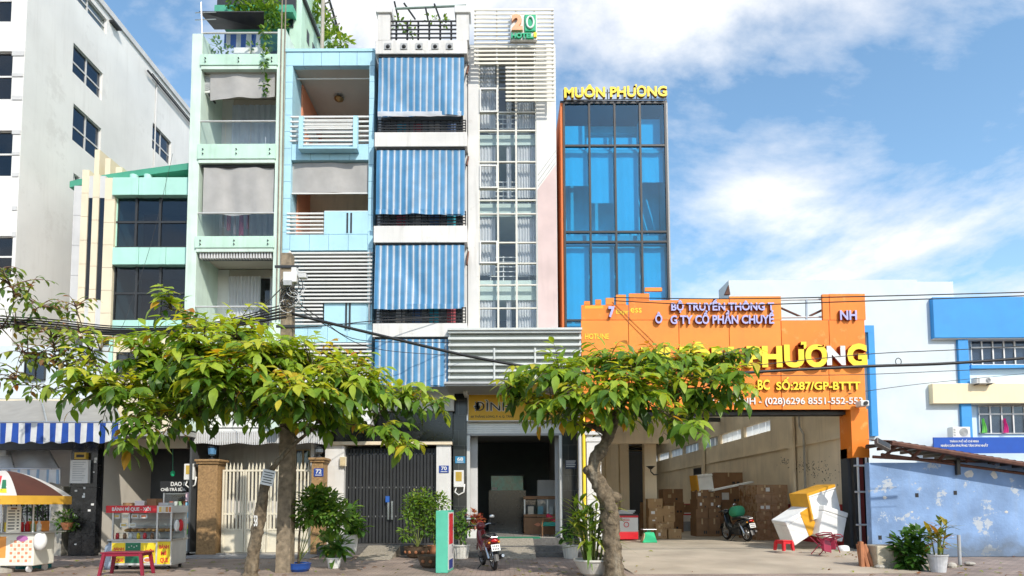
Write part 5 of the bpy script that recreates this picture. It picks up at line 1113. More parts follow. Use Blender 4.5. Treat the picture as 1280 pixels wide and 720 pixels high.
# ================================================================== vegetation
from mathutils import noise as mnoise
def leaf_vf(L, W, droop=.25, fold=.25, n=4):
    vs, fs = [], []
    prof = {4: (.12, .85, 1.0, .62, .0), 5: (.1, .7, 1.0, .9, .5, .0)}[n]
    for i, w in enumerate(prof):
        t = i/n; x = L*t*(1-.12*droop*t); z = -droop*L*t*t*.8
        h = max(w*W/2, .002)
        vs += [(x, -h, z+fold*h), (x, 0, z), (x, h, z+fold*h)]
    for i in range(len(prof)-1):
        a = i*3; fs += [(a, a+3, a+4, a+1), (a+1, a+4, a+5, a+2)]
    return [Vector(v) for v in vs], fs
def frame(p, d, up):
    x = d.normalized(); z = up-x*up.dot(x)
    z = z.normalized() if z.length > 1e-5 else x.orthogonal().normalized()
    y = z.cross(x)
    m = Matrix((x, y, z)).transposed().to_4x4(); m.translation = p; return m
LEAFMESH = {}
class Foliage:
    def __init__(s, mt, shapes, bins=8): s.mt = mt; s.sh = [leaf_vf(*q) for q in shapes]; s.it = []; s.bins = bins; s.key = mt.name+str(shapes)
    def add(s, p, d, up, size, tint): s.it.append((frame(p, d, up) @ Matrix.Scale(size, 4), random.randrange(len(s.sh)), min(.999, max(0, tint))))
    def build(s, parent, n_obj=0, name='foliage'):
        it = sorted(s.it, key=lambda q: (q[0].translation-CAM).length)
        b = BASE.get(parent.name, Vector((0,0,0))); inv = Matrix.Translation(-b)
        # singles: the nearest of every small neighbourhood come first
        single, rest = it[:n_obj], it[n_obj:]
        for m, k, t in single:
            tb = int(t*s.bins); key = (s.key, k, tb)
            if key not in LEAFMESH:
                mb = MB(); mb.add(*s.sh[k]); mb.t = [(tb+.5)/s.bins]*len(mb.v); LEAFMESH[key] = mb.mesh('leaf', s.mt, True)
            o = bpy.data.objects.new('leaf', LEAFMESH[key]); C.objects.link(o); o.parent = parent; o.matrix_parent_inverse = inv; o.matrix_basis = m
        if rest:
            V, Fc, Tn = [], [], []
            for m, k, t in rest:
                n = len(V); vs, fs = s.sh[k]; V += [m @ v for v in vs]; Fc += [tuple(i+n for i in f) for f in fs]; Tn += [t]*len(vs)
            mb = MB(); mb.v = V; mb.f = Fc; mb.t = Tn
            o = mb.build(name, s.mt, parent, smooth=True, fix=False); o['kind'] = 'stuff'
def bez(a, b, c, n): return [a*((1-t)**2)+b*(2*t*(1-t))+c*(t*t) for t in [k/n for k in range(n+1)]]
def tree(name, label, base, trunk, blobs, mt, per=14, leafsz=(.24,.13), seed=1, r0=.16, dens=.085, nobj=300, limb_r=.06, tintf=None, depth=1.1, drop=.35, trunk_n=12, twig_m=None, knots=True):
    rnd = random.Random(seed); random.seed(seed)
    t = T(name, label, 'tree', base)
    path = []
    for a, b in zip(trunk, trunk[1:]): path += [a.lerp(b, k/5) for k in range(5)]
    path.append(trunk[-1])
    path = [p+Vector((rnd.uniform(-.02,.02), rnd.uniform(-.02,.02), 0)) for p in path]
    for _ in range(2): path = [path[0]]+[(path[i-1]+path[i]*2+path[i+1])/4 for i in range(1, len(path)-1)]+[path[-1]]
    rs = [r0*(1.25 if i == 0 else 1-.5*i/len(path))*rnd.uniform(.93,1.08) for i in range(len(path))]
    fine = []; fr = []
    for i in range(len(path)-1):
        for k in range(4): fine.append(path[i].lerp(path[i+1], k/4)); fr.append(rs[i]+(rs[i+1]-rs[i])*k/4)
    fine.append(path[-1]); fr.append(rs[-1]); tk = MB().tube(fine, fr, trunk_n*2)
    for i, p in enumerate(tk.v):
        a = fine[min(len(fine)-1, i//(trunk_n*2))]; nz = mnoise.noise(p*7)+.6*mnoise.noise(p*17)+.5*mnoise.noise(Vector((p.x*9,p.y*9,p.z*2.2)))
        tk.v[i] = p+(p-a)*nz*.20
    tk.build('trunk', m_trunk, t, smooth=True)
    nodes = [(p, r) for p, r in zip(path, rs)][len(path)*2//3:]
    fol = Foliage(mt, [(leafsz[0], leafsz[1], .35, .2), (leafsz[0]*.85, leafsz[1]*.95, .15, .35), (leafsz[0]*1.1, leafsz[1], .6, .15)])
    tw = MB(); fork = path[-1]
    blobs = sorted(blobs, key=lambda q: (at(q[0], q[1], q[4])-fork).length)
    for px, py, rx, ry, Y in blobs:
        c = at(px, py, Y); k = (Y+20)/FPX; rxm, rzm = rx*k, ry*k
        st, r_s = min(nodes, key=lambda q: (q[0]-c).length+(.0 if q[1] > .02 else .6))
        end = c-Vector((0,0,rzm*.35)); ctrl = st.lerp(end, .45)+Vector((rnd.uniform(-.2,.2), rnd.uniform(-.2,.2), .35*(end-st).length*.5))
        lp = bez(st, ctrl, end, 8); rr = min(limb_r, r_s*.8); lr_ = [max(.012, rr*(1-.75*i/8)) for i in range(9)]
        MB().tube(lp, lr_, 7).build('limb', m_trunk, t, smooth=True)
        nodes += list(zip(lp[3:], lr_[3:]))
        n = max(4, int(per*rx*ry/2500))
        for _ in range(n):
            v = Vector((rnd.gauss(0,1), rnd.gauss(0,1), rnd.gauss(0,1))).normalized()*(rnd.random()**.4)
            v *= rnd.choice((.8,.95,1.0,1.1,1.35)); tip = c+Vector((v.x*rxm, v.y*depth, v.z*rzm))
            s0 = min(nodes[-6:]+[rnd.choice(nodes)], key=lambda q: (q[0]-tip).length)[0]
            out = (tip-s0); ln = out.length
            if ln < .15: continue
            mid = s0.lerp(tip, .5)+Vector((0,0,.22*ln)); tip2 = tip-Vector((0,0,drop*.3*ln))
            tp = bez(s0, mid, tip2, 8); tw.tube(tp, [max(.004, .016*(1-i/9)) for i in range(9)], 4)
            L_tot = ln; nl = int(min(L_tot, 1.5)/dens); side = 1; tb = rnd.random(); upt = Vector((rnd.uniform(-.3,.3), rnd.uniform(-.6,.1), 1))
            for j in range(nl):
                f = 1-(j*dens/L_tot)
                if f < .08: break
                i = min(7, int(f*8)); p = tp[i].lerp(tp[i+1], f*8-i); tan = (tp[i+1]-tp[i]).normalized()
                sd_ = tan.cross(Vector((0,0,1))); sd_ = sd_.normalized() if sd_.length > .1 else Vector((1,0,0))
                side = -side
                d = tan*rnd.uniform(.45,.7)+sd_*side*rnd.uniform(.8,1.05)+Vector((0,0,rnd.uniform(-.45,-.1)))
                if j == 0: d = tan+Vector((0,0,-.3))
                up_ = upt+Vector((rnd.uniform(-.18,.18), rnd.uniform(-.18,.18), 0))
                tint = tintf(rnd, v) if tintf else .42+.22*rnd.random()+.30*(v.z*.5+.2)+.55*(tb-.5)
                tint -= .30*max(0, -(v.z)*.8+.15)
                if rnd.random() < .012: tint = .98
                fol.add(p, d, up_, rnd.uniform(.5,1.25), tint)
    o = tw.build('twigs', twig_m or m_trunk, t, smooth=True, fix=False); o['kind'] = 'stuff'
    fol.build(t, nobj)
    return t
# the wide tree on the left
b1 = on(313, 722); y1_ = b1.y
P = lambda px, py, dy=0: at(px, py, y1_+dy)
t1 = tree('street_tree', 'wide leafy street tree with thin leaning trunk before the cream gate', (b1.x, b1.y, 0),
     [b1-Vector((0,0,.05)), P(318,680), P(326,640,.1), P(331,600,.1), P(338,588,.1)],
     [(140,480,55,42,y1_-.4),(190,440,60,50,y1_+.4),(215,378,20,26,y1_),(255,430,60,45,y1_-.8),(300,410,50,35,y1_+.5),(330,440,60,45,y1_-.6),(390,450,60,42,y1_+.2),(440,475,60,42,y1_-.5),
      (500,490,50,32,y1_+.4),(545,500,28,20,y1_),(250,500,75,40,y1_+.9),(330,505,70,38,y1_+.8),(410,515,60,35,y1_+.4),(505,548,22,25,y1_-.3),(180,525,45,35,y1_-.3),(165,553,25,14,y1_-.4),(115,430,25,25,y1_+.3),(110,470,25,35,y1_-.6),(280,470,80,45,y1_-1.2),(470,535,35,20,y1_-.2),(370,490,70,35,y1_-1.3),(440,490,50,40,y1_+1.2),(220,475,60,45,y1_+1.4)],
     m_leaf, per=60, leafsz=(.32,.145), seed=3, r0=.15, limb_r=.075, depth=1.0)
sg1 = T('paper_notice', 'small white paper notice nailed to the leaning tree trunk', 'notice', P(335,605,-.15)); c = P(335, 597, -.14); M_ = Matrix.Translation(c) @ Matrix.Rotation(R_(12),4,'Y')
MB().obox(M_, .28, .012, .34).build('card', m_white2, sg1)
for k in range(5): MB().obox(M_ @ Matrix.Translation((0,-.008,.11-.055*k)), .22-.04*(k%2), .003, .02).build('text_line', m_dark, sg1)
tn = lettering_px(t1, '58', 317.5, 322, 644, 658, P(320,650).y-.17, .004, m_white2, bold=.02)
# the smaller tree on the right with the knotted trunk
b2 = on(769, 722); y2_ = b2.y; P = lambda px, py, dy=0: at(px, py, y2_+dy)
t2 = tree('street_tree', 'spreading street tree with crooked knotted trunk before the warehouse', (b2.x, b2.y, 0),
     [b2-Vector((0,0,.05)), P(765,680), P(763,640), P(755,612), P(740,592), P(745,572), P(758,552), P(768,530)],
     [(650,472,38,24,y2_+.3),(635,480,22,18,y2_-.2),(700,462,48,32,y2_-.5),(760,448,50,28,y2_+.4),(810,445,50,24,y2_-.3),(860,448,45,24,y2_+.5),(905,440,38,16,y2_),(940,442,16,10,y2_-.2),(690,505,40,28,y2_-.3),(740,495,50,35,y2_-.9),(790,485,55,35,y2_-.6),(850,480,50,28,y2_+.2),(905,470,36,22,y2_-.5),(920,490,25,20,y2_),(660,500,26,20,y2_+.4),(845,520,28,20,y2_-.4),(720,525,20,14,y2_),(880,505,28,22,y2_+.3),(770,520,45,20,y2_+.6),(860,535,20,10,y2_-.6)],
     m_leaf, per=84, leafsz=(.31,.14), seed=12, r0=.21, limb_r=.09, depth=1.0, trunk_n=14)
kn = MB(); kn.ell(P(737,588,-.05), .15, .13, .12, 10, 6); kn.ell(P(768,622,.0), .17, .13, .13, 10, 6); kn.ell(P(752,616,-.1), .12, .12, .2, 10, 6); kn.ell(P(741,578,-.02), .10, .1, .2, 10, 6)
kn.build('trunk_knot', m_trunk, t2, smooth=True)
# the dry tree leaning in from the left edge
b0 = at(-75, 720, -5.4); b0.z = 0; P = lambda px, py: at(px, py, -5.4)
tdry = lambda rnd, v: (.15+.5*rnd.random() if rnd.random() < .78 else .6+.38*rnd.random())
t0 = tree('dry_street_tree', 'sparse half dry tree with reddish leaves reaching in from the edge', (b0.x, b0.y, 0), [b0, P(-70,600), P(-50,480), P(-40,430)],
     [(15,350,32,26,-5.6),(50,375,36,26,-5.2),(95,378,26,16,-5.4),(20,400,40,25,-5.0),(65,415,45,25,-5.8),(105,410,30,14,-5.1),(35,440,45,24,-5.5),(85,450,45,26,-5.2),(20,475,35,18,-5.6),(65,485,35,14,-5.0),(120,450,25,20,-5.4),(5,330,16,14,-5.3)],
     m_dry, per=62, leafsz=(.20,.10), seed=23, r0=.17, dens=.10, tintf=tdry, depth=.8, limb_r=.05, twig_m=mat('dry_twig', (.20,.12,.085), .9, .3, 8))

# ---- rooftop greenery
def clump(name, label, blobs, mt, n, leafsz, seed, base=None, cat='plant', parent=None, droop=.3, part='foliage', nobj=0, tint=(.2,.9), stems=True):
    rnd = random.Random(seed); random.seed(seed)
    c0 = at(*blobs[0][:2], blobs[0][4]); t = parent or T(name, label, cat, base if base is not None else (c0.x, c0.y, c0.z-blobs[0][3]*(blobs[0][4]+20)/FPX))
    f = Foliage(mt, [(leafsz*1.25, leafsz*.6, droop, .2), (leafsz*1.05, leafsz*.6, droop*.5, .3)]); tw = MB()
    b = Vector(t.location) if stems else None
    for px, py, rx, ry, Y in blobs:
        c = at(px, py, Y); k = (Y+20)/FPX
        if stems: tw.tube(bez(b, b.lerp(c,.5)+Vector((rnd.uniform(-.05,.05),0,.05)), c, 5), [.014*(1-.6*i/5) for i in range(6)], 5)
        for _ in range(int(n*rx*ry/400*5)):
            v = Vector((rnd.gauss(0,1), rnd.gauss(0,1), rnd.gauss(0,1))).normalized()*(rnd.random()**.45)
            p = c+Vector((v.x*rx*k, v.y*min(rx,ry)*k, v.z*ry*k)); d = v+Vector((rnd.uniform(-.6,.6), rnd.uniform(-.6,.6), rnd.uniform(-.5,.5)))
            f.add(p, d, Vector((rnd.uniform(-.4,.4), rnd.uniform(-.5,.1), 1)), rnd.uniform(.6,1.2), tint[0]+(tint[1]-tint[0])*(.6*rnd.random()+.4*(v.z*.5+.5)))
    if stems: o = tw.build('stem', m_stem, t, smooth=True)
    f.build(t, nobj, part); return t
def terrace_plant(label, px, ybase, Y, blobs, mt, n, lsz, seed, name='potted_plant', pot=None, potr=.13, poth=.22, z=None):
    c = at(px, ybase, Y); zb = c.z if z is None else z; t = T(name, label, 'plant', (c.x, Y, zb+poth*.9)); b = Vector((c.x, Y, zb))
    MB().lathe([(potr*.72,0),(potr*.8,poth*.3),(potr,poth*.92),(potr*1.08,poth*.93),(potr*1.08,poth),(potr*.9,poth),(potr*.88,poth*.9)], b, 20).build('pot', pot or m_pot, t, smooth=False)
    MB().lathe([(potr*.88,0),(potr*.5,.015),(.01,.02)], b+Vector((0,0,poth*.88)), 16).build('soil', m_soil, t)
    clump(None, None, blobs, mt, n, lsz, seed, parent=t); return t
clump('roof_creeper', 'leafy creeper spilling over the green roof edge of the mint townhouse', [(322,14,26,12,1.5),(338,20,14,14,1.4),(305,20,14,10,1.6),(352,30,6,12,1.3),(300,2,20,8,1.8),(335,2,20,8,1.7),(330,40,5,8,.0),(331,75,2.5,22,-.1),(332,105,2.5,14,-.1)], m_plant, 55, .16, 31, base=at(330,40,1.5), stems=False)
clump('roof_bush', 'bright green bush on the roof of the pale blue house', [(418,48,14,12,3.4),(430,54,10,8,3.2),(408,30,8,14,3.6),(398,14,8,14,3.8)], m_plant, 50, .2, 32, base=(at(418,62,3.4).x, 3.4, at(418,62,3.4).z), stems=False, tint=(.5,1.0))
clump('terrace_shrubs', 'row of small plants behind the mint townhouse terrace glass', [(256,62,7,8,.5),(272,58,8,10,.6),(286,62,6,6,.5),(316,60,7,7,.5),(335,55,7,12,.5)], m_plant, 40, .13, 33, base=at(296,69,.5), stems=False)
clump('roof_greens', 'scraggly plants in planters on the striped blind house roof', [(498,30,7,12,.3),(512,36,9,8,.3),(540,24,9,5,.4),(555,30,6,8,.3)], m_plant, 35, .13, 34, base=at(527,50,.2), stems=False, tint=(.4,1))
for k, (a, b) in enumerate(((292,312),(314.5,334))):
    q = RX(a, b, 59, 68.5, .45); tag(wbox(None, 'planter', m_white2, q[0], q[1], .45, .8, zsl[0][1]+.003, q[3], bevel=.02), ['white planter box beside the blue sheet on the mint terrace','white planter box under the hanging creeper on the mint terrace'][k], 'planter')

# ---- potted plants along the pavement
gp = lambda px, y, z=0: on(px, y, z)
Yp = gp(373,714).y
fig = T('potted_fig', 'tall potted fig in a dark blue bowl beside the concrete pole', 'plant', (gp(373,714).x, Yp, .2)); c = gp(373,714)
MB().lathe([(.22,0),(.27,.06),(.28,.14),(.30,.2),(.26,.2),(.24,.17)], c, 22).build('pot', mat('cobalt_glaze', (.02,.07,.28), .2, .15, 4), fig, smooth=False); MB().lathe([(.25,0),(.01,.02)], c+Vector((0,0,.165)), 16).build('soil', m_soil, fig)
MB().tube([c+Vector((0,0,.17)), at(374,670,Yp), at(377,645,Yp)], [.03,.025,.02], 8).build('stem', m_trunk, fig, smooth=True)
clump(None, None, [(385,640,22,18,Yp),(405,632,22,22,Yp+.2),(420,645,16,20,Yp+.1),(395,620,18,12,Yp)], m_plant, 60, .17, 41, parent=fig, tint=(.3,1.0), nobj=60)
terrace_plant('palm leafed plant in a white footed urn by the black gate', 437, 690, -1.5, [(440,655,12,14,-1.5),(447,661,9,8,-1.6),(436,640,10,12,-1.4)], m_plant, 45, .22, 42, name='urn_plant', potr=.26, poth=.5, pot=m_white2)
c = gp(434,697); Yc_ = c.y; ur = T('white_urn', 'white footed garden urn in front of the black gate step', 'urn', (c.x, c.y, 0)); MB().lathe([(.17,0),(.17,.05),(.08,.10),(.07,.2),(.14,.28),(.23,.45),(.25,.58),(.29,.62),(.25,.62),(.22,.55)], (c.x,c.y,0), 20).build('urn_body', m_white2, ur, smooth=True); MB().lathe([(.23,.57),(.01,.58)], (c.x,c.y,0), 14).build('soil', m_soil, ur)
terrace_plant('broad leafed plant in a small white pot before the urn', 417.5, 710, gp(417,710).y, [(417,688,10,8,gp(417,710).y),(425,682,10,10,gp(417,710).y+.1),(412,680,9,10,gp(417,710).y)], m_plant, 30, .26, 43, pot=m_white2, potr=.19, poth=.26, z=0)
terrace_plant('dark leaved plant in a yellow pot behind the small white pot', 413, 697, gp(413,697).y, [(413,676,10,9,gp(413,697).y),(405,672,8,8,gp(413,697).y)], m_plant, 30, .2, 44, pot=mat('ochre_glaze', (.45,.30,.04), .4), potr=.19, poth=.36, z=0)
Yb_ = gp(525,697).y
bs_ = T('bonsai_bush', 'bright round bush in a carved brown bowl before the black gate', 'plant', (gp(522,697).x, Yb_, .3)); c = gp(522,697)
m_bowl = mat('brown_bowl', (.12,.08,.05), .5, .3, 8, 0, .3)
MB().lathe([(.22,0),(.30,.05),(.38,.2),(.40,.3),(.42,.34),(.37,.34),(.34,.28)], c, 22).build('pot', m_bowl, bs_); MB().lathe([(.35,.29),(.01,.32)], c, 16).build('soil', m_soil, bs_)
for k in range(5): a = -1.57+(k-2)*.55; MB().ell(c+Vector((.37*math.cos(a), .37*math.sin(a), .18)), .05, .05, .05, 8, 6).build('carved_boss', m_terra, bs_)
clump(None, None, [(518,632,18,14,Yb_),(535,640,16,16,Yb_+.1),(528,622,18,10,Yb_),(512,645,10,10,Yb_-.1),(550,628,12,12,Yb_+.2),(508,667,10,8,Yb_-.2),(530,660,10,10,Yb_+.1)], m_plant, 85, .12, 45, parent=bs_, tint=(.45,1.0))
terrace_plant('low bush in a terracotta pot tucked behind the green board', 543, 694, gp(543,697).y+.2, [(545,665,11,12,gp(543,697).y+.2),(540,655,9,8,gp(543,697).y+.3)], m_plant, 60, .12, 46, pot=m_terra, potr=.2, poth=.35, z=0)
c = gp(540,709); b3 = T('carved_bowl', 'low carved brown stone bowl beside the green board', 'bowl', (c.x, c.y, 0)); MB().lathe([(.22,0),(.30,.06),(.35,.22),(.38,.30),(.33,.30),(.3,.24)], c, 20).build('bowl_body', m_bowl, b3); MB().lathe([(.31,.25),(.01,.27)], c, 14).build('soil', m_soil, b3)
for k in range(3): a = -1.57+(k-1)*.6; MB().ell(c+Vector((.33*math.cos(a), .33*math.sin(a), .17)), .05, .05, .05, 8, 6).build('carved_boss', m_terra, b3)
def ribbed_pot(par, c, r, h, mt):
    MB().lathe([(r*.75,0),(r*.95,h*.9),(r*1.06,h*.91),(r*1.06,h),(r*.95,h),(r*.93,h*.93)], c, 24).build('pot', mt, par)
    mb = MB()
    for k in range(16): a = k*.3927; mb.tube([Vector(c)+Vector((r*.76*math.cos(a), r*.76*math.sin(a), .01)), Vector(c)+Vector((r*.95*math.cos(a), r*.95*math.sin(a), h*.88))], .012, 5)
    mb.build('pot_ribs', mt, par); MB().lathe([(r*.93,h*.92),(.01,h*.95)], c, 14).build('soil', m_soil, par)
for lab, px, y, r, h, bl, mt, n, ls, sd_, tn_ in (
    ('small bush in a white ribbed pot left of the shop steps', 576, 698, .26, .40, [(576,650,14,12,0),(570,660,10,10,0),(584,660,8,8,0),(578,670,6,8,0)], m_plant, 70, .12, 51, (.3,.9)),
    ('leafy plant in a white ribbed pot right of the shop steps', 713.5, 698, .24, .38, [(713,664,9,9,0),(705,668,8,7,0),(718,656,8,8,0)], m_plant, 50, .15, 52, (.1,.6)),
    ('red leaved croton in a tall white square pot by the shop door', 592, 690, .24, .75, [(592,648,10,10,0),(598,652,8,8,0),(588,656,7,8,0)], m_red_leaf, 60, .15, 53, (.1,1.0))):
    c = gp(px, y); t = T('potted_plant', lab, 'plant', (c.x, c.y, h*.9)); bl = [(a, b, q, w, c.y) for a, b, q, w, _ in bl]
    if 'square' in lab:
        MB().loft([[c+Vector((s1*(.17+.05*f), s2*(.17+.05*f), h*f)) for s1, s2 in ((-1,-1),(1,-1),(1,1),(-1,1))] for f in (0,1)]).build('pot', m_white2, t, bevel=.02)
    else: ribbed_pot(t, c, r, h, m_pot)
    clump(None, None, bl, mt, n, ls, sd_, parent=t, tint=tn_)
# big leaved cane plant
def blade_plant(name, label, px, ybase, potf, stems, leafL, leafW, mt, seed, spread, h, tint=(.3,1.0), zpot=.3, lpr=7):
    rnd = random.Random(seed); random.seed(seed); c = gp(px, ybase); t = T(name, label, 'plant', (c.x, c.y, zpot)); potf(t, c)
    f = Foliage(mt, [(leafL, leafW, .5, .15, 5), (leafL*.9, leafW, .25, .25, 5), (leafL*1.1, leafW*.9, .9, .15, 5)], bins=10)
    for k in range(stems):
        a = rnd.uniform(0,6.28); r = spread*math.sqrt(rnd.random()); top = c+Vector((r*1.5*math.cos(a), r*1.5*math.sin(a), zpot+h*rnd.uniform(.65,1))); bt = c+Vector((r*.6*math.cos(a), r*.6*math.sin(a), zpot-.03))
        MB().tube(bez(bt, bt.lerp(top,.5)+Vector((0,0,.1)), top, 5), [.018,.017,.015,.013,.011,.008], 6).build('cane', m_stem, t, smooth=True)
        for j in range(lpr):
            u = .35+.65*j/(lpr-1); p = bt.lerp(top, u); aa = a+j*2.4+rnd.uniform(-.4,.4)
            f.add(p, Vector((math.cos(aa), math.sin(aa), rnd.uniform(.5,1.5) if j > 1 else rnd.uniform(-.2,.8))), Vector((0,0,1)), rnd.uniform(.75,1.15), tint[0]+(tint[1]-tint[0])*rnd.random())
    f.build(t, 300); return t
def pot_bowl(t, c): MB().lathe([(.2,0),(.26,.05),(.36,.22),(.40,.30),(.43,.32),(.43,.36),(.38,.36),(.36,.30)], c, 26).build('pot', m_pot, t); MB().lathe([(.37,.31),(.01,.33)], c, 18).build('soil', m_soil, t)
blade_plant('cane_plant', 'tall bright green cane plant in a grey bowl beside the knotted tree', 741, 719, pot_bowl, 24, .55, .10, m_plant, 61, .32, 1.3, (.55,1.0), .33)
def pot_bucket(t, c):
    MB().lathe([(.15,0),(.20,.36),(.215,.37),(.215,.40),(.19,.40),(.18,.36)], c, 20).build('bucket', mat('old_bucket', (.55,.56,.58), .7, .3, 5, .4, dirt=(.2,.2,.2)), t); MB().lathe([(.18,.36),(.01,.37)], c, 14).build('soil', m_soil, t)
blade_plant('cordyline', 'spiky cordyline with reddish leaves in a worn bucket by the blue wall', 1173, 715, pot_bucket, 6, .42, .10, leafmat('cordyline_leaf', [(0,(.05,.10,.02)),(.4,(.16,.20,.04)),(.65,(.35,.28,.05)),(1,(.38,.12,.05))]), 62, .16, .75, (.0,1.0), .36, 8)
c = gp(1140, 712); wb = T('wall_bush', 'dense broad leaved bush growing against the blue wall', 'plant', (c.x, c.y, 0))
clump(None, None, [(1140,692,16,16,c.y),(1130,680,14,12,c.y+.1),(1146,672,14,12,c.y+.1),(1138,705,14,8,c.y-.1)], m_plant, 45, .20, 63, parent=wb, tint=(.05,.55), nobj=120)
c = at(84, 652, -.2); hp = T('hanging_fern', 'bushy green fern on the mossy pier by the black granite pillar', 'plant', (c.x, -.2, c.z)); clump(None, None, [(82,648,13,10,-.1),(76,655,8,9,-.1),(88,655,8,8,-.1)], m_plant, 90, .10, 64, parent=hp, tint=(.3,.8)); MB().lathe([(.1,-.25),(.18,-.05),(.19,-.03)], c, 16).build('pot', m_terra, hp)
clump('fence_shrub', 'dark shrub growing behind the iron fence beside the drink cart', [(50,645,14,16,1.0),(62,660,10,12,1.0),(40,630,12,12,1.0)], m_plant, 55, .13, 65, base=(at(50,690,1.0).x, 1.0, 0.0), tint=(.05,.5))

# ---- fallen leaves on the pavement
rnd = random.Random(77); random.seed(77); ft = T('leaf_litter', 'scattered fallen leaves lying on the brick pavement', 'leaf litter', (0,-5,0)); ft['kind'] = 'stuff'
f = Foliage(m_dry, [(.15,.075,.2,.3), (.11,.06,.5,.3)])
for _ in range(420):
    x = rnd.gauss(*rnd.choice(((-6,2.2),(1.5,1.6),(10,1.5),(-12,2)))); y = rnd.uniform(-7.4,-.8); a = rnd.uniform(0,6.28)
    f.add(Vector((x, y, .012+(.012 if 2.5 < x < 11 else 0)+max(0,(y+5.5)*.03 if 2.5 < x < 11 else 0))), Vector((math.cos(a), math.sin(a), .1)), Vector((rnd.uniform(-.2,.2), rnd.uniform(-.2,.2), 1)), rnd.uniform(.6,1.2), rnd.uniform(.35,1))
f.build(ft, 0, 'fallen_leaves')
# ================================================================== cartons and goods in the warehouse
ORD = ['bottom', 'second', 'third', 'fourth', 'fifth', 'sixth', 'seventh']
def carton(label, x0, x1, y0, y1, z0, z1, m_=None, name='carton', group=None, tape=True, rz=0, cat='carton', wrap=False):
    cx, cy = (x0+x1)/2, (y0+y1)/2; w, d, h = x1-x0, y1-y0, z1-z0
    t = T(name, label, cat, (cx, cy, z0), group); BASE[t.name] = Vector((0,0,0)); m_ = m_ or m_card
    wbox(t, 'carton_body', m_, -w/2, w/2, -d/2, d/2, 0, h-.002, bevel=min(.012, w*.03))
    if tape:
        wbox(t, 'tape', m_tape, -.03, .03, -d/2-.002, d/2, h-.002, h+.001); wbox(t, 'front_tape', m_tape, -.03, .03, -d/2-.0035, -d/2-.0005, h*.68, h-.004)
        rl = random.Random(label)
        if rl.random() < .4: wbox(t, 'shipping_label', m_foam if rl.random() < .6 else m_tape, w*rl.uniform(-.42,-.2), w*rl.uniform(-.12,-.05), -d/2-.003, -d/2-.001, h*rl.uniform(.25,.4), h*rl.uniform(.55,.75))
        for e_ in range(rl.choice((0,1,2))): wbox(t, 'print_mark', m_card2 if m_ is not m_card2 else m_dark, w*(.12+.16*e_), w*(.22+.16*e_), -d/2-.003, -d/2-.001, h*.15, h*.32)
    if wrap and random.Random(label).random() < .5: wbox(t, 'label_card', m_white2, w*.05, w*.3, -d/2-.003, -d/2-.001, h*.3, h*.7)
    t.rotation_euler = (0, 0, rz); return t
def stack(phrase, px0, px1, ys, Y, depth, m_=None, wrap=False, group=None, jit=.02, seed=0):
    """a column of cartons; ys = pixel rows from the bottom edge upwards"""
    rnd = random.Random(seed); pm = (px0+px1)/2; z = FL; ys = [CY+51.7+(CAM.z-FL)*FPX/(Y+20)]+list(ys[1:])
    for k, (a, b) in enumerate(zip(ys, ys[1:])):
        h = (a-b)*(Y+20)/FPX; j = rnd.uniform(-jit, jit); x0, x1 = at(px0,(a+b)/2,Y).x, at(px1,(a+b)/2,Y).x
        pos = 'topmost' if k == len(ys)-2 and k else ORD[k]
        carton(f'{pos} brown carton {"from the bottom " if 0 < k < len(ys)-2 else ""}{phrase}', x0+j, x1+j, Y, Y+depth, z, z+h, m_, wrap=wrap, group=group, rz=rnd.uniform(-.07,.07))
        z += h
Z5 = lambda x, y: (720+x/3.272, 500+y/3.272)
def z5s(x0, x1, ys): return 720+x0/3.272, 720+x1/3.272, [500+y/3.272 for y in ys]
Yfl = lambda y: on(850, y, FL).y
gA = 'cartons in the small pile beside the green scale'
a, b, ys = z5s(297, 357, [560,532,508,480,445,405]); stack('in the tall column of the small pile', a, b, ys, Yfl(674)+.55, .5, group=gA, seed=1)
a, b, ys = z5s(357, 404, [560,530,500,472,435]); stack('in the right column of the small pile', a, b, ys, Yfl(674)+.62, .5, group=gA, seed=2)
a, b, ys = z5s(272, 297, [555,510,465,420]); stack('in the far left column of the small pile', a, b, ys, Yfl(672)+.9, .6, m_card2, group=gA, seed=3)
a, b, ys = z5s(328, 375, [567,530,508]); stack('in the front pair of the small pile', a, b, ys, Yfl(673.5), .5, group=gA, seed=4)
a, b, ys = z5s(376, 430, [567,528]); x = RX(a, b, ys[1], ys[0], Yfl(673.5)); carton('single brown carton on the floor at the front of the small pile', x[0], x[1], Yfl(673.5)-.03, Yfl(673.5)+.45, FL, FL+(ys[0]-ys[1])*(Yfl(673.5)+20)/FPX, group=gA, rz=.05)
Y_ = Yfl(664); a, b, _ = z5s(413, 480, []); k_ = (Y_+20)/FPX; x0, x1 = at(a,650,Y_).x, at(b,650,Y_).x
carton('grey blue plastic wrapped box under the white box', x0, x1, Y_, Y_+.7, FL, FL+12*k_, mat('bluegrey_wrap', (.32,.36,.42), .35, .2, 5), cat='box', name='wrapped_box', tape=False)
w_ = carton('white box with red tape between the carton piles', x0-.02, x1+.03, Y_, Y_+.7, FL+12*k_, FL+23*k_, m_foam, cat='box', name='taped_box', tape=False); wbox(w_, 'red_tape', m_red, -(x1-x0)/2-.03, (x1-x0)/2+.03, -.36, .36, 8*k_, 9.5*k_)
carton('brown carton on top of the white box with red tape', x0+.1, x1-.1, Y_, Y_+.6, FL+23*k_, FL+33*k_, m_card2)
gB = 'dark cartons stacked behind the motorbike'
Y_ = 6.4
for j, (x0, x1) in enumerate(((493,541),(541,592))):
    a, b, ys = z5s(x0, x1, [527,487,448,408,370]); stack(f'in the {["left","right"][j]} column of the dark stack', a, b, ys, Y_, .9, m_card2, group=gB, seed=10+j)
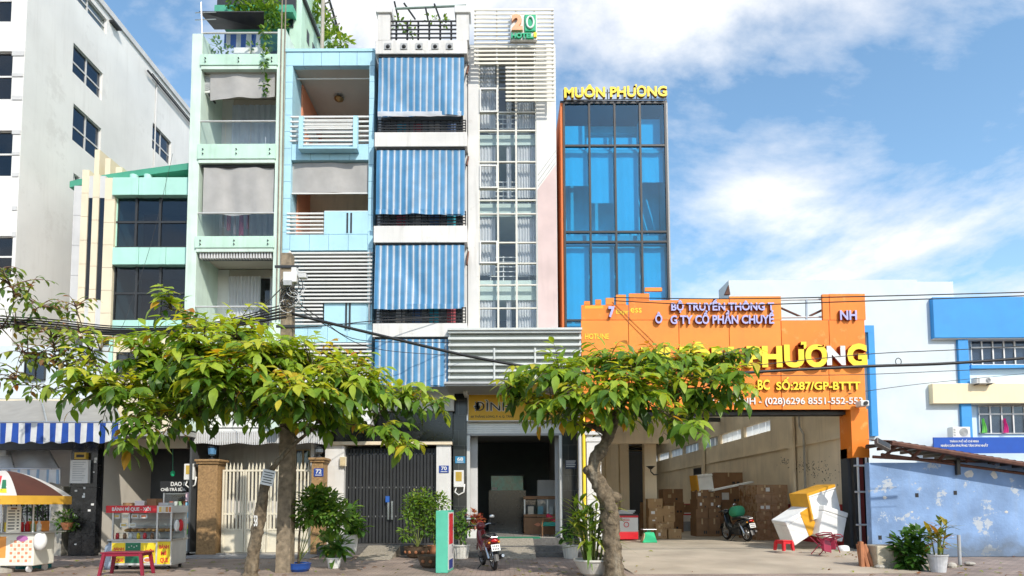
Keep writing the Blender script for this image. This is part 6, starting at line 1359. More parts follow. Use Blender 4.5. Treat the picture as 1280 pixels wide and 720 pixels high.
a, b, ys = z5s(360, 440, [520,470,420,366]); stack('in the shadowed stack behind the white box', a, b, ys, 10.0, 1.0, m_card2, group=gB, seed=13)
a, b, ys = z5s(592, 682, [520,475,428,365]); stack('in the broad stack behind the parked motorbike', a, b, ys, Y_+.5, 1.0, m_card2, group=gB, seed=14)
c0 = at(*Z5(565,352), Y_+1.6); c1 = at(*Z5(680,296), Y_+1.6); carton('large dark carton lying on top of the broad stack', c0.x, c1.x, Y_+1.55, Y_+2.4, c0.z, c1.z, m_card2); wbox(None, 'pallet_shelf', m_wood, c0.x-.1, c1.x+.1, Y_+1.55, Y_+2.45, FL, c0.z-.002); tag(bpy.data.objects['pallet_shelf'], 'wooden crate block supporting the large dark carton', 'crate')
gC = 'cling wrapped cartons on the pallet'
Y_ = 3.5
for j, (x0, x1) in enumerate(((737,803),(804,868))):
    a, b, ys = z5s(x0, x1, [568,532,497,460,425,390,350]); stack(f'in the {["left","right"][j]} column of the wrapped pallet', a, b, ys, Y_, .85, mat('wrapped_carton', (.33,.19,.10), .28, .25, 5, coat=.4), wrap=(j == 0), group=gC, seed=20+j, jit=.012)
for j, (x0, x1) in enumerate(((684,716),(712,737))):
    a, b, ys = z5s(x0, x1, [545,505,460,415,350]); stack(f'in the {["far","near"][j]} column beside the wrapped pallet', a, b, ys, Y_+[1.4,.86][j], .5, MATS['wrapped_carton'], group=gC, seed=23+j, jit=.01)
# flat boards and the yellow edged box on top
Y_ = 6.4; p0, p1 = at(*Z5(545,372), Y_-.1), at(*Z5(715,336), Y_-.1)
brd = MB().obox(Matrix.Translation((p0+p1)/2) @ Matrix.Rotation(-math.atan2(p1.z-p0.z, p1.x-p0.x),4,'Y'), (p1-p0).length, .6, .07).build('foam_plank', m_foam, None, bevel=.01); tag(brd, 'long white foam plank lying across the carton stacks', 'plank')
def foam_box(label, cx, cy, Y, w, h, d, ry, rz, band, lean=0):
    c = at(cx, cy, Y); t = T('foam_box', label, 'foam box', c); BASE[t.name] = Vector((0,0,0)); k = (Y+20)/FPX*1.12; w, h = w*k, h*k
    wbox(t, 'foam_body', m_foam, -w/2, w/2, -d/2, d/2, -h/2, h*.32, bevel=.03); wbox(t, 'lid', m_foam, -w/2-.01, w/2+.01, -d/2-.01, d/2+.01, h*.325, h*.5, bevel=.03)
    mt = mat('amber_tape', (.72,.36,.03), .35, .1, 4)
    for a in band:
        if a == 'x': wbox(t, 'tape_band', mt, -w*.08, w*.08, -d/2-.014, d/2+.014, -h/2-.004, h/2+.004)
        if a == 'e': wbox(t, 'edge_tape', mt, -w/2-.014, -w/2+.05, -d/2-.014, d/2+.014, -h/2+.02, h/2+.004)
        if a == 't': wbox(t, 'edge_tape', mt, -w/2+.02, w/2-.02, -d/2-.014, d/2+.014, h*.40, h/2+.005)
        if a == 's': wbox(t, 'tape_side', mt, w*.12, w/2+.013, -d/2-.013, d/2+.013, -h/2+.01, h/2-.01)
    t.rotation_euler = (lean, ry, rz); return t
foam_box('small foam box with amber tape on the dark carton stack', *Z5(515,338), 6.7, 20, 18, .5, -.12, .25, 'e')
Yx = Yfl(684)
foam_box('topmost foam box with amber edges on the leaning heap', *Z5(978,418), Yx-.35, 44, 30, .65, R_(-14), R_(22), 'et', .0)
foam_box('lower foam box with amber side leaning at the front of the heap', *Z5(893,512), Yx-.55, 34, 30, .6, R_(-28), R_(15), 's', .1)
foam_box('lower foam box with white face at the wall side of the heap', *Z5(1020,503), Yx-.45, 36, 33, .6, R_(14), R_(22), '', .05)
# red stools, folded chairs
def stool(label, px, ybase, s, rz, zb=FL, m_=None, w=.3, h=.26, name='plastic_stool', ln=1.0):
    c = on(px, ybase, zb); t = T(name, label, 'stool', (0,0,0)); m_ = m_ or m_red
    wbox(t, 'seat', m_, -w/2*ln, w/2*ln, -w/2, w/2, h-.03, h, bevel=.012)
    for a in (-1,1):
        for b in (-1,1):
            p = Vector((a*w*.42*ln, b*w*.42, h-.03)); q = Vector((a*w*.5*ln, b*w*.5, 0))
            MB().loft([[q+Vector((u*.028,v*.028,0)) for u,v in ((-1,-1),(1,-1),(1,1),(-1,1))], [p+Vector((u*.034,v*.034,0)) for u,v in ((-1,-1),(1,-1),(1,1),(-1,1))]]).build('leg', m_, t)
    for b in (-1,1): wbox(t, 'apron', m_, -w*.42*ln, w*.42*ln, b*w*.44-.01, b*w*.44+.01, h-.09, h-.031)
    for a in (-1,1): wbox(t, 'apron', m_, a*w*.44*ln-.01, a*w*.44*ln+.01, -w*.40, w*.40, h-.09, h-.031)
    return place(t, (c.x, c.y, zb), rz, s)
stool('small red plastic stool before the foam boxes', 980, 688, 1.15, .35); stool('small red plastic stool beside the parked motorbike', 893, 669, 1.0, .3)
stool('long dark red plastic bench table before the sandwich cart', 158.5, 718, 1.0, .05, 0, mat('maroon_plastic', (.26,.015,.04), .35, .08, 5), .5, .52, 'plastic_table', 1.9)
def tub_chair(label, px, ybase, rz, tilt):
    t = T('folding_chair', label, 'chair', (0,0,0)); m_ = mat('maroon_metal', (.30,.02,.05), .4, .1, 5)
    wbox(t, 'seat', m_, -.22, .22, -.2, .2, .42, .45, bevel=.01); MB().tube([(-.22,.2,.45),(-.24,.3,.85),(0,.32,.9),(.24,.3,.85),(.22,.2,.45)], .018).build('back_frame', m_, t); wbox(t, 'backrest', m_, -.2, .2, .26, .285, .62, .82)
    for a in (-1,1): MB().tube([(a*.22,-.26,0),(a*.22,.2,.5)], .016).build('leg', m_, t); MB().tube([(a*.2,.3,0),(a*.2,-.18,.44)], .016).build('leg', m_, t)
    c = on(px, ybase, FL); return place(t, (c.x, c.y, FL+.14), rz, .85, tilt)
tub_chair('maroon folding chair lying under the foam boxes', 1018, 690, .6, (R_(82), R_(10), 0)); tub_chair('maroon folding chair toppled beside the warehouse wall', 1040, 688, -.7, (R_(80), R_(-8), 0))
# ice chest, scale
c = on(784, 676, FL); ic = T('ice_chest', 'white ice cream chest with red base behind the knotted tree', 'freezer', (c.x, c.y, FL)); X_, Y_ = c.x, c.y; k_ = (Y_+20)/FPX; w = 28*k_; h = 40*k_
wbox(ic, 'red_base', m_red, X_-w/2, X_+w/2, Y_, Y_+1.4, FL+.05, FL+h*.28, bevel=.02); wbox(ic, 'body', m_white2, X_-w/2, X_+w/2, Y_, Y_+1.4, FL+h*.282, FL+h*.72, bevel=.02); wbox(ic, 'red_rim', m_red, X_-w/2-.01, X_+w/2+.01, Y_-.01, Y_+1.41, FL+h*.722, FL+h*.78, bevel=.01)
wbox(ic, 'lid', m_dark, X_-w/2, X_+w/2, Y_, Y_+1.4, FL+h*.782, FL+h*.82); MB().tube([(X_-.02+.09*math.cos(a*.524), Y_-.006, FL+h*.5+.09*math.sin(a*.524)) for a in range(13)], .014, 6, caps=False).build('emblem_ring', m_red, ic)
for j in range(2): wbox(ic, 'caption_line', m_red, X_-.3+.0, X_+.1, Y_-.004, Y_-.001, FL+h*(.62+.04*j), FL+h*(.635+.04*j))
for k in range(3): tag(MB().obox(Matrix.Translation((X_-.1+.04*k, Y_+.35+.05*k, FL+h*.82+.03+.05*k)) @ Matrix.Rotation(.2*k,4,'Z'), .7, .5, .045).build('newspaper_bundle', m_lgrey, None, bevel=.008), f'{["lowest","middle","topmost"][k]} paper bundle lying on the ice cream chest', 'paper bundle')
c = on(811, 678, FL); gs = T('green_scale', 'bright green platform scale with round dial on the warehouse floor', 'scale', (c.x, c.y, FL)); m_sg = mat('scale_green', (.02,.50,.22), .4, .08, 5)
MB().loft([[Vector((c.x+u*.26, c.y+v*.2, FL)) for u, v in ((-1,-1),(1,-1),(1,1),(-1,1))], [Vector((c.x+u*.16, c.y+v*.14, FL+.36)) for u, v in ((-1,-1),(1,-1),(1,1),(-1,1))]]).build('housing', m_sg, gs, bevel=.02)
wbox(gs, 'neck', m_sg, c.x-.06, c.x+.06, c.y-.06, c.y+.06, FL+.36, FL+.44); wbox(gs, 'pan', m_steel, c.x-.24, c.x+.24, c.y-.2, c.y+.2, FL+.442, FL+.47, bevel=.01)
MB().lathe([(.15,0),(.16,.03)], (0,0,0), 20).xf(Matrix.Translation((c.x-.2,c.y-.1,FL+.18)) @ Matrix.Rotation(R_(-75),4,'Y')).build('dial', m_wood2, gs)

# ================================================================== motorbikes
def motorbike(label, loc, rz, body_m, scoot=True, name='scooter', plate_txt='59', lean=0, extra=None):
    t = T(name, label, 'motorbike', (0,0,0))
    for y, nm in ((-.60,'rear_wheel'),(.62,'front_wheel')):
        r = .285; ty = MB(); prof = [(r-.055+.05*math.cos(a*.785), .048*math.sin(a*.785)) for a in range(8)]
        rings = [[Vector((p[1], y+p[0]*math.cos(b*.2618), r+p[0]*math.sin(b*.2618))) for p in prof] for b in range(25)]
        wr = ty.loft(rings, False).build(nm, m_rubber, t, smooth=True)
        rm = MB(); rm.loft([[Vector((p[1], y+p[0]*math.cos(b*.2618), r+p[0]*math.sin(b*.2618))) for p in [(r-.10,-.035),(r-.085,-.035),(r-.085,.035),(r-.10,.035)]] for b in range(25)], False)
        rm.build('rim', m_steel, wr)
        sp = MB(); sp.tube([(-.06,y,r),(.06,y,r)], .05, 12)
        for b in range(5): a = b*1.2566; sp.tube([(0,y,r),(0,y+(r-.09)*math.cos(a),r+(r-.09)*math.sin(a))], .014, 6)
        sp.build('spokes', m_steel, wr)
    wbox(t, 'engine', m_dark, -.11, .11, -.35, .15, .22, .45, bevel=.04)
    MB().rings_xz([(-.95,0,.70,.05,.04),(-.80,0,.68,.12,.09),(-.55,0,.62,.15,.14),(-.25,0,.56,.14,.16),(.0,0,.48,.10,.12),(.1,0,.45,.06,.08)], 16).build('side_panels', body_m, t, smooth=True)
    MB().rings_xz([(-.72,0,.80,.09,.03),(-.62,0,.81,.13,.05),(-.3,0,.79,.14,.05),(0,0,.75,.11,.05),(.12,0,.73,.06,.03)], 16).build('seat', m_black, t, smooth=True)
    MB().rings_xz([(.05,0,.42,.08,.05),(.25,0,.40,.10,.06),(.42,0,.52,.12,.16),(.48,0,.70,.13,.2),(.50,0,.86,.10,.1)], 14).build('leg_shield', body_m, t, smooth=True)
    MB().rings_xz([(.36,0,.98,.06,.04),(.42,0,.99,.12,.08),(.52,0,.98,.11,.09),(.60,0,.96,.06,.05)], 14).build('headlight_cowl', body_m, t, smooth=True)
    MB().lathe([(.07,0),(.075,.03),(.03,.05)], (0,0,0), 14).xf(Matrix.Translation((0,.57,.97)) @ Matrix.Rotation(R_(-90),4,'X')).build('headlight', m_steel, t)
    for s in (-1,1):
        MB().tube([(s*.085,.62,.285),(s*.07,.50,.80)], .022).build('fork_leg', m_steel, t)
        MB().tube([(s*.05,.44,.98),(s*.2,.40,1.03),(s*.34,.34,1.0)], .014).build('handlebar', m_steel, t); MB().tube([(s*.25,.375,1.02),(s*.36,.33,1.0)], .022).build('grip', m_rubber, t)
        mr = MB().tube([(s*.22,.39,1.03),(s*.27,.40,1.16)], .008, 6).build('mirror_stalk', m_black, t)
        MB().ell((s*.29,.40,1.19), .075, .02, .05, 12, 8).build('mirror', m_dark, t, smooth=True); MB().ell((s*.29,.385,1.19), .064, .012, .042, 12, 8).build('mirror_glass', m_steel, mr, smooth=True)
        MB().ell((s*.11,-.86,.66), .035, .03, .025, 10, 6).build('indicator', mat('amber_lens', (.75,.30,.02), .2), t, smooth=True)
    MB().ell((0,-.94,.70), .09, .03, .04, 12, 6).build('tail_light', mat('red_lens', (.45,.01,.01), .15), t, smooth=True)
    M_ = Matrix.Translation((0,-.98,.55)) @ Matrix.Rotation(R_(-18),4,'X'); pl = MB().obox(M_, .20, .006, .15).build('licence_plate', m_white2, t)
    for j in range(2):
        for k in range(4): MB().obox(M_ @ Matrix.Translation((-.06+.04*k,-.005,.033-.066*j)), .022, .003, .042).build('plate_character', m_black, pl)
    MB().sheet(lambda u, v: (.075*(u-.5)*2*(1-.3*v), -.72-.25*v, .585-.33*v*v-.04*abs(u-.5)), 6, 6).build('mudguard', m_black, t, smooth=True, fix=False)
    MB().sheet(lambda u, v: (.07*(u-.5)*2, .62+.33*math.cos(.35+2.2*v), .285+.33*math.sin(.35+2.2*v)-.05*abs(u-.5)), 6, 10).build('front_fender', body_m, t, smooth=True, fix=False)
    MB().tube([(.14,-.1,.24),(.17,-.35,.25),(.17,-.85,.34)], [.03,.055,.05], 12).build('exhaust', m_dark, t, smooth=True); MB().tube([(.17,-.84,.338),(.17,-.88,.345)], .035, 12).build('exhaust_tip', m_steel, t)
    MB().tube([(-.1,-.1,.22),(-.28,-.02,.015)], .014).build('kick_stand', m_dark, t); MB().tube([(-.07,-.92,.78),(-.12,-.6,.83),(-.1,-.45,.80)], .014).build('grab_rail', m_steel, t); MB().tube([(.07,-.92,.78),(.12,-.6,.83),(.1,-.45,.80)], .014).build('grab_rail', m_steel, t); MB().tube([(-.07,-.92,.78),(.07,-.92,.78)], .014).build('grab_rail', m_steel, t)
    for s in (-1,1): MB().tube([(s*.10,-.6,.285),(s*.13,-.45,.62)], .028).build('shock_absorber', m_steel, t)
    MB().tube([(-.2,.0,.28),(.2,.0,.28)], .018).build('footpegs', m_rubber, t)
    place(t, loc, rz, 1.0, (0, lean, 0)); return t
c = on(611, 710); sc_ = motorbike('dark red scooter with white plate parked before the shop ramp', (c.x, c.y, 0), R_(12), mat('maroon_gloss', (.16,.015,.02), .2, .1, 4, coat=.5), lean=R_(-5))
place(sc_, (c.x, c.y, 0), R_(14), 1.04, (0, R_(-6), 0))
c = on(922, 676, FL); mb2 = motorbike('black motorbike with green bag parked beside the wrapped cartons', (c.x, c.y, FL), R_(48), mat('black_gloss', (.02,.025,.03), .2, .1, 4, coat=.5), name='motorcycle', lean=R_(-5)); place(mb2, (c.x, c.y, FL), R_(12), 1.08, (0, R_(-6), 0))
gb = MB(); gb.rings_xz([(-.25,0,1.0,.16,.12),(-.15,0,1.02,.22,.20),(.1,0,1.0,.24,.2),(.22,0,.97,.18,.12)], 14); g_ = gb.build('green_bag', mat('green_cloth', (.05,.33,.17), .8, .15, 4), None, smooth=True); place(g_, (c.x, c.y, FL), R_(12), 1.05); tag(g_, 'green cloth bag lying on the motorbike seat', 'bag')

# ================================================================== street carts on the left
m_cream2 = mat('cream_enamel', (.80,.78,.68), .4, .06, 3); m_py = mat('print_yellow', (.88,.66,.03), .5); m_pg = mat('print_green', (.02,.16,.08), .5); m_pr = mat('print_red', (.66,.03,.04), .45)
c = on(174, 712); Yk = c.y; k_ = (Yk+20)/FPX
sc1 = T('sandwich_cart', 'glass street food cart with red sign and yellow panels', 'food cart', (c.x, Yk, 0))
def K(px): return at(px, 680, Yk).x
def KZ(py): return at(174, py, Yk).z
xa, xb, xm_ = K(139), K(214), K(196); d1 = .75
wbox(sc1, 'base', m_alu, xa, xb, Yk, Yk+d1, .10, KZ(676), bevel=.01); wbox(sc1, 'worktop', m_steel, xa-.06, xb+.03, Yk-.06, Yk+d1+.03, KZ(676)+.002, KZ(674.0))
wbox(sc1, 'back_panel', m_alu, xa, xb, Yk+d1-.02, Yk+d1, KZ(674), KZ(641))
for x in (xa, xm_-.03, xb-.04):
    for y in (Yk, Yk+d1-.06): wbox(sc1, 'corner_post', m_steel, x, x+.04, y, y+.04, KZ(674), KZ(641))
for y0 in (650, 658, 667): wbox(sc1, 'shelf', m_glass, xa+.04, xb-.04, Yk+.05, Yk+d1-.04, KZ(y0), KZ(y0)+.012)
for a, b in ((xa+.04, xm_-.03), (xm_+.01, xb-.04)): wbox(sc1, 'glass_front', m_glass, a, b, Yk+.015, Yk+.021, KZ(674), KZ(642))
sn = RX(132.5, 196, 632, 641, Yk-.06); wbox(sc1, 'red_sign', m_pr, sn[0], sn[1], Yk-.06, Yk+d1, sn[2], sn[3]); sn2 = RX(196, 215, 632, 641, Yk-.06); wbox(sc1, 'picture_sign', m_white2, sn2[0]+.004, sn2[1], Yk-.06, Yk+d1, sn2[2], sn2[3])
lettering(sc1, 'BÁNH MÌ QUE - XÔI', sn[0]+.15, sn[1]-.15, sn[2]+.03, sn[3]-.02, Yk-.06, .004, m_white2, bold=.03, name='lettering')
cols_ = [m_py, m_pg, m_py]; xs_ = [K(140), K(157), K(176), K(195)]
for k in range(3): wbox(sc1, 'poster', cols_[k], xs_[k]+.005, xs_[k+1]-.005, Yk-.008, Yk-.001, .16, KZ(678.5))
wbox(sc1, 'poster', m_py, K(197), K(213), Yk-.008, Yk-.001, .13, KZ(677))
def cl(txt, a, b, c_, d_, m_): q = RX(a, b, c_, d_, Yk-.01); lettering(sc1, txt, *q, Yk-.008, .003, m_, bold=.04, name='lettering')
cl('BÁNH', 142, 155, 683.5, 688, m_pr); cl('QUE', 144, 154, 698, 703, m_pr); cl('XÔI', 181, 192, 686, 691, m_pr); cl('BÁNH', 199, 211, 680, 686, m_pr); cl('MÌ', 201, 208, 688, 694, m_pr); cl('QUE', 200, 210, 697, 704, m_pr); [wbox(sc1, 'star_print', m_white2, K(161+3.2*k_), K(162.2+3.2*k_), Yk-.011, Yk-.0085, KZ(684.5-(k_%2)*1.5), KZ(683.3-(k_%2)*1.5)) for k_ in range(4)]
rnd = random.Random(5); foods = [(.75,.5,.12),(.7,.62,.45),(.55,.3,.1),(.65,.2,.08)]
for k, (px, py) in enumerate(((141,648),(153,648),(164,648),(175,648),(150,659),(161,659))): q = RX(px, px+9, py-5, py, Yk+.03); wbox(sc1, 'menu_card', m_white2, q[0], q[1], Yk+.03, Yk+.035, q[2], q[3]); wbox(sc1, 'food_print', mat('food%d'%(k%4), foods[k%4], .6), q[0]+.03, q[1]-.03, Yk+.026, Yk+.0295, q[2]+.03, q[3]-.02)
q = RX(178, 191, 696, 704, Yk-.01); MB().ell(((q[0]+q[1])/2, Yk-.009, (q[2]+q[3])/2), .13, .004, .07, 16, 6).build('dish_print', m_white2, sc1); MB().ell(((q[0]+q[1])/2, Yk-.012, (q[2]+q[3])/2), .09, .004, .045, 14, 6).build('dish_food', mat('food3', foods[3], .6), sc1)
for k in range(4): q = RX(199+4*k, 202+4*k, 633.5, 640, Yk-.06); wbox(sc1, 'sign_print', mat('food%d'%k, foods[k], .6), q[0], q[1], Yk-.064, Yk-.0605, q[2], q[3])
for k in range(7): MB().ell((xa+.2+.17*k, Yk+.4, KZ(667)+.07), .07, .2, .05, 10, 6).build('bread_roll', mat('bread', (.60,.33,.10), .7, .2, 6), sc1, smooth=True)
for x in (xa+.1, xb-.1):
    for y in (Yk+.08, Yk+d1-.1): MB().tube([(x-.02,y,.05),(x+.02,y,.05)], .05, 12).build('caster', m_rubber, sc1)
q = RX(127, 134, 668, 700, Yk-.1); bn = T('water_drum', 'pale blue water drum standing at the end of the sandwich cart', 'drum', ((q[0]+q[1])/2, Yk+.2, 0)); MB().lathe([(.13,0),(.14,.1),(.14,.5),(.12,.58),(.06,.62),(.06,.66)], ((q[0]+q[1])/2-.02, Yk+.2, 0), 16).build('drum_body', mat('drum_blue', (.35,.42,.52), .4), bn, smooth=True); MB().lathe([(.07,.661),(.07,.70)], ((q[0]+q[1])/2-.02, Yk+.2, 0), 14).build('drum_cap', m_dark, bn)
rnd = random.Random(31)
for k in range(7): x = xa+.08+.17*k; MB().lathe([(.04,0),(.045,.10),(.03,.12),(.032,.15)], (x, Yk-.01+.02*(k%2)+.12, KZ(674)+.001), 10).build('sauce_jar', [m_pr, m_wood, m_white2, m_py][k%4], sc1, smooth=True)
for k in range(4): wbox(sc1, 'roof_box', [m_card, m_foam, m_card2, m_lgrey][k], xa+.1+.3*k, xa+.34+.3*k, Yk+.25, Yk+.55, sn[3]+.002, sn[3]+.07+.05*(k%3))
for k in range(3):
    bp_ = Vector((xb+.02, Yk+.1+.2*k, KZ(650))); MB().ell(bp_-Vector((-.05,0,.14)), .06, .08, .15, 10, 8).build('hanging_bag', [m_foam, m_pr, m_lgrey][k], sc1, smooth=True)
# drinks cabinet
c = on(222, 692); Yq = c.y; dk = T('drinks_cabinet', 'glass drinks cabinet with dark menu boards beside the stone post', 'cabinet', (c.x, Yq, 0)); q = RX(203, 240, 616, 690, Yq)
wbox(dk, 'base', m_alu, q[0], q[1], Yq, Yq+.55, .06, .75, bevel=.01); wbox(dk, 'back', m_dark, q[0], q[1], Yq+.52, Yq+.55, .75, q[3])
for x in (q[0], q[1]-.04): wbox(dk, 'corner_post', m_steel, x, x+.04, Yq, Yq+.04, .75, q[3])
for k in range(4): wbox(dk, 'shelf', m_steel, q[0]+.04, q[1]-.04, Yq+.05, Yq+.5, .76+(q[3]-.8)*k/3, .775+(q[3]-.8)*k/3)
for k in range(3):
    for j in range(6): MB().lathe([(.05,0),(.06,.13),(.065,.14)], (q[0]+.14+.15*j, Yq+.25, .776+(q[3]-.8)*k/3), 10).build('cup', [m_white2, mat('cup_green', (.35,.55,.30), .4), mat('cup_red', (.55,.15,.08), .4)][(k+j)%3], dk)
wbox(dk, 'glass_front', m_glass, q[0]+.04, q[1]-.04, Yq+.015, Yq+.02, .76, q[3])
s1 = RX(200, 232, 601.5, 615, Yq-.05); wbox(dk, 'menu_board', m_black, s1[0], s1[1]+.05, Yq-.05, Yq-.01, s1[2], s1[3]); h_ = (s1[3]-s1[2])
lettering(dk, 'DAO F', s1[0]+.35, s1[1], s1[2]+h_*.55, s1[3]-.02, Yq-.05, .004, m_white2, bold=.03, name='lettering'); lettering(dk, 'CHÈ-TRÀ SỮA', s1[0]+.03, s1[1], s1[2]+.03, s1[2]+h_*.46, Yq-.05, .004, m_white2, bold=.03, name='lettering')
s2 = RX(202, 232, 648, 656, Yq-.05); wbox(dk, 'menu_strip', m_pg, s2[0], s2[1], Yq-.05, Yq-.01, s2[2], s2[3]); lettering(dk, 'TRÁI CÂY', s2[0]+.05, s2[1]-.05, s2[2]+.06, s2[3]-.03, Yq-.05, .004, m_white2, bold=.02, name='lettering')
s2 = RX(217, 231, 657, 670, Yq-.05); wbox(dk, 'menu_board', m_pg, s2[0], s2[1], Yq-.05, Yq-.01, s2[2], s2[3])
s3 = RX(231.5, 247, 628, 668, Yq-.08); bnr = T('poster_banner', 'pale blue drink poster leaning against the drinks cabinet', 'poster', ((s3[0]+s3[1])/2, Yq-.08, s3[2])); wbox(bnr, 'poster_sheet', mat('poster_blue', (.30,.62,.82), .5, .1, 4), s3[0], s3[1], Yq-.08, Yq-.06, s3[2], s3[3])
h_ = s3[3]-s3[2]; w_ = s3[1]-s3[0]; wbox(bnr, 'poster_foot', m_py, s3[0], s3[1], Yq-.084, Yq-.0805, s3[2]+h_*.18, s3[2]+h_*.34); wbox(bnr, 'poster_grass', mat('poster_green', (.15,.42,.10), .5), s3[0], s3[1], Yq-.084, Yq-.0805, s3[2], s3[2]+h_*.17)
for k in range(5): MB().ell((s3[0]+w_*(.25+.13*k), Yq-.083, s3[2]+h_*(.45+.1*((k*3)%5))), .06, .003, .08, 10, 6).build('poster_print', [m_white2, m_pr, m_py, m_white2, m_pr][k], bnr)
s3 = RX(232, 246.5, 615.5, 626.5, Yq-.08); tag(wbox(None, 'pink_card', mat('card_pink', (.75,.55,.62), .6), s3[0], s3[1], Yq-.08, Yq-.06, s3[2], s3[3]), 'pale pink price card above the blue drink poster', 'card')
c = at(216, 570, 1.0); fn_ = T('hanging_scale', 'small green hook scale hanging over the drinks cabinet', 'scale', (c.x, 1.0, at(216,594,1.0).z)); MB().tube([at(216,552,1.0), at(216,588,1.0)], .01, 6).build('cord', m_green, fn_); MB().ell(at(216,592,1.0), .08, .04, .10, 12, 8).build('dial_case', m_sg, fn_, smooth=True)
q = RX(186.5, 202, 598, 616, 3.0); pf = T('wall_picture', 'dark framed picture on the shaded recess wall', 'picture', ((q[0]+q[1])/2, 3.1, q[2])); wbox(pf, 'frame', m_black, q[0], q[1], 3.1, 3.19, q[2], q[3]); wbox(pf, 'print', m_grey, q[0]+.08, q[1]-.08, 3.09, 3.099, q[2]+.08, q[3]-.08)
# notice board, lantern sign, fence at the black pillar
q = RX(87.5, 110, 575, 604, -.05); nb = T('notice_board', 'white price list board on the black granite pillar', 'notice', ((q[0]+q[1])/2, -.05, q[2])); wbox(nb, 'board', m_white2, q[0], q[1], -.05, .07, q[2], q[3])
for k in range(9): wbox(nb, 'text_line', m_grey, q[0]+.08, q[1]-.08-.05*(k%3), -.054, -.051, q[3]-.08-.07*k, q[3]-.06-.07*k)
q = RX(93, 107.5, 565.5, 574, -.05); gsn = T('gold_sign', 'small gold and black sign above the white price board', 'sign', ((q[0]+q[1])/2, -.05, q[2])); wbox(gsn, 'plate', mat('gold_paint', (.62,.40,.05), .35), q[0], q[1], -.05, .07, q[2], q[3]); wbox(gsn, 'print_mark', m_black, q[0]+.06, q[1]-.06, -.054, -.051, q[2]+.06, q[3]-.07)
fe = T('iron_fence', 'black curved iron fence beside the mossy pier', 'fence', (at(50,690,.6).x, .6, 0))
for k in range(9):
    px = 14+6.6*k; MB().tube([at(px,692,.6), at(px,640,.6), at(px,618,.55), at(px-5,606,.3), at(px-13,600,.1)], .022, 6).build('fence_bar', m_black, fe, smooth=True)
for y in (640, 672): MB().tube([at(10,y,.6), at(72,y,.6)], .02, 6).build('fence_rail', m_black, fe)
for k in range(5): MB().tube([at(14+12*k,640,.6), at(26+12*k,672,.6)], .014, 6).build('fence_cross', m_black, fe)
q = RX(61, 65, 628, 692, .3); tag(wbox(None, 'white_post', m_white2, q[0], q[1], .3, .45, 0, q[3], bevel=.01), 'plain white post between iron fence and mossy pier', 'post')
# drink cart with parasol
c = on(16, 716); Yk = c.y; X_ = c.x; dc = T('drink_cart', 'cream drink cart with chequered panel under the parasol', 'food cart', (X_, Yk, 0)); k_ = (Yk+20)/FPX
x0, x1 = at(-30,690,Yk).x, at(42,690,Yk).x
wbox(dc, 'body', m_cream2, x0, x1, Yk, Yk+.7, .16, .92, bevel=.02); wbox(dc, 'counter', m_steel, x0-.05, x1+.25, Yk-.08, Yk+.75, .922, .955, bevel=.008)
for k in range(6):
    for j in range(6): wbox(dc, 'tile_print', m_gate if (j+k)%2 else m_salmon, x1-.56+.09*k, x1-.56+.09*k+.06, Yk-.006, Yk-.001, .25+.09*j, .31+.09*j)
MB().ell((x1-.28, Yk-.004, .80), .14, .004, .08, 14, 6).build('flower_print', mat('print_mauve', (.45,.16,.40), .5), dc)
wbox(dc, 'orange_poster', mat('print_orange', (.85,.35,.08), .5), x0+.3, x0+.7, Yk-.006, Yk-.001, .35, .85)
for x in (x0+.15, x1-.15):
    for y in (Yk+.08, Yk+.6): MB().tube([(x-.025,y,.08),(x+.025,y,.08)], .08, 14).build('caster', m_lgrey, dc)
for x in (x0+.1, x1-.08): MB().tube([(x,Yk+.05,.95),(x,Yk+.05,1.62)], .018).build('canopy_post', m_white2, dc)
for k in range(5): MB().lathe([(.05,0),(.055,.16),(.03,.2),(.03,.24)], (x1-.15-.14*k, Yk+.35, .956), 10).build('bottle', [m_white2, mat('cup_green', (.35,.55,.30), .4), m_pr, m_grey, m_white2][k], dc)
MB().ell((x1+.16, Yk-.02, .74), .15, .12, .22, 14, 10).build('hanging_bag', m_foam, dc, smooth=True)
for k in range(5): MB().lathe([(.055,0),(.06,.05),(.06,.22),(.065,.225)], (x0+.25+.16*k, Yk+.18, .956), 12).build('cup_stack', [m_white2, m_foam, m_py, m_white2, m_pr][k], dc)
wbox(dc, 'ice_box', mat('ice_orange', (.80,.28,.05), .4), x1-.45, x1-.1, Yk+.35, Yk+.65, .956, 1.2, bevel=.02)
q = RX(8, 26, 633, 666, Yk-.1); mbd = T('menu_board', 'cream menu card hanging at the drink cart', 'menu', ((q[0]+q[1])/2, Yk-.1, q[2])); wbox(mbd, 'card', m_cream2, q[0], q[1], Yk-.1, Yk-.085, q[2], q[3])
for k in range(7): wbox(mbd, 'text_line', m_dark, q[0]+.04, q[1]-.14, Yk-.104, Yk-.101, q[3]-.12-.07*k, q[3]-.095-.07*k); wbox(mbd, 'price_mark', m_dark, q[1]-.09, q[1]-.04, Yk-.104, Yk-.101, q[3]-.12-.07*k, q[3]-.09-.07*k)
wbox(mbd, 'heading_bar', m_wood, q[0]+.1, q[1]-.1, Yk-.104, Yk-.101, q[3]-.07, q[3]-.03)
um = T('parasol', 'brown and white advertising parasol with yellow rim over the drink cart', 'parasol', (X_-.45, Yk+.2, 0)); pc = Vector((X_-.38, Yk+.1, 0)); zr_, zt_ = at(10,620,Yk).z, at(0,588,Yk).z; rad = at(73,620,Yk).x-pc.x
MB().tube([(pc.x,pc.y,0),(pc.x,pc.y,zt_)], .025).build('pole', m_steel, um); MB().lathe([(.28,0),(.28,.08),(.05,.12)], (pc.x,pc.y,0), 16).build('base', m_conc, um)
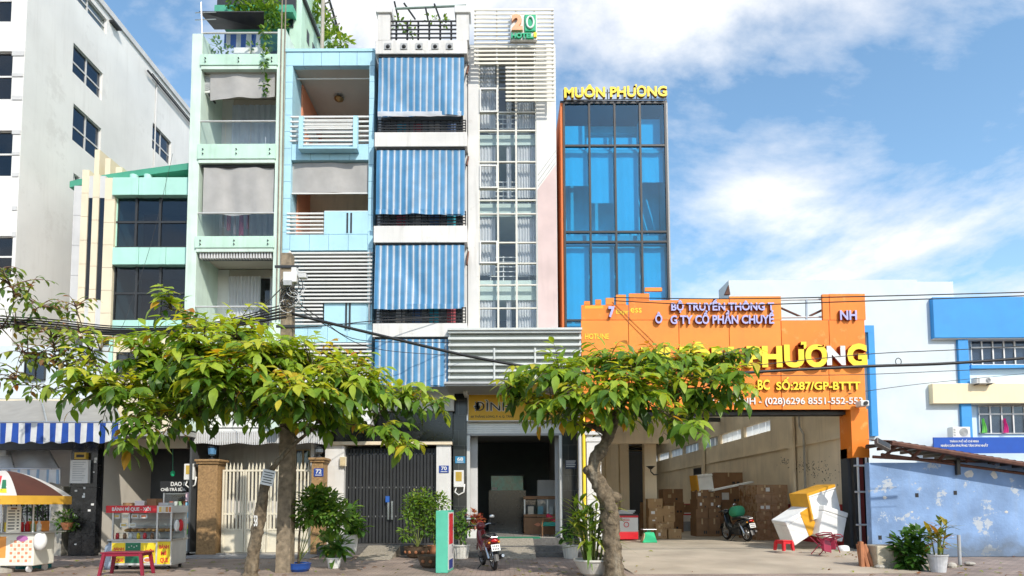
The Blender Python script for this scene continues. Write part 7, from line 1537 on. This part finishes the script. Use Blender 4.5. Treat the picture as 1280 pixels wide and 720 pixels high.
m_pb = cloth('parasol_brown', (.10,.035,.025), .15); m_pw = cloth('parasol_white', (.82,.80,.78), .3); m_pyel = cloth('parasol_yellow', (.88,.50,.06), .3)
for k in range(8):
    a0, a1 = k*.7854+.05, (k+1)*.7854+.05
    def fn(u, v, a0=a0, a1=a1):
        a = a0+(a1-a0)*u; ch = math.cos((a1-a0)/2)/math.cos(a-(a0+a1)/2); r = rad*v*(.6+.4*ch); return (pc.x+r*math.cos(a), pc.y+r*math.sin(a), zt_-(zt_-zr_)*(v**1.7))
    gore = MB().sheet(fn, 8, 10).build('canopy_gore', m_pb if k%2 else m_pw, um, smooth=True, fix=False)
    def fv(u, v, a0=a0, a1=a1):
        a = a0+(a1-a0)*u; ch = math.cos((a1-a0)/2)/math.cos(a-(a0+a1)/2); r = rad*(.6+.4*ch)+.01; return (pc.x+r*math.cos(a), pc.y+r*math.sin(a), zr_-.20*v)
    MB().sheet(fv, 8, 2).build('valance', m_pyel, um, smooth=True, fix=False)
    am = a0; MB().tube([(pc.x,pc.y,zt_-.06),(pc.x+rad*math.cos(am),pc.y+rad*math.sin(am),zr_-.03)], .01, 5).build('rib', m_steel, um)
def on_gore(txt, amid, v0, v1, wd, m_, valance=False):
    o = lettering(um, txt, -wd, wd, 0, 1, 0, .0, m_, bold=.03, name='lettering')[0]
    for vv in o.data.vertices:
        u, w = vv.co.x, vv.co.z
        ch = math.cos(.3927)/math.cos(max(-.39, min(.39, u)))
        if valance: r = rad*(.6+.4*ch)+.018; z = zr_-.20+.2*(v0+(v1-v0)*w)
        else:
            v = v1+(v0-v1)*w; r = rad*v*(.6+.4*ch)+.006; z = zt_-(zt_-zr_)*(v**1.7)+.012
        a = amid+u*(1 if True else 1); vv.co = Vector((pc.x+r*math.cos(a), pc.y+r*math.sin(a), z))
am5 = .05+.7854*5.5; on_gore('THƠM', am5, .70, .86, .25, m_white2); on_gore('900 633 901', am5, .25, .75, .32, m_wood, True)
am6 = .05+.7854*6.5
for uu_, v0_, v1_, ww_, mm_ in ((-.2,.45,.8,.05,m_pr),(-.06,.5,.85,.05,m_pb),(.09,.45,.78,.06,m_pr),(.0,.86,.95,.26,m_py),(.22,.6,.9,.04,m_pg)): on_gore('I', am6+uu_, v0_, v1_, ww_, mm_)
for uu_ in range(9): on_gore('I', am6-.26+.065*uu_, .3, .65, .016, m_wood, True)
# teal bag and sundry
c = on(42, 710); 
def bagf(u, v):
    a = 6.283*u; r = (.33+.05*math.sin(5*a)+.03*math.sin(11*a+2))*math.sin(min(1,(1-v)*1.5+.05)*1.57)*(1.0); return (c.x+r*math.cos(a)*1.05, c.y+r*math.sin(a)*.8, .42*v+.03*math.sin(3*a)*v)
tag(MB().sheet(bagf, 30, 10).build('rubbish_bag', mat('teal_plastic', (.01,.20,.22), .2, .2, 6, bump=.4, bscale=14), None, smooth=True, fix=False), 'teal plastic rubbish bag beside the drink cart', 'bag')
# green pavement board
c = on(556, 714); ab = T('pavement_board', 'tall green sided light box sign standing on the pavement', 'sign', (c.x, c.y, 0)); BASE[ab.name] = Vector((0,0,0)); hh = at(556,638,c.y).z
wbox(ab, 'case', mat('sign_mint', (.10,.48,.34), .5, .08, 4), -.14, .14, -.40, .40, .0, hh, bevel=.01); wbox(ab, 'print_face', m_white2, .141, .146, -.37, .37, .06, hh-.04)
for k, (z0, z1, m_) in enumerate(((hh*.45,hh*.95,m_pr),(hh*.05,hh*.2,mat('print_navy', (.03,.05,.25), .5)),(hh*.24,hh*.42,m_lgrey))): wbox(ab, 'print_block', m_, .1465, .149, -.26, .26, z0, z1)
place(ab, (c.x, c.y, 0), R_(-5))
# concrete block, pipe, orange tiles, rubble by the blue wall
c = on(1117, 711); tag(MB().obox(Matrix.Translation((c.x,c.y+.3,.27)) @ Matrix.Rotation(.06,4,'Z'), .78, .55, .55).build('concrete_block', mat('stained_concrete', (.45,.40,.30), .9, .4, 5, .6, .5, dirt=(.10,.08,.05)), None, bevel=.03), 'stained concrete block at the foot of the blue wall', 'block')
for k in range(6):
    c = on(1078+3.4*k, 710); p = Vector((c.x, c.y+.15*(k%2), 0)); h_ = .62-.06*(k%3); tag(MB().tube([p, p+Vector((.06-.05*k, .12, h_))], .055, 8).build('clay_pipe', m_terra), ['first','second','third','fourth','fifth','sixth'][k]+' orange clay pipe from the warehouse post side leaning in the bundle', 'pipe', 'orange clay pipes')
c = on(1200, 706); tag(MB().tube([c, (c.x,c.y,.75)], .04, 10).build('steel_bollard', m_grey), 'short grey steel pipe standing by the blue wall', 'pipe')
rnd = random.Random(9)
for px_, lb_ in ((1190,'rounded grey stone beside the worn bucket'),(1212,'flat grey stone right of the short steel pipe'),(1163,'small grey stone between the bush and the bucket'),(1100,'broken grey stone between clay pipes and concrete block')):
    c = on(px_, rnd.uniform(707,713)); tag(MB().ell((c.x,c.y,.05), rnd.uniform(.08,.18), rnd.uniform(.08,.14), rnd.uniform(.05,.09), 9, 6).build('rubble_stone', m_conc), lb_, 'stone')
c = on(1054, 690, .1); tag(MB().rings_xz([(-.18,0,.0,.08,.06),(-.1,0,.05,.16,.12),(.1,0,.04,.17,.11),(.2,0,.0,.08,.05)], 12).xf(Matrix.Translation((c.x,c.y,.14))).build('white_sack', m_foam, None, smooth=True), 'crumpled white sack beside the steel channels', 'sack')

# ================================================================== pole and cables
c = on(357, 715); Yp = c.y; pole = T('utility_pole', 'square concrete utility pole with tangled cables before the houses', 'pole', (c.x, Yp, 0)); zt_ = at(361,318,Yp).z; xt = at(361,318,Yp).x
MB().loft([[Vector((x+u*s, Yp+v*s, z)) for u, v in ((-1,-1),(1,-1),(1,1),(-1,1))] for x, s, z in ((c.x-.02,.17,-.05),(c.x,.155,2.5),(xt-.02,.12,zt_-.01),(xt-.02,.11,zt_))]).build('shaft', m_pcon, pole, bevel=.015)
q = RX(355, 372, 341, 354, Yp-.25)
wbox(pole, 'junction_box', m_white2, q[0], q[1], Yp-.34, Yp-.13, q[2], q[3], bevel=.02); q = RX(370, 384, 343, 349, Yp-.2); wbox(pole, 'splitter_box', m_lgrey, q[0]+.08, q[1], Yp-.3, Yp-.15, q[2], q[3], bevel=.02); q = RX(356, 366, 352, 358, Yp-.3); wbox(pole, 'meter_case', m_grey, q[0], q[1], Yp-.4, Yp-.345, q[2], q[3]); q = RX(366, 372, 336, 342, Yp-.2); wbox(pole, 'terminal_box', m_white2, q[0], q[1], Yp-.3, Yp-.13, q[2], q[3])
for z, w in ((at(361,336,Yp).z,.28), (at(361,410,Yp).z,.22)): wbox(pole, 'cross_arm', m_dark, xt-w, xt+w, Yp-.16, Yp-.12, z-.03, z+.03)
rnd = random.Random(17)
for k in range(16):
    ctr = at(362+rnd.uniform(-5,9), 365+rnd.uniform(-10,16), Yp-.2); r = rnd.uniform(.10,.26); ph = rnd.uniform(0,6); tl = rnd.uniform(-.6,.6)
    MB().tube([ctr+Vector((r*math.cos(ph+a*.42)*(1-.02*a), .06*math.sin(a*.5)-.02, r*.8*math.sin(ph+a*.42)+tl*.05*a/3)) for a in range(16)], .009, 5).build('cable_loop', m_black if k%3 else m_lgrey, pole, smooth=True)
def cable(label, pts, r=.012, Y=None, sag=0.0, m_=None, grp='street cables'):
    P_ = [at(p[0], p[1], p[2] if len(p) > 2 else Yp) for p in pts]; path = []
    for i in range(len(P_)-1):
        a, b = P_[i], P_[i+1]; p_ = P_[i-1] if i else a*2-b; n_ = P_[i+2] if i+2 < len(P_) else b*2-a
        for k in range(8):
            t = k/8; path.append(.5*((2*a)+(b-p_)*t+(2*p_-5*a+4*b-n_)*t*t+(3*a-p_-3*b+n_)*t**3))
    path.append(P_[-1])
    return tag(MB().tube(path, r, 6).build('cable', m_ or m_black, None, smooth=True), label, 'cable', grp)
yw = Yp
cable('thick black cable bundle sagging across the orange sign', [(364,392,Yp-.1),(470,418),(600,448),(720,466),(860,470),(960,464),(1080,458),(1190,454),(1330,444)], .035)
cable('thin cable just above the thick bundle crossing the pale wall', [(930,458),(1080,443),(1200,437),(1330,430)], .010)
cable('thin cable just under the thick bundle crossing the pale wall', [(930,470),(1080,468),(1200,463),(1330,458)], .008)
cable('upper wire of the pair across the top of the orange sign', [(768,372,YW-.1),(900,373.5,-2),(1060,371,-4),(1330,364)], .014); cable('lower wire of the pair across the top of the orange sign', [(768,376,YW-.1),(900,381.5,-2),(1060,377,-4),(1330,368)], .014)
for k in range(5): cable(['lowest','lower','middle','upper','topmost'][k]+' cable of the black bundle running from the left edge to the pole', [(-60,404-3*k,Yp),(60,411-3*k,Yp-.1),(150,418-2.5*k,Yp),(260,412-2*k,Yp+.05),(358,396-4*k,Yp-.14)], [.03,.022,.026,.018,.014][k])
cable('slack wire from the pole up to the mint townhouse', [(356,356,Yp-.2),(340,372,Yp+1),(320,392,Yp+2.5),(300,404,-.1)], .014)
cable('wire from the pole across the blue parapet to the striped blinds', [(366,410,Yp-.1),(420,406,-3),(470,401,-1.2),(560,396,YE-.05)], .014)
cable('service wire from the pole down to the hotel canopy corner', [(368,375,Yp-.1),(400,398,-4),(450,425,-2),(562,428,-.65)], .012); cable('second service wire from the pole to the louvre canopy', [(368,382,Yp-.1),(410,408,-4),(470,436,-2),(590,446,-.66)], .010)
cable('pale thin wire hanging from the mint office roof to the dry tree', [(216,192,-.6),(190,300,-2),(160,390,-4.5),(150,414,Yp)], .005)
cable('thin wire crossing the pale wall to the public building', [(1060,492,-.5),(1150,480,2),(1250,470,6),(1330,462,9.5)], .01)
cl_ = at(1123, 452, Yp); hk = [cl_+Vector((.07*math.cos(a*.524), 0, .085*math.sin(a*.524))) for a in range(13)]; tag(MB().tube(hk, .01, 6, caps=False).build('cable_clamp', m_dark), 'small wire ring clamped on the thick cable bundle', 'clamp')
